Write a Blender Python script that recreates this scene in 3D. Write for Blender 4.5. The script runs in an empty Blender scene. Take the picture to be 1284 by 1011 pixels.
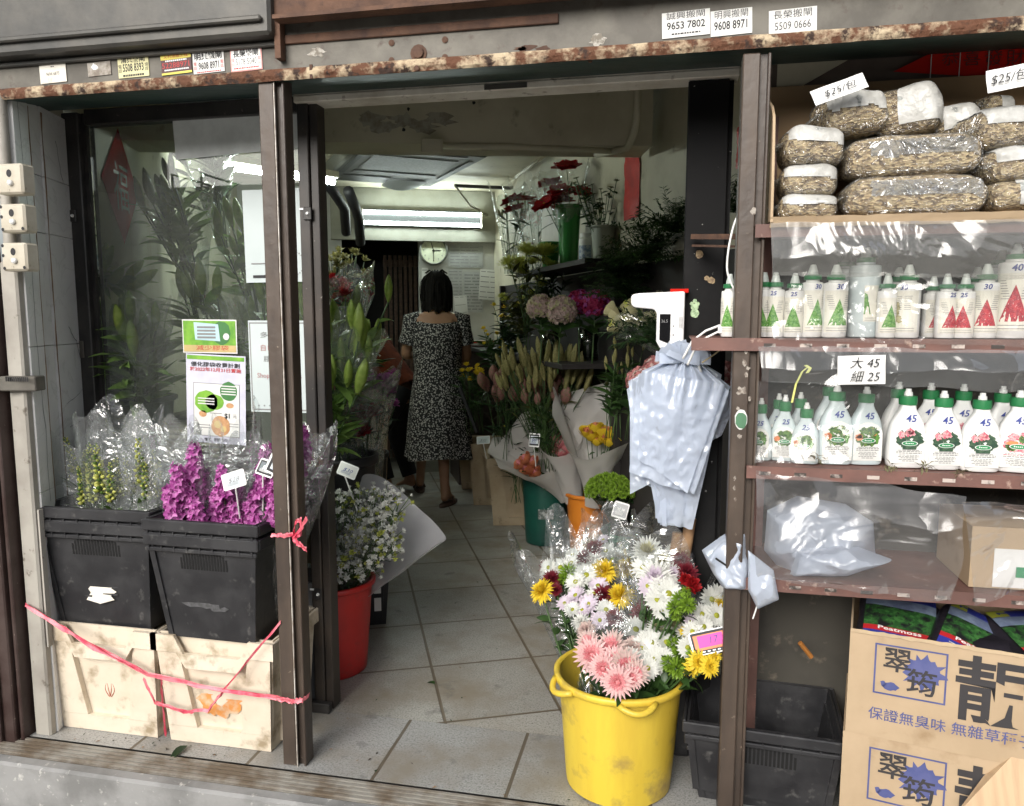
import bpy, math, random
from mathutils import Vector, Matrix, Euler, noise
V = Vector
R_ = math.radians
pi = math.pi
rnd = random.Random(7)
sc = bpy.context.scene
COL = sc.collection

# ---------------------------------------------------------------- camera
F_PX, CX, CY = 964.0, 642.0, 513.5
YAW, PITCH = R_(11.8), R_(6.8)
CAM = V((0, -2.01, 1.35))
_F = V((-math.sin(YAW) * math.cos(PITCH), math.cos(YAW) * math.cos(PITCH), -math.sin(PITCH)))
_R = V((math.cos(YAW), math.sin(YAW), 0))
_U = _R.cross(_F)
def ray(u, v):
    return _F + _R * ((u - CX) / F_PX) - _U * ((v - CY) / F_PX)
def PZ(u, v, z=0.0):
    k = ray(u, v); return CAM + k * ((z - CAM.z) / k.z)
def PY(u, v, y=0.0):
    k = ray(u, v); return CAM + k * ((y - CAM.y) / k.y)
def PD(u, v, d):                      # point at view depth d
    return CAM + ray(u, v) * d
def PP(u, v, o, n):                   # point on the plane through o with normal n
    k = ray(u, v); return CAM + k * ((o - CAM).dot(n) / k.dot(n))
cam = bpy.data.cameras.new('camera'); cam_o = bpy.data.objects.new('camera', cam); COL.objects.link(cam_o)
cam_o.location = CAM; cam_o.rotation_euler = (pi / 2 - PITCH, 0, YAW)
cam.sensor_width = 36; cam.lens = 36 * F_PX / 1284
cam.shift_y = (CY - 505.5) / 1284
cam.clip_start = 0.02; cam.clip_end = 500
sc.camera = cam_o

# ---------------------------------------------------------------- materials
MATS = {}
def _new(name):
    m = bpy.data.materials.new(name); m.use_nodes = True
    nt = m.node_tree; nt.nodes.clear()
    out = nt.nodes.new('ShaderNodeOutputMaterial')
    return m, nt, out
def N(nt, t, **kw):
    n = nt.nodes.new(t)
    for k, v in kw.items():
        if hasattr(n, k): setattr(n, k, v)
        else: n.inputs[k].default_value = v
    return n
def rgba(c): return (c[0], c[1], c[2], 1.0)
def hx(s):
    s = s.lstrip('#'); o = []
    for i in (0, 2, 4):
        c = int(s[i:i + 2], 16) / 255
        o.append(c / 12.92 if c <= 0.04045 else ((c + 0.055) / 1.055) ** 2.4)
    return tuple(o)
def noise_mix(nt, base, c2, scale, lo, hi, coord='Object', detail=6, rough=0.6, stretch=None):
    tc = N(nt, 'ShaderNodeTexCoord'); src = tc.outputs[coord]
    if stretch:
        mp = N(nt, 'ShaderNodeMapping'); mp.inputs['Scale'].default_value = stretch
        nt.links.new(src, mp.inputs[0]); src = mp.outputs[0]
    n = N(nt, 'ShaderNodeTexNoise'); n.inputs['Scale'].default_value = scale
    n.inputs['Detail'].default_value = detail; n.inputs['Roughness'].default_value = rough
    nt.links.new(src, n.inputs['Vector'])
    r = N(nt, 'ShaderNodeMapRange'); r.inputs[1].default_value = lo; r.inputs[2].default_value = hi
    nt.links.new(n.outputs[0], r.inputs[0])
    mx = N(nt, 'ShaderNodeMix', data_type='RGBA')
    nt.links.new(r.outputs[0], mx.inputs[0])
    if hasattr(base, 'is_output') or isinstance(base, bpy.types.NodeSocket): nt.links.new(base, mx.inputs[6])
    else: mx.inputs[6].default_value = rgba(base)
    mx.inputs[7].default_value = rgba(c2)
    return mx.outputs[2], n.outputs[0]
def mat(name, c, rough=0.5, c2=None, scale=8, lo=0.4, hi=0.62, c3=None, scale3=40, lo3=0.6, hi3=0.7, bump=0.0, bscale=None,
        metal=0.0, coat=0.0, sss=0.0, trans=0.0, stretch=None, spec=0.5, emit=None, rvar=0.0):
    """a Principled surface of base colour c, mottled with c2 (and speckled with c3)"""
    if name in MATS: return MATS[name]
    m, nt, out = _new(name)
    b = N(nt, 'ShaderNodeBsdfPrincipled'); nt.links.new(b.outputs[0], out.inputs[0])
    b.inputs['Roughness'].default_value = rough; b.inputs['Metallic'].default_value = metal
    b.inputs['Coat Weight'].default_value = coat; b.inputs['Specular IOR Level'].default_value = spec
    if sss: b.inputs['Subsurface Weight'].default_value = sss; b.inputs['Subsurface Radius'].default_value = (.01, .006, .004)
    if trans: b.inputs['Transmission Weight'].default_value = trans
    b.inputs['Base Color'].default_value = rgba(c)
    fac = None
    if c2 is None: c2 = tuple(x * 0.82 for x in c)
    s, fac = noise_mix(nt, c, c2, scale, lo, hi, stretch=stretch)
    if c3 is not None: s, _ = noise_mix(nt, s, c3, scale3, lo3, hi3)
    nt.links.new(s, b.inputs['Base Color'])
    if rvar:
        r = N(nt, 'ShaderNodeMapRange'); r.inputs[1].default_value = 0.35; r.inputs[2].default_value = 0.65
        r.inputs[3].default_value = max(0.02, rough - rvar); r.inputs[4].default_value = min(1, rough + rvar)
        nt.links.new(fac, r.inputs[0]); nt.links.new(r.outputs[0], b.inputs['Roughness'])
    if bump:
        tc = N(nt, 'ShaderNodeTexCoord')
        n = N(nt, 'ShaderNodeTexNoise'); n.inputs['Scale'].default_value = bscale or scale * 3; n.inputs['Detail'].default_value = 5
        nt.links.new(tc.outputs['Object'], n.inputs['Vector'])
        bp = N(nt, 'ShaderNodeBump'); bp.inputs['Strength'].default_value = bump; bp.inputs['Distance'].default_value = 0.01
        nt.links.new(n.outputs[0], bp.inputs['Height']); nt.links.new(bp.outputs[0], b.inputs['Normal'])
    if emit:
        b.inputs['Emission Color'].default_value = rgba(emit[0]); b.inputs['Emission Strength'].default_value = emit[1]
    MATS[name] = m
    return m
def leafy(name, c, c2, rough=0.45, scale=14, trans=0.35):
    """leaf or petal: diffuse + translucent + a soft gloss, colour mottled per place"""
    if name in MATS: return MATS[name]
    m, nt, out = _new(name)
    s, f = noise_mix(nt, c, c2, scale, 0.38, 0.62, detail=3)
    b = N(nt, 'ShaderNodeBsdfPrincipled'); b.inputs['Roughness'].default_value = rough
    t = N(nt, 'ShaderNodeBsdfTranslucent'); mx = N(nt, 'ShaderNodeMixShader'); mx.inputs[0].default_value = trans
    nt.links.new(s, b.inputs['Base Color']); nt.links.new(s, t.inputs[0])
    nt.links.new(b.outputs[0], mx.inputs[1]); nt.links.new(t.outputs[0], mx.inputs[2]); nt.links.new(mx.outputs[0], out.inputs[0])
    MATS[name] = m
    return m
def film(name, tint=(0.95, 0.97, 0.97), gloss=0.10, milk=0.04, rough=0.08, scale=9, bump=0.6, edge=0.45, milkc=(0.8, 0.82, 0.82)):
    """clear crinkled plastic film: mostly transparent, a milky share, gloss that grows at grazing angles"""
    if name in MATS: return MATS[name]
    m, nt, out = _new(name)
    tc = N(nt, 'ShaderNodeTexCoord')
    v = N(nt, 'ShaderNodeTexVoronoi', feature='F1', distance='CHEBYCHEV'); v.inputs['Scale'].default_value = scale
    n = N(nt, 'ShaderNodeTexNoise'); n.inputs['Scale'].default_value = scale * 0.6; n.inputs['Detail'].default_value = 4
    n.inputs['Distortion'].default_value = 1.2
    nt.links.new(tc.outputs['Object'], n.inputs['Vector'])
    vm = N(nt, 'ShaderNodeVectorMath', operation='MULTIPLY_ADD'); vm.inputs[1].default_value = (.25, .25, .25)
    nt.links.new(n.outputs[1], vm.inputs[0]); nt.links.new(tc.outputs['Object'], vm.inputs[2])
    nt.links.new(vm.outputs[0], v.inputs['Vector'])
    ad = N(nt, 'ShaderNodeMath', operation='ADD'); nt.links.new(v.outputs[0], ad.inputs[0]); nt.links.new(n.outputs[0], ad.inputs[1])
    bp = N(nt, 'ShaderNodeBump'); bp.inputs['Strength'].default_value = bump; bp.inputs['Distance'].default_value = 0.06
    nt.links.new(ad.outputs[0], bp.inputs['Height'])
    tr = N(nt, 'ShaderNodeBsdfTransparent'); tr.inputs[0].default_value = rgba(tint)
    gl = N(nt, 'ShaderNodeBsdfGlossy'); gl.inputs['Roughness'].default_value = rough; gl.inputs[0].default_value = (1, 1, 1, 1)
    nt.links.new(bp.outputs[0], gl.inputs['Normal'])
    df = N(nt, 'ShaderNodeBsdfDiffuse'); df.inputs[0].default_value = rgba(milkc)
    tl = N(nt, 'ShaderNodeBsdfTranslucent'); tl.inputs[0].default_value = rgba(milkc)
    m0 = N(nt, 'ShaderNodeMixShader'); m0.inputs[0].default_value = 0.4
    nt.links.new(df.outputs[0], m0.inputs[1]); nt.links.new(tl.outputs[0], m0.inputs[2])
    m1 = N(nt, 'ShaderNodeMixShader'); m1.inputs[0].default_value = milk
    nt.links.new(tr.outputs[0], m1.inputs[1]); nt.links.new(m0.outputs[0], m1.inputs[2])
    lw = N(nt, 'ShaderNodeLayerWeight'); lw.inputs[0].default_value = 0.35; nt.links.new(bp.outputs[0], lw.inputs['Normal'])
    mr = N(nt, 'ShaderNodeMapRange'); mr.inputs[3].default_value = gloss; mr.inputs[4].default_value = edge
    nt.links.new(lw.outputs['Fresnel'], mr.inputs[0])
    m2 = N(nt, 'ShaderNodeMixShader'); nt.links.new(mr.outputs[0], m2.inputs[0])
    nt.links.new(m1.outputs[0], m2.inputs[1]); nt.links.new(gl.outputs[0], m2.inputs[2])
    nt.links.new(m2.outputs[0], out.inputs[0])
    MATS[name] = m
    return m
def glass_mat(name, tint=(0.9, 0.95, 0.93), refl=0.06, dust=0.0):
    if name in MATS: return MATS[name]
    m, nt, out = _new(name)
    tr = N(nt, 'ShaderNodeBsdfTransparent'); tr.inputs[0].default_value = rgba(tint)
    gl = N(nt, 'ShaderNodeBsdfGlossy'); gl.inputs['Roughness'].default_value = 0.01
    fr = N(nt, 'ShaderNodeFresnel'); fr.inputs[0].default_value = 1.5
    mr = N(nt, 'ShaderNodeMapRange'); mr.inputs[1].default_value = 0.04; mr.inputs[3].default_value = refl; mr.inputs[4].default_value = 0.9
    nt.links.new(fr.outputs[0], mr.inputs[0])
    mx = N(nt, 'ShaderNodeMixShader'); nt.links.new(mr.outputs[0], mx.inputs[0])
    base = tr.outputs[0]
    if dust:  # painted haze: a pale diffuse share that lifts the dark view through the pane
        df = N(nt, 'ShaderNodeBsdfDiffuse'); df.inputs[0].default_value = (.8, .82, .8, 1); md = N(nt, 'ShaderNodeMixShader')
        s, f = noise_mix(nt, (dust, dust, dust), (dust * .35, dust * .35, dust * .35), 2.5, .4, .65); nt.links.new(s, md.inputs[0])
        nt.links.new(tr.outputs[0], md.inputs[1]); nt.links.new(df.outputs[0], md.inputs[2]); base = md.outputs[0]
    nt.links.new(base, mx.inputs[1]); nt.links.new(gl.outputs[0], mx.inputs[2]); nt.links.new(mx.outputs[0], out.inputs[0])
    MATS[name] = m
    return m

# ---------------------------------------------------------------- meshes
_TXT = {}
def text_mesh(s, align='CENTER', shear=0.0, bold=0.0, res=2):
    key = (s, align, shear, bold)
    if key not in _TXT:
        cu = bpy.data.curves.new('lettering', 'FONT'); cu.body = s; cu.size = 1; cu.align_x = align; cu.align_y = 'CENTER'
        cu.resolution_u = res; cu.shear = shear; cu.offset = bold
        o = bpy.data.objects.new('lettering', cu); COL.objects.link(o)
        dg = bpy.context.evaluated_depsgraph_get(); dg.update()
        me = bpy.data.meshes.new_from_object(o.evaluated_get(dg))
        vs = [v.co.copy() for v in me.vertices]; fs = [tuple(p.vertices) for p in me.polygons]
        bpy.data.objects.remove(o); bpy.data.curves.remove(cu); bpy.data.meshes.remove(me)
        _TXT[key] = (vs, fs)
    return _TXT[key]
def frame(o, x, n):
    """matrix with origin o, x axis along x, z axis along n"""
    n = V(n).normalized(); x = V(x); x = (x - n * x.dot(n)).normalized(); y = n.cross(x)
    M = Matrix((x, y, n)).transposed().to_4x4(); M.translation = V(o); return M
def align_z(o, d, roll=0.0, s=1.0):
    d = V(d).normalized(); q = d.to_track_quat('Z', 'Y')
    return Matrix.Translation(V(o)) @ q.to_matrix().to_4x4() @ Matrix.Rotation(roll, 4, 'Z') @ Matrix.Scale(s, 4)
class MB:
    def __init__(s): s.v = []; s.f = []; s.m = []; s.mi = 0
    def use(s, i): s.mi = i; return s
    def add(s, vs, fs, M=None, mi=None):
        b = len(s.v)
        s.v += [(M @ V(p)) if M else V(p) for p in vs]
        s.f += [tuple(i + b for i in f) for f in fs]; s.m += [s.mi if mi is None else mi] * len(fs)
        return s
    def merge(s, o, M=None):
        b = len(s.v); s.v += [(M @ p) if M else p for p in o.v]
        s.f += [tuple(i + b for i in f) for f in o.f]; s.m += o.m; return s
    def quad(s, a, b, c, d, mi=None): return s.add([a, b, c, d], [(0, 1, 2, 3)], mi=mi)
    def box(s, lo, hi, M=None, mi=None, bev=0.0):
        x0, y0, z0 = lo; x1, y1, z1 = hi
        if bev <= 0:
            vs = [(x0, y0, z0), (x1, y0, z0), (x1, y1, z0), (x0, y1, z0), (x0, y0, z1), (x1, y0, z1), (x1, y1, z1), (x0, y1, z1)]
            return s.add(vs, [(3, 2, 1, 0), (4, 5, 6, 7), (0, 1, 5, 4), (1, 2, 6, 5), (2, 3, 7, 6), (3, 0, 4, 7)], M, mi)
        b = min(bev, (x1 - x0) * .45, (y1 - y0) * .45, (z1 - z0) * .45)
        c = V(((x0 + x1) / 2, (y0 + y1) / 2, (z0 + z1) / 2)); h = V(((x1 - x0) / 2, (y1 - y0) / 2, (z1 - z0) / 2))
        vs = []; idx = {}
        for sx in (-1, 1):
            for sy in (-1, 1):
                for sz in (-1, 1):
                    for ax in range(3):
                        p = V((sx * (h.x - b), sy * (h.y - b), sz * (h.z - b)))
                        p[ax] = (sx, sy, sz)[ax] * h[ax]
                        idx[(sx, sy, sz, ax)] = len(vs); vs.append(c + p)
        fs = []
        def face(ks, n):
            ps = [vs[k] for k in ks]
            nn = (ps[1] - ps[0]).cross(ps[2] - ps[0])
            fs.append(tuple(ks) if nn.dot(n) > 0 else tuple(reversed(ks)))
        for ax in range(3):
            o1, o2 = [a for a in range(3) if a != ax]
            for sg in (-1, 1):
                ks = []
                for (p, q) in ((-1, -1), (1, -1), (1, 1), (-1, 1)):
                    k = [0, 0, 0]; k[ax] = sg; k[o1] = p; k[o2] = q; ks.append(idx[(*k, ax)])
                n = V((0, 0, 0)); n[ax] = sg; face(ks, n)
            for p in (-1, 1):
                for q in (-1, 1):
                    k = [0, 0, 0]; k[o1] = p; k[o2] = q; ks = []
                    for (sg, a) in ((-1, o1), (1, o1), (1, o2), (-1, o2)):
                        k2 = list(k); k2[ax] = sg; ks.append(idx[(*k2, a)])
                    n = V((0, 0, 0)); n[o1] = p; n[o2] = q; face(ks, n)
        for sx in (-1, 1):
            for sy in (-1, 1):
                for sz in (-1, 1): face([idx[(sx, sy, sz, a)] for a in range(3)], V((sx, sy, sz)))
        return s.add(vs, fs, M, mi)
    def bar(s, a, b, w, t, up=(0, 0, 1), mi=None, bev=0.0):
        """box from a to b, w wide (sideways), t thick (along up)"""
        a = V(a); b = V(b); d = b - a; L = d.length; z = d.normalized(); up = V(up)
        y = (up - z * up.dot(z))
        if y.length < 1e-5: y = V((0, 1, 0)) - z * z.y
        y.normalize(); x = y.cross(z)
        M = Matrix((x, y, z)).transposed().to_4x4(); M.translation = a
        return s.box((-w / 2, -t / 2, 0), (w / 2, t / 2, L), M, mi, bev)
    def tube(s, path, r, n=8, mi=None, cap=True):
        path = [V(p) for p in path]; rs = r if isinstance(r, (list, tuple)) else [r] * len(path)
        vs = []; prev = None
        for i, p in enumerate(path):
            d = (path[min(i + 1, len(path) - 1)] - path[max(i - 1, 0)])
            if d.length < 1e-9: d = V((0, 0, 1))
            d.normalize()
            if prev is None:
                x = d.orthogonal().normalized()
            else:
                x = prev - d * prev.dot(d)
                x = x.normalized() if x.length > 1e-6 else d.orthogonal().normalized()
            prev = x; y = d.cross(x)
            for k in range(n):
                a = 2 * pi * k / n; vs.append(p + (x * math.cos(a) + y * math.sin(a)) * rs[i])
        fs = []
        for i in range(len(path) - 1):
            for k in range(n):
                k2 = (k + 1) % n; fs.append((i * n + k, i * n + k2, (i + 1) * n + k2, (i + 1) * n + k))
        if cap: fs += [tuple(reversed(range(n))), tuple(range((len(path) - 1) * n, len(path) * n))]
        return s.add(vs, fs, None, mi)
    def ribbon(s, path, w, side, mi=None):
        """flat strip along path, w wide along side (a vector or one per point)"""
        vs = []; 
        for i, p in enumerate(path):
            sd = side[i] if isinstance(side, list) else side
            ww = w[i] if isinstance(w, list) else w
            vs += [V(p) - V(sd) * ww / 2, V(p) + V(sd) * ww / 2]
        return s.add(vs, [(2 * i, 2 * i + 1, 2 * i + 3, 2 * i + 2) for i in range(len(path) - 1)], None, mi)
    def lathe(s, prof, n=32, M=None, mi=None, a0=0.0, a1=2 * pi, sx=1.0, sy=1.0, wob=0.0, seed=0):
        full = abs(a1 - a0 - 2 * pi) < 1e-6; cols = n if full else n + 1
        vs = []
        for (r, z) in prof:
            for k in range(cols):
                a = a0 + (a1 - a0) * k / n
                w = 1 + (wob * noise.noise(V((math.cos(a) * 1.5, math.sin(a) * 1.5, z * 4 + seed))) if wob else 0)
                vs.append((r * w * math.cos(a) * sx, r * w * math.sin(a) * sy, z))
        fs = []
        for i in range(len(prof) - 1):
            for k in range(n):
                k2 = (k + 1) % cols; fs.append((i * cols + k, i * cols + k2, (i + 1) * cols + k2, (i + 1) * cols + k))
        return s.add(vs, fs, M, mi)
    def grid(s, fn, nu, nv, M=None, mi=None, wrap=False):
        """surface fn(a, b), a and b in 0..1"""
        cu = nu if wrap else nu + 1
        vs = [fn(i / nu, j / nv) for j in range(nv + 1) for i in range(cu)]
        fs = []
        for j in range(nv):
            for i in range(nu):
                i2 = (i + 1) % cu; fs.append((j * cu + i, j * cu + i2, (j + 1) * cu + i2, (j + 1) * cu + i))
        return s.add(vs, fs, M, mi)
    def poly(s, pts, M=None, mi=None): return s.add(pts, [tuple(range(len(pts)))], M, mi)
    def prism(s, pts2, t, M=None, mi=None):
        """2-D outline (counter-clockwise, xy) extruded from z=0 to z=t"""
        n = len(pts2); vs = [(x, y, 0) for x, y in pts2] + [(x, y, t) for x, y in pts2]
        fs = [tuple(reversed(range(n))), tuple(range(n, 2 * n))] + [(k, (k + 1) % n, n + (k + 1) % n, n + k) for k in range(n)]
        return s.add(vs, fs, M, mi)
    def text(s, t, size, M, mi=None, sx=1.0, width=None, **kw):
        vs, fs = text_mesh(t, **kw)
        if width:
            xs = [p.x for p in vs]; sx = width / max(1e-6, (max(xs) - min(xs)) * size)
        return s.add([(p.x * size * sx, p.y * size, 0) for p in vs], fs, M, mi)
    def build(s, name, mats, parent=None, smooth=False, M=None):
        me = bpy.data.meshes.new(name); me.from_pydata([tuple(p) for p in s.v], [], s.f)
        if not isinstance(mats, (list, tuple)): mats = [mats]
        for m in mats: me.materials.append(m)
        if len(mats) > 1: me.polygons.foreach_set('material_index', s.m)
        if smooth: me.polygons.foreach_set('use_smooth', [True] * len(me.polygons))
        me.update()
        return link(name, me, parent, M)
def link(name, me, parent=None, M=None):
    o = bpy.data.objects.new(name, me); COL.objects.link(o)
    if parent: o.parent = parent
    if M is not None: o.matrix_local = M
    return o
def tag(o, label=None, cat=None, group=None, kind=None):
    if label: o['label'] = label
    if cat: o['category'] = cat
    if group: o['group'] = group
    if kind: o['kind'] = kind
    return o
def thing(name, label, cat, loc=(0, 0, 0), rz=0.0, group=None, M=None):
    o = bpy.data.objects.new(name, None); COL.objects.link(o); o.empty_display_size = 0.05
    if M is not None: o.matrix_world = M
    else: o.location = loc; o.rotation_euler = (0, 0, rz)
    return tag(o, label, cat, group)
def kids(o): return [c for c in COL.objects if c.parent == o]
def copy_tree(o, parent=None, loc=None, rz=None, label=None, group=None, M=None):
    c = o.copy(); COL.objects.link(c)
    if parent: c.parent = parent
    if M is not None: c.matrix_world = M
    if loc is not None: c.location = loc
    if rz is not None: c.rotation_euler = (0, 0, rz)
    if label: c['label'] = label
    if group: c['group'] = group
    for ch in list(o.children): copy_tree(ch, c)
    return c
def smooth_by(o, ang=35):
    """smooth faces but keep edges sharper than ang"""
    me = o.data; me.polygons.foreach_set('use_smooth', [True] * len(me.polygons))
    me.set_sharp_from_angle(angle=R_(ang)); return o
def blob(mb, pts, mi=None, M=None):
    """irregular flat patch from a list of 2-D points"""
    return mb.poly([(x, y, 0) for x, y in pts], M, mi)
def splat(r, n=14, j=0.3, rn=rnd, sx=1, sy=1, c=(0, 0)):
    return [(c[0] + sx * r * (1 + rn.uniform(-j, j)) * math.cos(2 * pi * k / n), c[1] + sy * r * (1 + rn.uniform(-j, j)) * math.sin(2 * pi * k / n)) for k in range(n)]
# ================================================================ materials used widely
M_ = {}
M_['cream'] = mat('cream_paint', (.56, .53, .41), .6, (.40, .37, .27), 2.2, .42, .68, (.22, .19, .13), 9, .62, .78, bump=.15)
M_['dirtywhite'] = mat('aged_white_paint', (.74, .71, .63), .5, (.50, .46, .38), 7, .45, .7, (.2, .15, .1), 26, .62, .74, bump=.2)
M_['blackmetal'] = mat('black_painted_metal', (.018, .017, .017), .42, (.035, .032, .03), 9, .4, .6, (.12, .1, .085), 55, .66, .72, bump=.15, rvar=.12)
M_['brownmetal'] = mat('brown_painted_steel', (.046, .034, .027), .45, (.085, .060, .043), 7, .42, .66, (.26, .21, .16), 42, .67, .74, bump=.2, rvar=.12, stretch=(1, 1, .35))
M_['steelgrey'] = mat('weathered_grey_steel', (.085, .078, .066), .6, (.14, .13, .11), 6, .4, .62, (.07, .05, .04), 21, .58, .72, bump=.3, metal=.25)
M_['darksteel'] = mat('dark_steel', (.05, .05, .047), .5, (.085, .08, .07), 5, .4, .6, bump=.2, metal=.2)
M_['rust'] = mat('rusty_flaking_paint', (.105, .042, .020), .85, (.46, .37, .25), 15, .47, .60, (.035, .018, .012), 34, .53, .63, bump=.9, bscale=60)
M_['rustbeam'] = mat('rusted_brown_steel', (.07, .035, .022), .8, (.12, .06, .035), 8, .4, .6, (.05, .025, .018), 30, .55, .7, bump=.6)
M_['green_under'] = mat('dark_green_soffit', (.012, .035, .03), .5, (.03, .05, .042), 7, .45, .6, (.11, .09, .06), 22, .66, .74, bump=.3)
M_['white'] = mat('white_paper', (.66, .66, .64), .6, (.60, .60, .58), 4)
M_['paperblue'] = mat('pale_paper', (.50, .56, .56), .6, (.45, .51, .51), 3, bump=.15, bscale=9)
M_['black'] = mat('black_ink', (.012, .012, .014), .6)
M_['inkblue'] = mat('blue_ink', (.03, .05, .25), .6)
M_['inkred'] = mat('red_ink', (.5, .03, .03), .6)
M_['greyink'] = mat('grey_print', (.22, .22, .22), .6)
M_['whiteplastic'] = mat('white_plastic', (.78, .78, .77), .35, (.70, .70, .68), 5)
M_['red'] = mat('red_paper', (.55, .022, .015), .95, (.42, .014, .01), 6, spec=.02)
M_['glass'] = glass_mat('shop_glass', (.93, .97, .94), .045, .035)
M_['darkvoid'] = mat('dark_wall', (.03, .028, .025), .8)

A_ = V((-math.sin(R_(24)), math.cos(R_(24)), 0)); B_ = V((math.cos(R_(24)), math.sin(R_(24)), 0))
RW0, RW1 = V((.55, .4, 0)), V((-1.54, 4.6, 0))
LW0 = V((-2.07, .36, 0))
BW0 = RW1; BWN = -A_                                       # back wall: through BW0, facing the street
LW1 = V((-3.46, 3.745, 0))

# ---------------------------------------------------------------- floor
def floor_mat(name, rot, loc, bw, rh, base, dark, grout, mort=.006):
    m, nt, out = _new(name)
    b = N(nt, 'ShaderNodeBsdfPrincipled'); b.inputs['Roughness'].default_value = .5; nt.links.new(b.outputs[0], out.inputs[0])
    tc = N(nt, 'ShaderNodeTexCoord')
    mp = N(nt, 'ShaderNodeMapping', vector_type='TEXTURE'); mp.inputs['Location'].default_value = loc; mp.inputs['Rotation'].default_value = (0, 0, rot)
    nt.links.new(tc.outputs['Object'], mp.inputs[0])
    br = N(nt, 'ShaderNodeTexBrick', offset=0.0, squash=1.0); br.inputs['Scale'].default_value = 1
    br.inputs['Brick Width'].default_value = bw; br.inputs['Row Height'].default_value = rh; br.inputs['Mortar Size'].default_value = mort
    br.inputs['Mortar Smooth'].default_value = .3
    br.inputs['Color1'].default_value = (.8, .8, .8, 1); br.inputs['Color2'].default_value = (1, 1, 1, 1); br.inputs['Mortar'].default_value = (0, 0, 0, 1)
    nt.links.new(mp.outputs[0], br.inputs['Vector'])
    # speckled granite
    s1, _ = noise_mix(nt, base, tuple(x * .62 for x in base), 150, .5, .62, detail=2)
    s2, _ = noise_mix(nt, s1, tuple(min(1, x * 1.45) for x in base), 210, .60, .68, detail=2)
    s3, f3 = noise_mix(nt, s2, dark, 3.1, .46, .66, detail=5)
    s4, _ = noise_mix(nt, s3, tuple(x * .4 for x in base), 11, .60, .75, detail=6)
    mul = N(nt, 'ShaderNodeMix', data_type='RGBA', blend_type='MULTIPLY'); mul.inputs[0].default_value = .8
    nt.links.new(s4, mul.inputs[6]); nt.links.new(br.outputs[0], mul.inputs[7])
    g = N(nt, 'ShaderNodeMix', data_type='RGBA'); nt.links.new(br.outputs['Fac'], g.inputs[0]); g.inputs[7].default_value = rgba(grout)
    nt.links.new(mul.outputs[2], g.inputs[6]); nt.links.new(g.outputs[2], b.inputs['Base Color'])
    r = N(nt, 'ShaderNodeMapRange'); r.inputs[1].default_value = .35; r.inputs[2].default_value = .65; r.inputs[3].default_value = .34; r.inputs[4].default_value = .62
    nt.links.new(f3, r.inputs[0]); nt.links.new(r.outputs[0], b.inputs['Roughness'])
    inv = N(nt, 'ShaderNodeMath', operation='SUBTRACT'); inv.inputs[0].default_value = 1; nt.links.new(br.outputs['Fac'], inv.inputs[1])
    bp = N(nt, 'ShaderNodeBump'); bp.inputs['Strength'].default_value = .5; bp.inputs['Distance'].default_value = .004
    nt.links.new(inv.outputs[0], bp.inputs['Height']); nt.links.new(bp.outputs[0], b.inputs['Normal'])
    return m
t0, t1, t2 = PZ(541, 836), PZ(666, 823), PZ(529, 783)
TW, TH = (t1 - t0).length, (t2 - t0).length
FM1 = floor_mat('granite_tiles', R_(24), (t0.x, t0.y, 0), TW, TH, (.34, .33, .30), (.25, .22, .17), (.12, .095, .065))
q0, q1 = PZ(455, 995), PZ(627, 994)
FM2 = floor_mat('granite_front_tiles', 0, (q0.x, -.03, 0), q1.x - q0.x + .02, .36, (.335, .335, .325), (.25, .225, .185), (.11, .09, .065))
YB = .325
mb = MB()
mb.use(0).poly([(-2.6, YB, 0), (1.6, YB, 0), (1.6, 7.5, 0), (-5, 7.5, 0), (-5, YB, 0)])
mb.use(1).poly([(-2.6, -.025, 0), (3, -.025, 0), (3, YB, 0), (-2.6, YB, 0)])
tag(mb.build('shop_floor', [FM1, FM2]), kind='structure')
# step: grooved stainless strip, nosing and riser
M_['step'] = mat('worn_concrete', (.27, .27, .265), .8, (.17, .17, .165), 5, .40, .60, (.5, .49, .46), 30, .6, .7, bump=.5)
M_['groove'] = mat('grooved_strip', (.27, .255, .225), .6, (.13, .10, .07), 9, .4, .6, bump=.2)
mb = MB()
mb.use(0).box((-4, -.165, -.16), (4, -.118, -.004), bev=.008)
mb.use(1).box((-4, -.118, -.16), (4, -.025, -.006))
for k in range(5):
    y = -.112 + k * .0175
    mb.use(1).box((-4, y, -.006), (4, y + .0095, -.0005))
tag(mb.build('step', [M_['step'], M_['groove']]), kind='structure')
M_['street'] = mat('street_concrete', (.36, .35, .33), .85, (.28, .27, .25), 2, .4, .6, (.3, .29, .27), 45, .62, .7, bump=.4)
mb = MB(); mb.poly([(-60, -60, -.165), (60, -60, -.165), (60, 40, -.165), (-60, 40, -.165)])
tag(mb.build('pavement', M_['street']), kind='structure')

# ---------------------------------------------------------------- shell of the shop
def wall(name, a, b, z0, z1, m, t=.1, side=1, label=None):
    a, b = V(a), V(b); d = (b - a).normalized(); n = V((-d.y, d.x, 0)) * side
    mb = MB(); q = [a, b, b + n * t, a + n * t]
    mb.add([(p.x, p.y, z) for z in (z0, z1) for p in q], [(0, 1, 2, 3), (4, 5, 6, 7), (0, 1, 5, 4), (1, 2, 6, 5), (2, 3, 7, 6), (3, 0, 4, 7)])
    o = mb.build(name, m)
    return tag(o, label, 'wall') if label else tag(o, kind='structure')
wall('interior_wall', LW0, LW1 - A_ * -.0, 0, 2.6, M_['cream'], .1, 1, 'cream plastered side wall behind the left window pane')
wall('interior_wall', RW0, RW1, 0, 2.6, M_['cream'], .1, -1, 'cream plastered side wall behind the flower shelf on the right')
OP0 = PP(432, 450, BW0, BWN); OP1 = PP(527, 450, BW0, BWN); OP0.z = OP1.z = 0
mb = MB()
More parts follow.
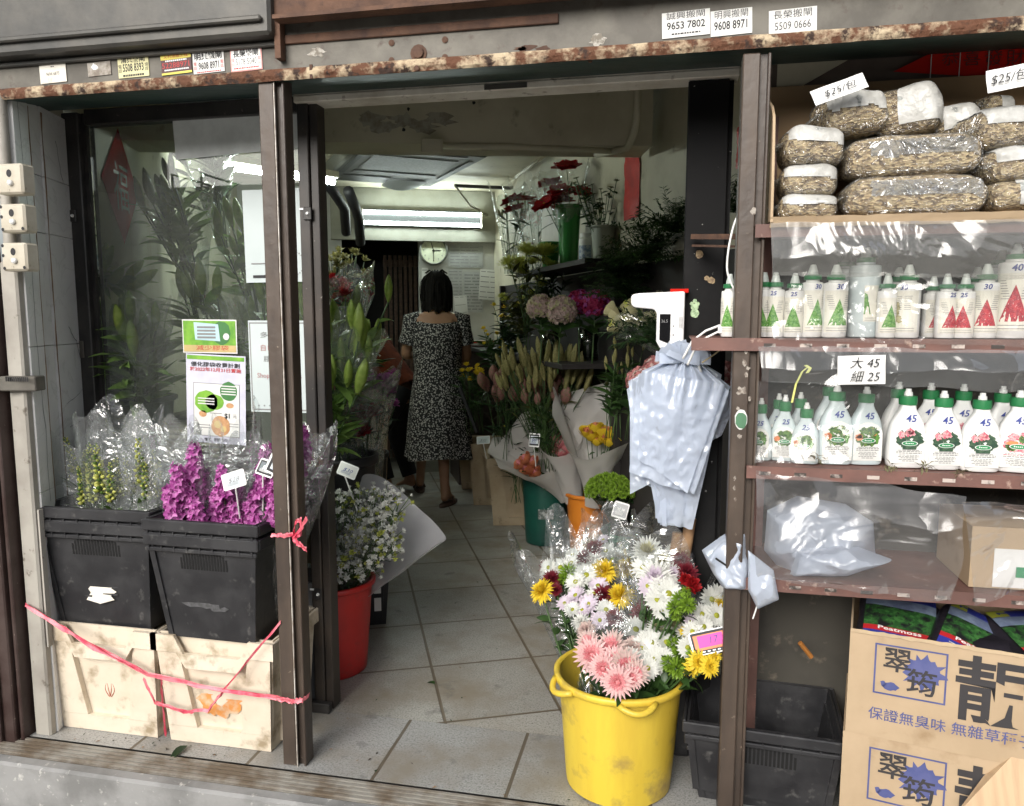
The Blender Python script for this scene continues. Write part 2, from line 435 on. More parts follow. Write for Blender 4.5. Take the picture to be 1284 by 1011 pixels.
def wseg(a, b, z0, z1, t=.08, n=A_):
    mb.add([(p.x, p.y, z) for z in (z0, z1) for p in (a, b, b + n * t, a + n * t)], [(0, 1, 2, 3), (4, 5, 6, 7), (0, 1, 5, 4), (1, 2, 6, 5), (2, 3, 7, 6), (3, 0, 4, 7)])
wseg(OP1, BW0 + B_ * .1, 0, 2.6); wseg(LW1 - B_ * .1, OP0, 0, 2.6); wseg(OP0, OP1, 2.03, 2.6)
M_['backwall'] = mat('back_wall_paint', (.50, .50, .47), .6, (.40, .40, .37), 2.5, bump=.1)
tag(mb.build('interior_wall', M_['backwall']), 'pale back wall of the shop with a doorway, under the fluorescent lamp', 'wall')
# dark passage beyond the doorway
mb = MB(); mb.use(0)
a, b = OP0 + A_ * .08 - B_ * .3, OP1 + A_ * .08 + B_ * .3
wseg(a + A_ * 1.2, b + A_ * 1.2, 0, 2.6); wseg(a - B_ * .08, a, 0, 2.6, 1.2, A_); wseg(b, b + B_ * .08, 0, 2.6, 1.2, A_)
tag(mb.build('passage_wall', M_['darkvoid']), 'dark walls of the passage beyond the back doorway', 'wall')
mb = MB(); mb.box((-6, .36, 2.42), (1.5, 8, 2.5)); tag(mb.build('ceiling', M_['cream']), kind='structure')
# the beam across the shop
b0, b1 = PZ(380, 178, 2.1), PZ(812, 183, 2.1)
mb = MB(); d = (b1 - b0).normalized(); n = V((-d.y, d.x, 0))
b0 = b0 - d * .9; b1 = b1 + d * .02
mb.add([(p.x, p.y, z) for z in (2.1, 2.42) for p in (b0, b1, b1 + n * .25, b0 + n * .25)], [(3, 2, 1, 0), (4, 5, 6, 7), (0, 1, 5, 4), (1, 2, 6, 5), (2, 3, 7, 6), (3, 0, 4, 7)])
beam = tag(mb.build('ceiling_beam', M_['cream']), kind='structure')
BM0, BMD, BMN = b0, d, n
# grey scraped patch and nail holes on the beam
mb = MB()
for (u, v) in ((512, 137), (594, 129), (683, 118), (506, 163)):
    p = PP(u, v, b0, n) - n * .002; mb.add([(x, y, 0) for x, y in splat(.008, 8)], [tuple(range(8))], frame(p, d, -n))
for k in range(5):
    p = PP(462 + k * 22, 150 + (k % 2) * 9, b0, n) - n * .0015
    mb.use(1).add([(x, y, 0) for x, y in splat(.05, 16, .5, sx=1.3, sy=.5)], [tuple(range(16))], frame(p - n * .0003 * k, d, -n))
o = mb.build('paint_scar', [M_['black'], mat('bare_plaster', (.40, .38, .32), .8, (.25, .23, .18), 30)], beam)
o.matrix_parent_inverse = beam.matrix_world.inverted()
# façade above the shop and at its sides, the canopy over the pavement
M_['facade'] = mat('facade_render', (.38, .36, .33), .8, (.28, .26, .24), 3, bump=.3)
mb = MB()
mb.box((-12, .06, 2.55), (12, .5, 6)); mb.box((-12, .06, -.1), (-2.6, .5, 2.55)); mb.box((3.0, .06, -.1), (12, .5, 2.55))
tag(mb.build('shop_facade', M_['facade']), 'rendered upper facade of the shop house above the shutter box', 'building')
# ---------------------------------------------------------------- left marble reveal, far-left dark post
def marble():
    m, nt, out = _new('veined_marble')
    b = N(nt, 'ShaderNodeBsdfPrincipled'); b.inputs['Roughness'].default_value = .38; nt.links.new(b.outputs[0], out.inputs[0])
    s, _ = noise_mix(nt, (.70, .70, .69), (.58, .58, .575), 3, .4, .65)
    tc = N(nt, 'ShaderNodeTexCoord'); w = N(nt, 'ShaderNodeTexNoise'); w.inputs['Scale'].default_value = 4; w.inputs['Detail'].default_value = 8; w.inputs['Distortion'].default_value = 1.5
    nt.links.new(tc.outputs['Object'], w.inputs['Vector'])
    a = N(nt, 'ShaderNodeMath', operation='SUBTRACT'); a.inputs[1].default_value = .5; nt.links.new(w.outputs[0], a.inputs[0])
    ab = N(nt, 'ShaderNodeMath', operation='ABSOLUTE'); nt.links.new(a.outputs[0], ab.inputs[0])
    r = N(nt, 'ShaderNodeMapRange'); r.inputs[1].default_value = 0; r.inputs[2].default_value = .012; r.inputs[3].default_value = .22; r.inputs[4].default_value = 0
    nt.links.new(ab.outputs[0], r.inputs[0])
    mx = N(nt, 'ShaderNodeMix', data_type='RGBA'); nt.links.new(r.outputs[0], mx.inputs[0]); nt.links.new(s, mx.inputs[6]); mx.inputs[7].default_value = (.22, .22, .2, 1)
    nt.links.new(mx.outputs[2], b.inputs['Base Color'])
    return m
M_['marble'] = marble()
M_['grime'] = mat('rusty_grime', (.16, .09, .05), .9, (.3, .2, .12), 14, .4, .6, bump=.4)
mb = MB()
w0, w1 = V((-1.955, .012, 0)), V((-2.06, .36, 0))
wd = (w1 - w0).normalized(); wn = V((-wd.y, wd.x, 0)) * -1   # faces +x
zc = [0, .30, .80, 1.26, 1.62, 1.80, 2.02]
def pan(a, b, off, th, zs):
    for z0, z1 in zip(zs[:-1], zs[1:]):
        p, q = w0 + wd * a, w0 + wd * b
        M = Matrix((wd, V((0, 0, 1)), wd.cross(V((0, 0, 1))))).transposed().to_4x4(); M.translation = p
        mb.box((0, z0 + .0012, -off - th), ((q - p).length, z1 - .0012, -off), M, bev=.0015)
# wd x z points to -x or +x: pick the sign that faces the door
sgn = 1 if wd.cross(V((0, 0, 1))).x > 0 else -1
def pan2(a, b, off, zs, mi=0, mbx=None):
    mbx = mbx or mb
    p = w0 + wd * a; L = b - a; nrm = V((wd.y, -wd.x, 0)); nrm = nrm if nrm.x > 0 else -nrm
    for z0, z1 in zip(zs[:-1], zs[1:]):
        mbx.bar(p + nrm * (off / 2 - .02) + V((0, 0, (z0 + z1) / 2)), p + wd * L + nrm * (off / 2 - .02) + V((0, 0, (z0 + z1) / 2)), off + .04, z1 - z0 - .002, mi=mi, bev=.0012)
pan2(0, .085, .012, zc); pan2(.087, .165, .004, zc); pan2(.167, .362, .010, zc)
nrm = V((wd.y, -wd.x, 0)); nrm = nrm if nrm.x > 0 else -nrm
for at, wd_ in ((.086, .004), (.166, .007)):
    p = w0 + wd * at + nrm * .0125
    rb = [p + V((0, 0, z)) + wd * rnd.uniform(-.002, .002) for z in [k * .08 for k in range(26)]]
    mb.use(1).ribbon(rb, [wd_ * rnd.uniform(.5, 1.8) for _ in rb], wd)
mb.use(2)
for path in ([(.25, 1.32), (.30, 1.27), (.345, 1.33)], [(.3, 1.27), (.36, 1.13)], [(.20, 1.06), (.28, 1.08), (.36, 1.12)], [(.21, .98), (.29, .99), (.36, 1.08)],
             [(.03, 2.0), (.045, 1.7), (.04, 1.3), (.055, 1.0), (.05, .7)], [(.25, 1.93), (.27, 1.83), (.285, 1.79)]):
    pts = []
    for (s0, z0), (s1, z1) in zip(path[:-1], path[1:]):
        for k in range(5):
            t = k / 5; pts.append(w0 + wd * (s0 + (s1 - s0) * t + rnd.uniform(-.004, .004)) + nrm * .0132 + V((0, 0, z0 + (z1 - z0) * t)))
    mb.ribbon(pts, .0025, (wd * .7 + V((0, 0, .7))).normalized())
o = mb.build('marble_wall', [M_['marble'], M_['grime'], M_['black']]); tag(o, 'cracked grey marble slabs lining the left side of the shop front', 'wall')
# far-left dark brown shutter guide
mb = MB(); mb.box((-2.16, -.06, -.01), (-2.035, .03, 2.0), bev=.004); mb.box((-2.032, -.045, -.01), (-2.018, .02, 1.42), bev=.003); mb.box((-2.10, -.075, -.01), (-2.075, -.061, 2.0), bev=.003)
o = mb.build('shutter_guide', mat('dark_red_brown_steel', (.035, .018, .015), .5, (.06, .04, .035), 7, c3=(.2, .17, .14), scale3=60, lo3=.68, hi3=.74, bump=.3))
smooth_by(o); tag(o, 'dark brown steel shutter guide at the far left edge', 'shutter guide')
# grey channel standing beside it
mb = MB(); mb.box((-2.008, -.012, -.004), (-1.948, .018, 1.52), bev=.006); mb.box((-1.944, -.004, .3), (-1.938, .014, .75))
M_['greypost'] = mat('dusty_grey_paint', (.36, .34, .30), .6, (.26, .24, .21), 4, .42, .62, (.12, .1, .08), 33, .63, .72, bump=.2)
o = mb.build('cable_trunking', M_['greypost']); smooth_by(o); tag(o, 'tall dusty grey cable trunking standing beside the marble wall', 'trunking')
# clip on the trunking
mb = MB(); mb.bar((-2.012, -.02, 1.15), (-1.90, -.0, 1.15), .05, .045, bev=.003)
for k in range(12): mb.use(1).box((-1.985 + k * .007, -.042, 1.158), (-1.982 + k * .007, -.040, 1.172))
o = mb.build('metal_bracket', [M_['steelgrey'], M_['black']]); tag(o, 'ribbed grey metal bracket clamped to the trunking', 'bracket')
# pipe and three shutter switches
mb = MB(); mb.tube([(-1.965, -.006, 1.52), (-1.965, -.006, 2.0)], .018, 14)
smooth_by(tag(mb.build('conduit_pipe', M_['greypost']), 'grey conduit pipe rising behind the old switch boxes', 'pipe'))
M_['oldswitch'] = mat('yellowed_switch_plastic', (.52, .49, .41), .45, (.42, .38, .3), 8, .4, .6, (.10, .08, .06), 34, .63, .72)
for i, (v0, v1, u1, pale) in enumerate(((208, 246, 28, 1), (258, 293, 31, 0), (306, 341, 33, 0))):
    z1, z0 = PY(10, v0, -.03).z, PY(10, v1, -.03).z; xr = PY(u1, (v0 + v1) / 2, -.06).x; W = .088
    t = thing('switch_box', ('plain yellowed shutter key switch with one keyhole, topmost of the three on the conduit',
                             'yellowed shutter key switch with open screw holes, between the two others on the conduit',
                             'yellowed shutter key switch with open screw holes, lowest of the three above the grey trunking')[i], 'switch', (xr - W, -.03, z0), 0, 'key switches on the left conduit')
    H = z1 - z0
    mb = MB(); mb.box((0, -.03, 0), (W, .02, H), bev=.006); smooth_by(mb.build('box', M_['oldswitch'], t))
    mb = MB(); mb.lathe([(0, .0), (.0085, .0), (.0075, .008), (0, .009)], 14, frame((W * .56, -.0302, H * .36), (1, 0, 0), (0, -1, 0))); mb.build('push_button', M_['whiteplastic'], t, True)
    mb = MB(); mb.poly([(.009 * math.cos(2 * pi * k / 14), .011 * math.sin(2 * pi * k / 14), 0) for k in range(14)], frame((W * .5, -.0305, H * .68), (1, 0, 0), (0, -1, 0)))
    if not pale:
        for (a, b) in ((.1, .9), (.9, .12), (.12, .1), (.1, .55)):
            mb.poly([(.005 * math.cos(2 * pi * k / 10), .005 * math.sin(2 * pi * k / 10), 0) for k in range(10)], frame((W * a, -.0305, H * b), (1, 0, 0), (0, -1, 0)))
    mb.build('keyhole', M_['black'], t)
# ---------------------------------------------------------------- posts of the roller shutter
def post(name, x0, x1, ztop, label, y=0.0):
    t = thing(name, label, 'post', (x0, y, 0))
    W = x1 - x0
    mb = MB(); mb.box((0, -.004, 0), (W * .62, .055, ztop), bev=.003); mb.box((W * .62 + .001, .012, 0), (W - .008, .05, ztop))
    mb.box((W - .0075, .0, 0), (W, .05, ztop), bev=.002)
    return t, mb
t, mb = post('steel_post', -1.13, -1.056, 2.0, 'brown steel shutter post with pink string knotted round it')
mb.f, mb.v  # front body
o = mb.build('post_body', M_['brownmetal'], t); smooth_by(o)
mb = MB(); mb.box((.0462, -.0055, 0), (.0485, .0, 1.99)); mb.build('edge_strip', mat('bright_edge', (.6, .57, .52), .4, (.3, .25, .2), 9, stretch=(1, 1, 3)), t)
t, mb = post('steel_post', .148, .214, 1.98, 'brown scuffed steel post with a torn green sticker on it')
o = mb.build('post_body', M_['brownmetal'], t); smooth_by(o)
mb = MB()
for (u, v, r, sx) in ((925, 512, .006, .6), (927, 547, .006, 1), (940, 500, .006, .5), (945, 265, .009, .8), (921, 600, .006, .5), (921, 612, .005, .7), (922, 626, .006, .5), (936, 440, .007, .6), (933, 455, .009, .6), (936, 470, .006, .9), (930, 490, .010, 1.2), (938, 462, .005, 1)):
    p = PY(u, v, -.0046) - t.location; mb.add([(x, y, 0) for x, y in splat(r, 12, .4, sx=sx)], [tuple(range(12))], frame(p, (1, 0, 0), (0, -1, 0)))
mb.build('paint_specks', mat('grey_residue', (.34, .31, .27), .8, (.14, .11, .09), 120, .42, .58), t)
p = PY(929, 526, -.0052) - t.location
mb = MB(); mb.add([(x, y, 0) for x, y in splat(.0205, 18, .06, sx=.75, sy=1.25)], [tuple(range(18))], frame(p, (1, 0, 0), (0, -1, 0)))
mb.use(1).add([(x, y, 0) for x, y in splat(.0185, 18, .08, sx=.75, sy=1.15, c=(.001, -.003))], [tuple(range(18))], frame(p + V((0, -.0006, 0)), (1, 0, 0), (0, -1, 0)))
mb.build('torn_sticker', [M_['white'], mat('faded_green_print', (.08, .2, .11), .5)], t)
# ---------------------------------------------------------------- shutter box above the opening
t = thing('shutter_box', 'weathered steel shutter box with a rusty lower lip above the shop opening', 'shutter box', (0, 0, 0))
mb = MB(); mb.box((-2.6, .0, 2.016), (3, .05, 2.6)); mb.box((-2.6, .051, 2.22), (3, .34, 2.3)); mb.build('fascia', M_['steelgrey'], t)
mb = MB(); mb.box((-2.6, -.012, 1.988), (3, -.001, 2.0165), bev=.003)
mb.grid(lambda a, b: V((-2.6 + 5.6 * a, -.012 - .006 * math.sin(pi * b) - .002 * noise.noise(V((a * 90, b * 3, 0))), 1.987 + .031 * b + .0015 * noise.noise(V((a * 60, 7, b))))), 220, 5)
mb.build('rusty_lip', M_['rust'], t)
mb = MB(); mb.quad((-2.6, -.011, 1.9865), (3, -.011, 1.9865), (3, .34, 2.052), (-2.6, .34, 2.052)); mb.build('soffit', M_['green_under'], t)
mb = MB(); mb.box((-2.6, -.055, 2.095), (-1.06, -.001, 2.55), bev=.008); mb.box((-2.6, -.07, 2.125), (-1.08, -.056, 2.14), bev=.004)
mb.box((-2.6, -.012, 2.078), (-1.05, -.002, 2.092), bev=.003)
o = mb.build('upper_channel', M_['darksteel'], t); smooth_by(o)  # darker steel here stands in for shade over the channel
mb = MB(); mb.box((-1.045, -.008, 2.082), (-.30, -.0005, 2.105), bev=.002); mb.box((-1.045, -.07, 2.125), (3, -.03, 2.135)); mb.box((-1.045, -.03, 2.135), (3, -.0005, 2.6)); mb.build('rusted_rail', M_['rustbeam'], t)
mb = MB(); mb.box((-1.062, -.03, 2.04), (-1.045, -.002, 2.2)); mb.box((-.97, -.017, 1.986), (-.962, -.012, 2.022)); mb.build('seam_plate', M_['rustbeam'], t)
def bolt_mb(r, h):
    b = MB(); b.lathe([(r * 1.5, 0), (r * 1.5, .002), (r, .0025), (r * .95, h), (r * .5, h * 1.15), (0, h * 1.15)], 12); return b
for (u, v, r) in ((525, 67, .015), (491, 54, .0055), (491, 76, .0055), (558, 50, .0055), (558, 72, .0055), (525, 88, .0045), (740, 76, .004)):
    p = PY(u, v, -.001); y = -.0005 if v < 80 else -.017
    o = bolt_mb(r, r * .6).build('bolt', M_['rustbeam'], t, M=frame((p.x, y, p.z), (1, 0, 0), (0, -1, 0)))
for (u, v, r, sx, sy) in ((397, 66, .02, 1.2, .6), (749, 51, .018, 1.1, .8), (660, 60, .02, 1.4, .3), (680, 62, .016, 1.2, .5), (655, 62, .01, 1, .7)):
    p = PY(u, v, -.0008); mb = MB(); mb.add([(x, y, 0) for x, y in splat(r, 18, .35, sx=sx, sy=sy)], [tuple(range(18))], frame((p.x, -.0009, p.z), (1, 0, 0), (0, -1, 0)))
    mb.build('scrape_mark', mat('pale_residue', (.42, .40, .36), .8, (.18, .16, .13), 60, .4, .55) if v < 60 or u < 400 else M_['rustbeam'], t)
# ---------------------------------------------------------------- phone stickers on the box (things of their own)
def sticker(u0, v0, u1, v1, label, paint, base, tilt=0.0, y=-.0022, fade=None):
    c = PY((u0 + u1) / 2, (v0 + v1) / 2, y); w = (PY(u1, (v0 + v1) / 2, y) - PY(u0, (v0 + v1) / 2, y)).x; h = PY(u0, v0, y).z - PY(u0, v1, y).z
    t = thing('sticker', label, 'sticker', c, 0, 'tradesman stickers on the shutter box')
    t.rotation_euler = (0, R_(tilt), 0)
    FM = lambda x, z, d=0: frame((x * w, -d, z * h), (1, 0, 0), (0, -1, 0))
    mb = MB(); mb.box((-w / 2, -.0006, -h / 2), (w / 2, .0006, h / 2)); mb.build('sheet', base, t)
    mb = MB(); paint(mb, w, h, FM); mb.build('lettering', [M_['black'], M_['inkred'], M_['whiteplastic'], YEL, M_['inkblue']], t)
YEL = mat('yellow_paper', (.72, .62, .10), .55); PALEY = mat('pale_yellow_paper', (.68, .64, .36), .55); MAROON = mat('maroon_print', (.06, .012, .014), .5); PINKP = mat('pink_bordered_paper', (.72, .34, .32), .55)
def fine(mb, w, h, FM, z, wid=.8, mi=0, hh=.035):
    x = -wid / 2
    while x < wid / 2 - .01:
        d = rnd.uniform(.03, .07); mb.box((x * w, -.0010, (z - hh / 2) * h), (min(x + d, wid / 2) * w, -.0008, (z + hh / 2) * h), mi=mi); x += d + .015
def p1(mb, w, h, FM):
    mb.text('9694 6875', h * .26, FM(0, -.02, .001), 0, width=w * .5); fine(mb, w, h, FM, .38, .12, 0, .05)
sticker(50, 81, 83, 104, 'blank looking white phone sticker, first from the left end of the shutter box', p1, M_['dirtywhite'], -2)
def p2(mb, w, h, FM):
    for k in range(4): mb.poly([(x, y, 0) for x, y in splat(h * .18, 10, .5, c=(rnd.uniform(-.3, .3) * w, rnd.uniform(-.25, .25) * h))], FM(0, 0, .0009 + .0002 * k), 2)
sticker(110, 78, 139, 95, 'torn faded sticker remnant with no readable print on the shutter box', p2, mat('torn_paper', (.4, .37, .33), .8, (.2, .17, .14), 30, .42, .6), -2)
def p3(mb, w, h, FM):
    mb.text('清興搬閘', h * .34, FM(0, .32, .001), 0, width=w * .78, bold=.02); mb.text('5508 8393', h * .5, FM(.0, -.06, .001), 0, width=w * .68, bold=.02)
    mb.text('電', h * .2, FM(-.43, .02, .001), 0); mb.text('話', h * .2, FM(-.43, -.18, .001), 0); mb.text('燒', h * .2, FM(.43, .02, .001), 0); mb.text('焊', h * .2, FM(.43, -.18, .001), 0); fine(mb, w, h, FM, -.4, .7, 0, .09)
sticker(148, 70, 186.5, 97, 'pale yellow phone sticker reading 5508 8393', p3, PALEY, -1.5)
def p4(mb, w, h, FM):
    mb.box((-w / 2, -.0009, h * .2), (w / 2, -.0007, h * .5), mi=3); mb.text('艾利達搬工程', h * .22, FM(0, .35, .0012), 1, width=w * .8)
    mb.text('52288971', h * .36, FM(0, -.08, .001), 1, width=w * .9); fine(mb, w, h, FM, .14, .7, 2, .07); fine(mb, w, h, FM, -.28, .8, 2, .06); mb.box((-w / 2, -.0009, -h * .5), (w / 2, -.0007, -h * .4), mi=3)
sticker(202, 66, 240, 93, 'yellow and maroon phone sticker reading 52288971', p4, MAROON, -2.5)
def p5(mb, w, h, FM):
    mb.text('明興搬閘', h * .36, FM(0, .27, .001), 0, width=w * .88, bold=.025); mb.text('9608 8971', h * .46, FM(.02, -.17, .001), 0, width=w * .66, bold=.02)
    for k in (-1, 1): mb.text('電', h * .18, FM(.43 * k, -.05, .001), 1); mb.text('話', h * .18, FM(.43 * k, -.25, .001), 1)
    fine(mb, w, h, FM, -.44, .8, 1, .05)
sticker(242, 64.5, 281, 91.5, 'white phone sticker reading 9608 8971 with pink edge characters, left of the opening', p5, M_['white'], -2)
def p6(mb, w, h, FM):
    mb.box((-w * .46, -.0008, -h * .44), (w * .46, -.0006, h * .44), mi=2)
    mb.text('長榮搬閘', h * .34, FM(0, .26, .0011), 0, width=w * .8, bold=.02); mb.text('5178 5040', h * .4, FM(0, -.1, .0011), 0, width=w * .66)
    fine(mb, w, h, FM, -.36, .8, 1, .07)
    for k in (-1, 1): mb.text('電', h * .16, FM(.41 * k, 0, .001), 1); mb.text('話', h * .16, FM(.41 * k, -.2, .001), 1)
sticker(289, 60.5, 328.5, 89, 'pink bordered phone sticker reading 5178 5040', p6, PINKP, -2)
def p7(mb, w, h, FM): mb.text('9653 7802', h * .4, FM(0, -.05, .001), 0, width=w * .8, bold=.02); fine(mb, w, h, FM, -.36, .6, 0, .06); mb.text('誠興搬閘', h * .3, FM(0, .33, .001), 0, width=w * .8)
sticker(830, 14, 890, 46, 'white phone sticker reading 9653 7802 above the doorway', p7, M_['white'], -2)
def p8(mb, w, h, FM): mb.text('9608 8971', h * .46, FM(0, -.12, .001), 0, width=w * .8, bold=.02); mb.text('明興搬閘', h * .34, FM(0, .3, .001), 0, width=w * .8)
sticker(891, 12, 943, 44, 'white phone sticker reading 9608 8971 above the right end of the doorway', p8, M_['white'], -2)
def p9(mb, w, h, FM): mb.text('5509 0666', h * .4, FM(0, -.1, .001), 0, width=w * .75); mb.text('長榮搬閘', h * .32, FM(0, .3, .001), 0, width=w * .8)
sticker(964, 11, 1024, 46, 'white phone sticker above the brown right post', p9, M_['white'], -2)
# ---------------------------------------------------------------- window and door frame, 0.35 m behind the shutter line
FY = .35
t = thing('shop_window', 'fixed glass shop window in a dark metal frame left of the doorway', 'window', (-2.06, FY, 0))
mb = MB(); mb.box((.004, -.02, .45), (.068, .04, 2.04), bev=.003); mb.box((.069, .0, .45), (.084, .04, 2.04)); smooth_by(mb.build('jamb', M_['blackmetal'], t))
mb = MB(); mb.box((.085, -.01, .45), (.872, .04, .50), bev=.003); mb.build('bottom_rail', M_['blackmetal'], t)
mb = MB(); mb.box((.085, -.01, 2.0), (.872, .04, 2.05), bev=.003); mb.build('top_rail', M_['blackmetal'], t)
mb = MB(); mb.box((.085, .012, .50), (.872, .018, 2.0)); mb.build('pane', M_['glass'], t)
mb = MB(); mb.box((.0, -.012, .0), (.872, .04, .449)); mb.build('lower_panel', mat('grey_window_panel', (.16, .16, .165), .5, (.1, .1, .1), 4), t)
def latch(par, x, z, y):
    mb = MB(); mb.box((x - .012, y - .006, z - .02), (x + .016, y, z + .02), bev=.002); mb.use(1).lathe([(.006, 0), (.004, .006), (0, .006)], 10, frame((x + .004, y - .006, z), (1, 0, 0), (0, -1, 0)))
    mb.box((x - .026, y - .004, z + .012), (x - .01, y - .001, z + .018))
    mb.build('latch', [M_['blackmetal'], M_['whiteplastic']], par)
p = PY(97, 272, FY); latch(t, p.x - t.location.x, p.z, -.021)
p = PY(108, 438, FY); mb = MB(); mb.box((p.x - t.location.x - .008, -.024, p.z - .03), (p.x - t.location.x + .01, -.0205, p.z + .03), bev=.003); mb.build('hinge_plate', M_['steelgrey'], t)
t = thing('door_frame', 'dark brown door post and jamb with cream head rail around the shop doorway', 'door frame', (0, FY, 0))
mb = MB(); mb.box((-1.187, -.022, .0), (-1.15, .045, 2.03), bev=.003); mb.box((-1.149, -.012, 0), (-1.122, .045, 2.03), bev=.002); smooth_by(mb.build('door_post', mat('worn_dark_frame', (.05, .038, .03), .4, (.02, .018, .017), 3, .4, .6, c3=(.3, .28, .25), scale3=60, lo3=.7, hi3=.75, bump=.1), t))
mb = MB(); mb.box((-1.19, -.05, .0), (-1.122, -.023, .035), bev=.003); mb.box((-1.32, -.03, 0), (-1.19, .02, .03), bev=.003); mb.build('floor_track', M_['blackmetal'], t)
mb = MB(); mb.box((-1.19, -.035, 2.022), (.165, .05, 2.044), bev=.003); mb.box((-1.19, -.03, 2.0445), (.165, .05, 2.075)); mb.build('head_rail', M_['dirtywhite'], t)
mb = MB(); mb.box((-.57, -.037, 2.025), (-.44, -.0355, 2.04)); mb.build('rail_gap', M_['darksteel'], t)
for (u, v) in ((385, 268), (398, 745)):
    p = PY(u, v, FY - .025); latch(t, p.x, p.z, -.023)
p = PY(397, 640, FY - .025); mb = MB(); mb.box((p.x - .006, -.026, p.z - .03), (p.x + .012, -.0225, p.z + .03), bev=.003); mb.build('hinge_plate', M_['steelgrey'], t)
M_['speckblack'] = mat('speckled_black_panel', (.006, .006, .0065), .7, (.012, .012, .012), 4, .4, .6, (.3, .3, .28), 38, .68, .70, spec=.15)
mb = MB(); mb.box((.025, -.02, .0), (.14, .04, 2.02), bev=.003); mb.box((.141, .0, 0), (.152, .04, 2.02)); smooth_by(mb.build('door_jamb', M_['speckblack'], t))
mb = MB()
for (u, v, r) in ((877, 319, .012), (892, 352, .010), (886, 349, .007)):
    p = PY(u, v, FY - .021); mb.add([(x, z, 0) for x, z in splat(r, 12, .2)], [tuple(range(12))], frame((p.x, -.0212, p.z), (1, 0, 0), (0, -1, 0)))
mb.build('glue_spot', mat('dried_glue', (.34, .25, .13), .5, (.16, .1, .05), 90, .4, .6), t)
p = PY(871, 388, FY - .021)
mb = MB()
for (dx, dz, r) in ((0, -.012, .013), (0, .006, .011), (-.008, .016, .006), (.008, .016, .006), (0, .024, .006)):
    mb.add([(x + dx, z + dz, 0) for x, z in splat(r, 14, .12)], [tuple(range(14))], frame((p.x, -.0212 - dz * .01 - .0008, p.z), (1, 0, 0), (0, -1, 0)))
mb.build('peeled_sticker', mat('pale_green_sticker', (.42, .55, .34), .5, (.2, .3, .16), 120, .45, .6), t)
# ================================================================ flowers, leaves, wraps
G_ = {}
G_['leaf'] = leafy('leaf_green', (.045, .10, .022), (.025, .062, .016), .42)
G_['lily'] = leafy('lily_leaf_green', (.27, .42, .11), (.14, .25, .055), .4)
G_['leafdk'] = leafy('leaf_dark_green', (.022, .055, .016), (.012, .032, .011), .4)
G_['leaflt'] = leafy('leaf_fresh_green', (.13, .22, .04), (.07, .14, .025), .42)
G_['olive'] = leafy('leaf_olive', (.11, .115, .03), (.06, .065, .02), .5)
G_['stem'] = leafy('stem_green', (.06, .12, .03), (.035, .07, .02), .5, trans=.15)
G_['white'] = leafy('petal_white', (.80, .80, .77), (.70, .71, .66), .6, 20)
G_['cream'] = leafy('petal_cream', (.66, .62, .40), (.52, .50, .28), .6, 20)
G_['yellow'] = leafy('petal_yellow', (.82, .66, .05), (.78, .56, .03), .6, 20)
G_['lemon'] = leafy('petal_pale_lemon', (.62, .62, .17), (.45, .50, .10), .6, 30)
G_['maroon'] = leafy('petal_maroon', (.22, .015, .03), (.12, .006, .015), .6, 20)
G_['red'] = leafy('petal_red', (.42, .012, .015), (.26, .006, .01), .5, 20)
G_['magenta'] = leafy('petal_magenta', (.52, .12, .42), (.38, .06, .30), .5, 26)
G_['orchid_edge'] = leafy('petal_orchid_pale', (.68, .26, .58), (.56, .16, .46), .5, 26)
G_['pink'] = leafy('petal_pink', (.70, .22, .26), (.80, .42, .42), .6, 12)
G_['palepink'] = leafy('petal_pale_pink', (.66, .46, .46), (.60, .52, .44), .6, 14)
G_['hotpink'] = leafy('petal_hot_pink', (.50, .03, .14), (.32, .012, .07), .6, 14)
G_['dustypink'] = leafy('petal_dusty_pink', (.50, .22, .21), (.38, .13, .13), .6, 14)
G_['lilac'] = leafy('petal_pale_lilac', (.74, .68, .74), (.68, .58, .68), .6, 14)
G_['peach'] = leafy('petal_peach', (.75, .33, .16), (.62, .22, .12), .6, 14)
G_['lime'] = leafy('petal_lime', (.27, .42, .04), (.17, .30, .025), .6, 26)
G_['centre'] = leafy('flower_centre', (.45, .42, .04), (.30, .36, .03), .7, 90)
G_['protea'] = leafy('protea_pink', (.33, .13, .13), (.20, .15, .08), .6, 9)
G_['straw'] = leafy('straw_tip', (.36, .32, .13), (.24, .24, .09), .6, 9)
M_['cello'] = film('clear_cellophane', gloss=.06, milk=.08, scale=7, bump=.8, edge=.5)
M_['cellofog'] = film('foggy_cellophane', gloss=.05, milk=.18, scale=11, bump=.8, edge=.4)
M_['wrapwhite'] = film('frosted_white_wrap', tint=(.9, .9, .92), gloss=.03, milk=.62, scale=5, bump=.25, edge=.15, milkc=(.66, .66, .70), rough=.3)
M_['wrapgrey'] = film('frosted_grey_wrap', tint=(.8, .8, .8), gloss=.03, milk=.86, scale=5, bump=.3, edge=.15, milkc=(.72, .70, .67), rough=.3)

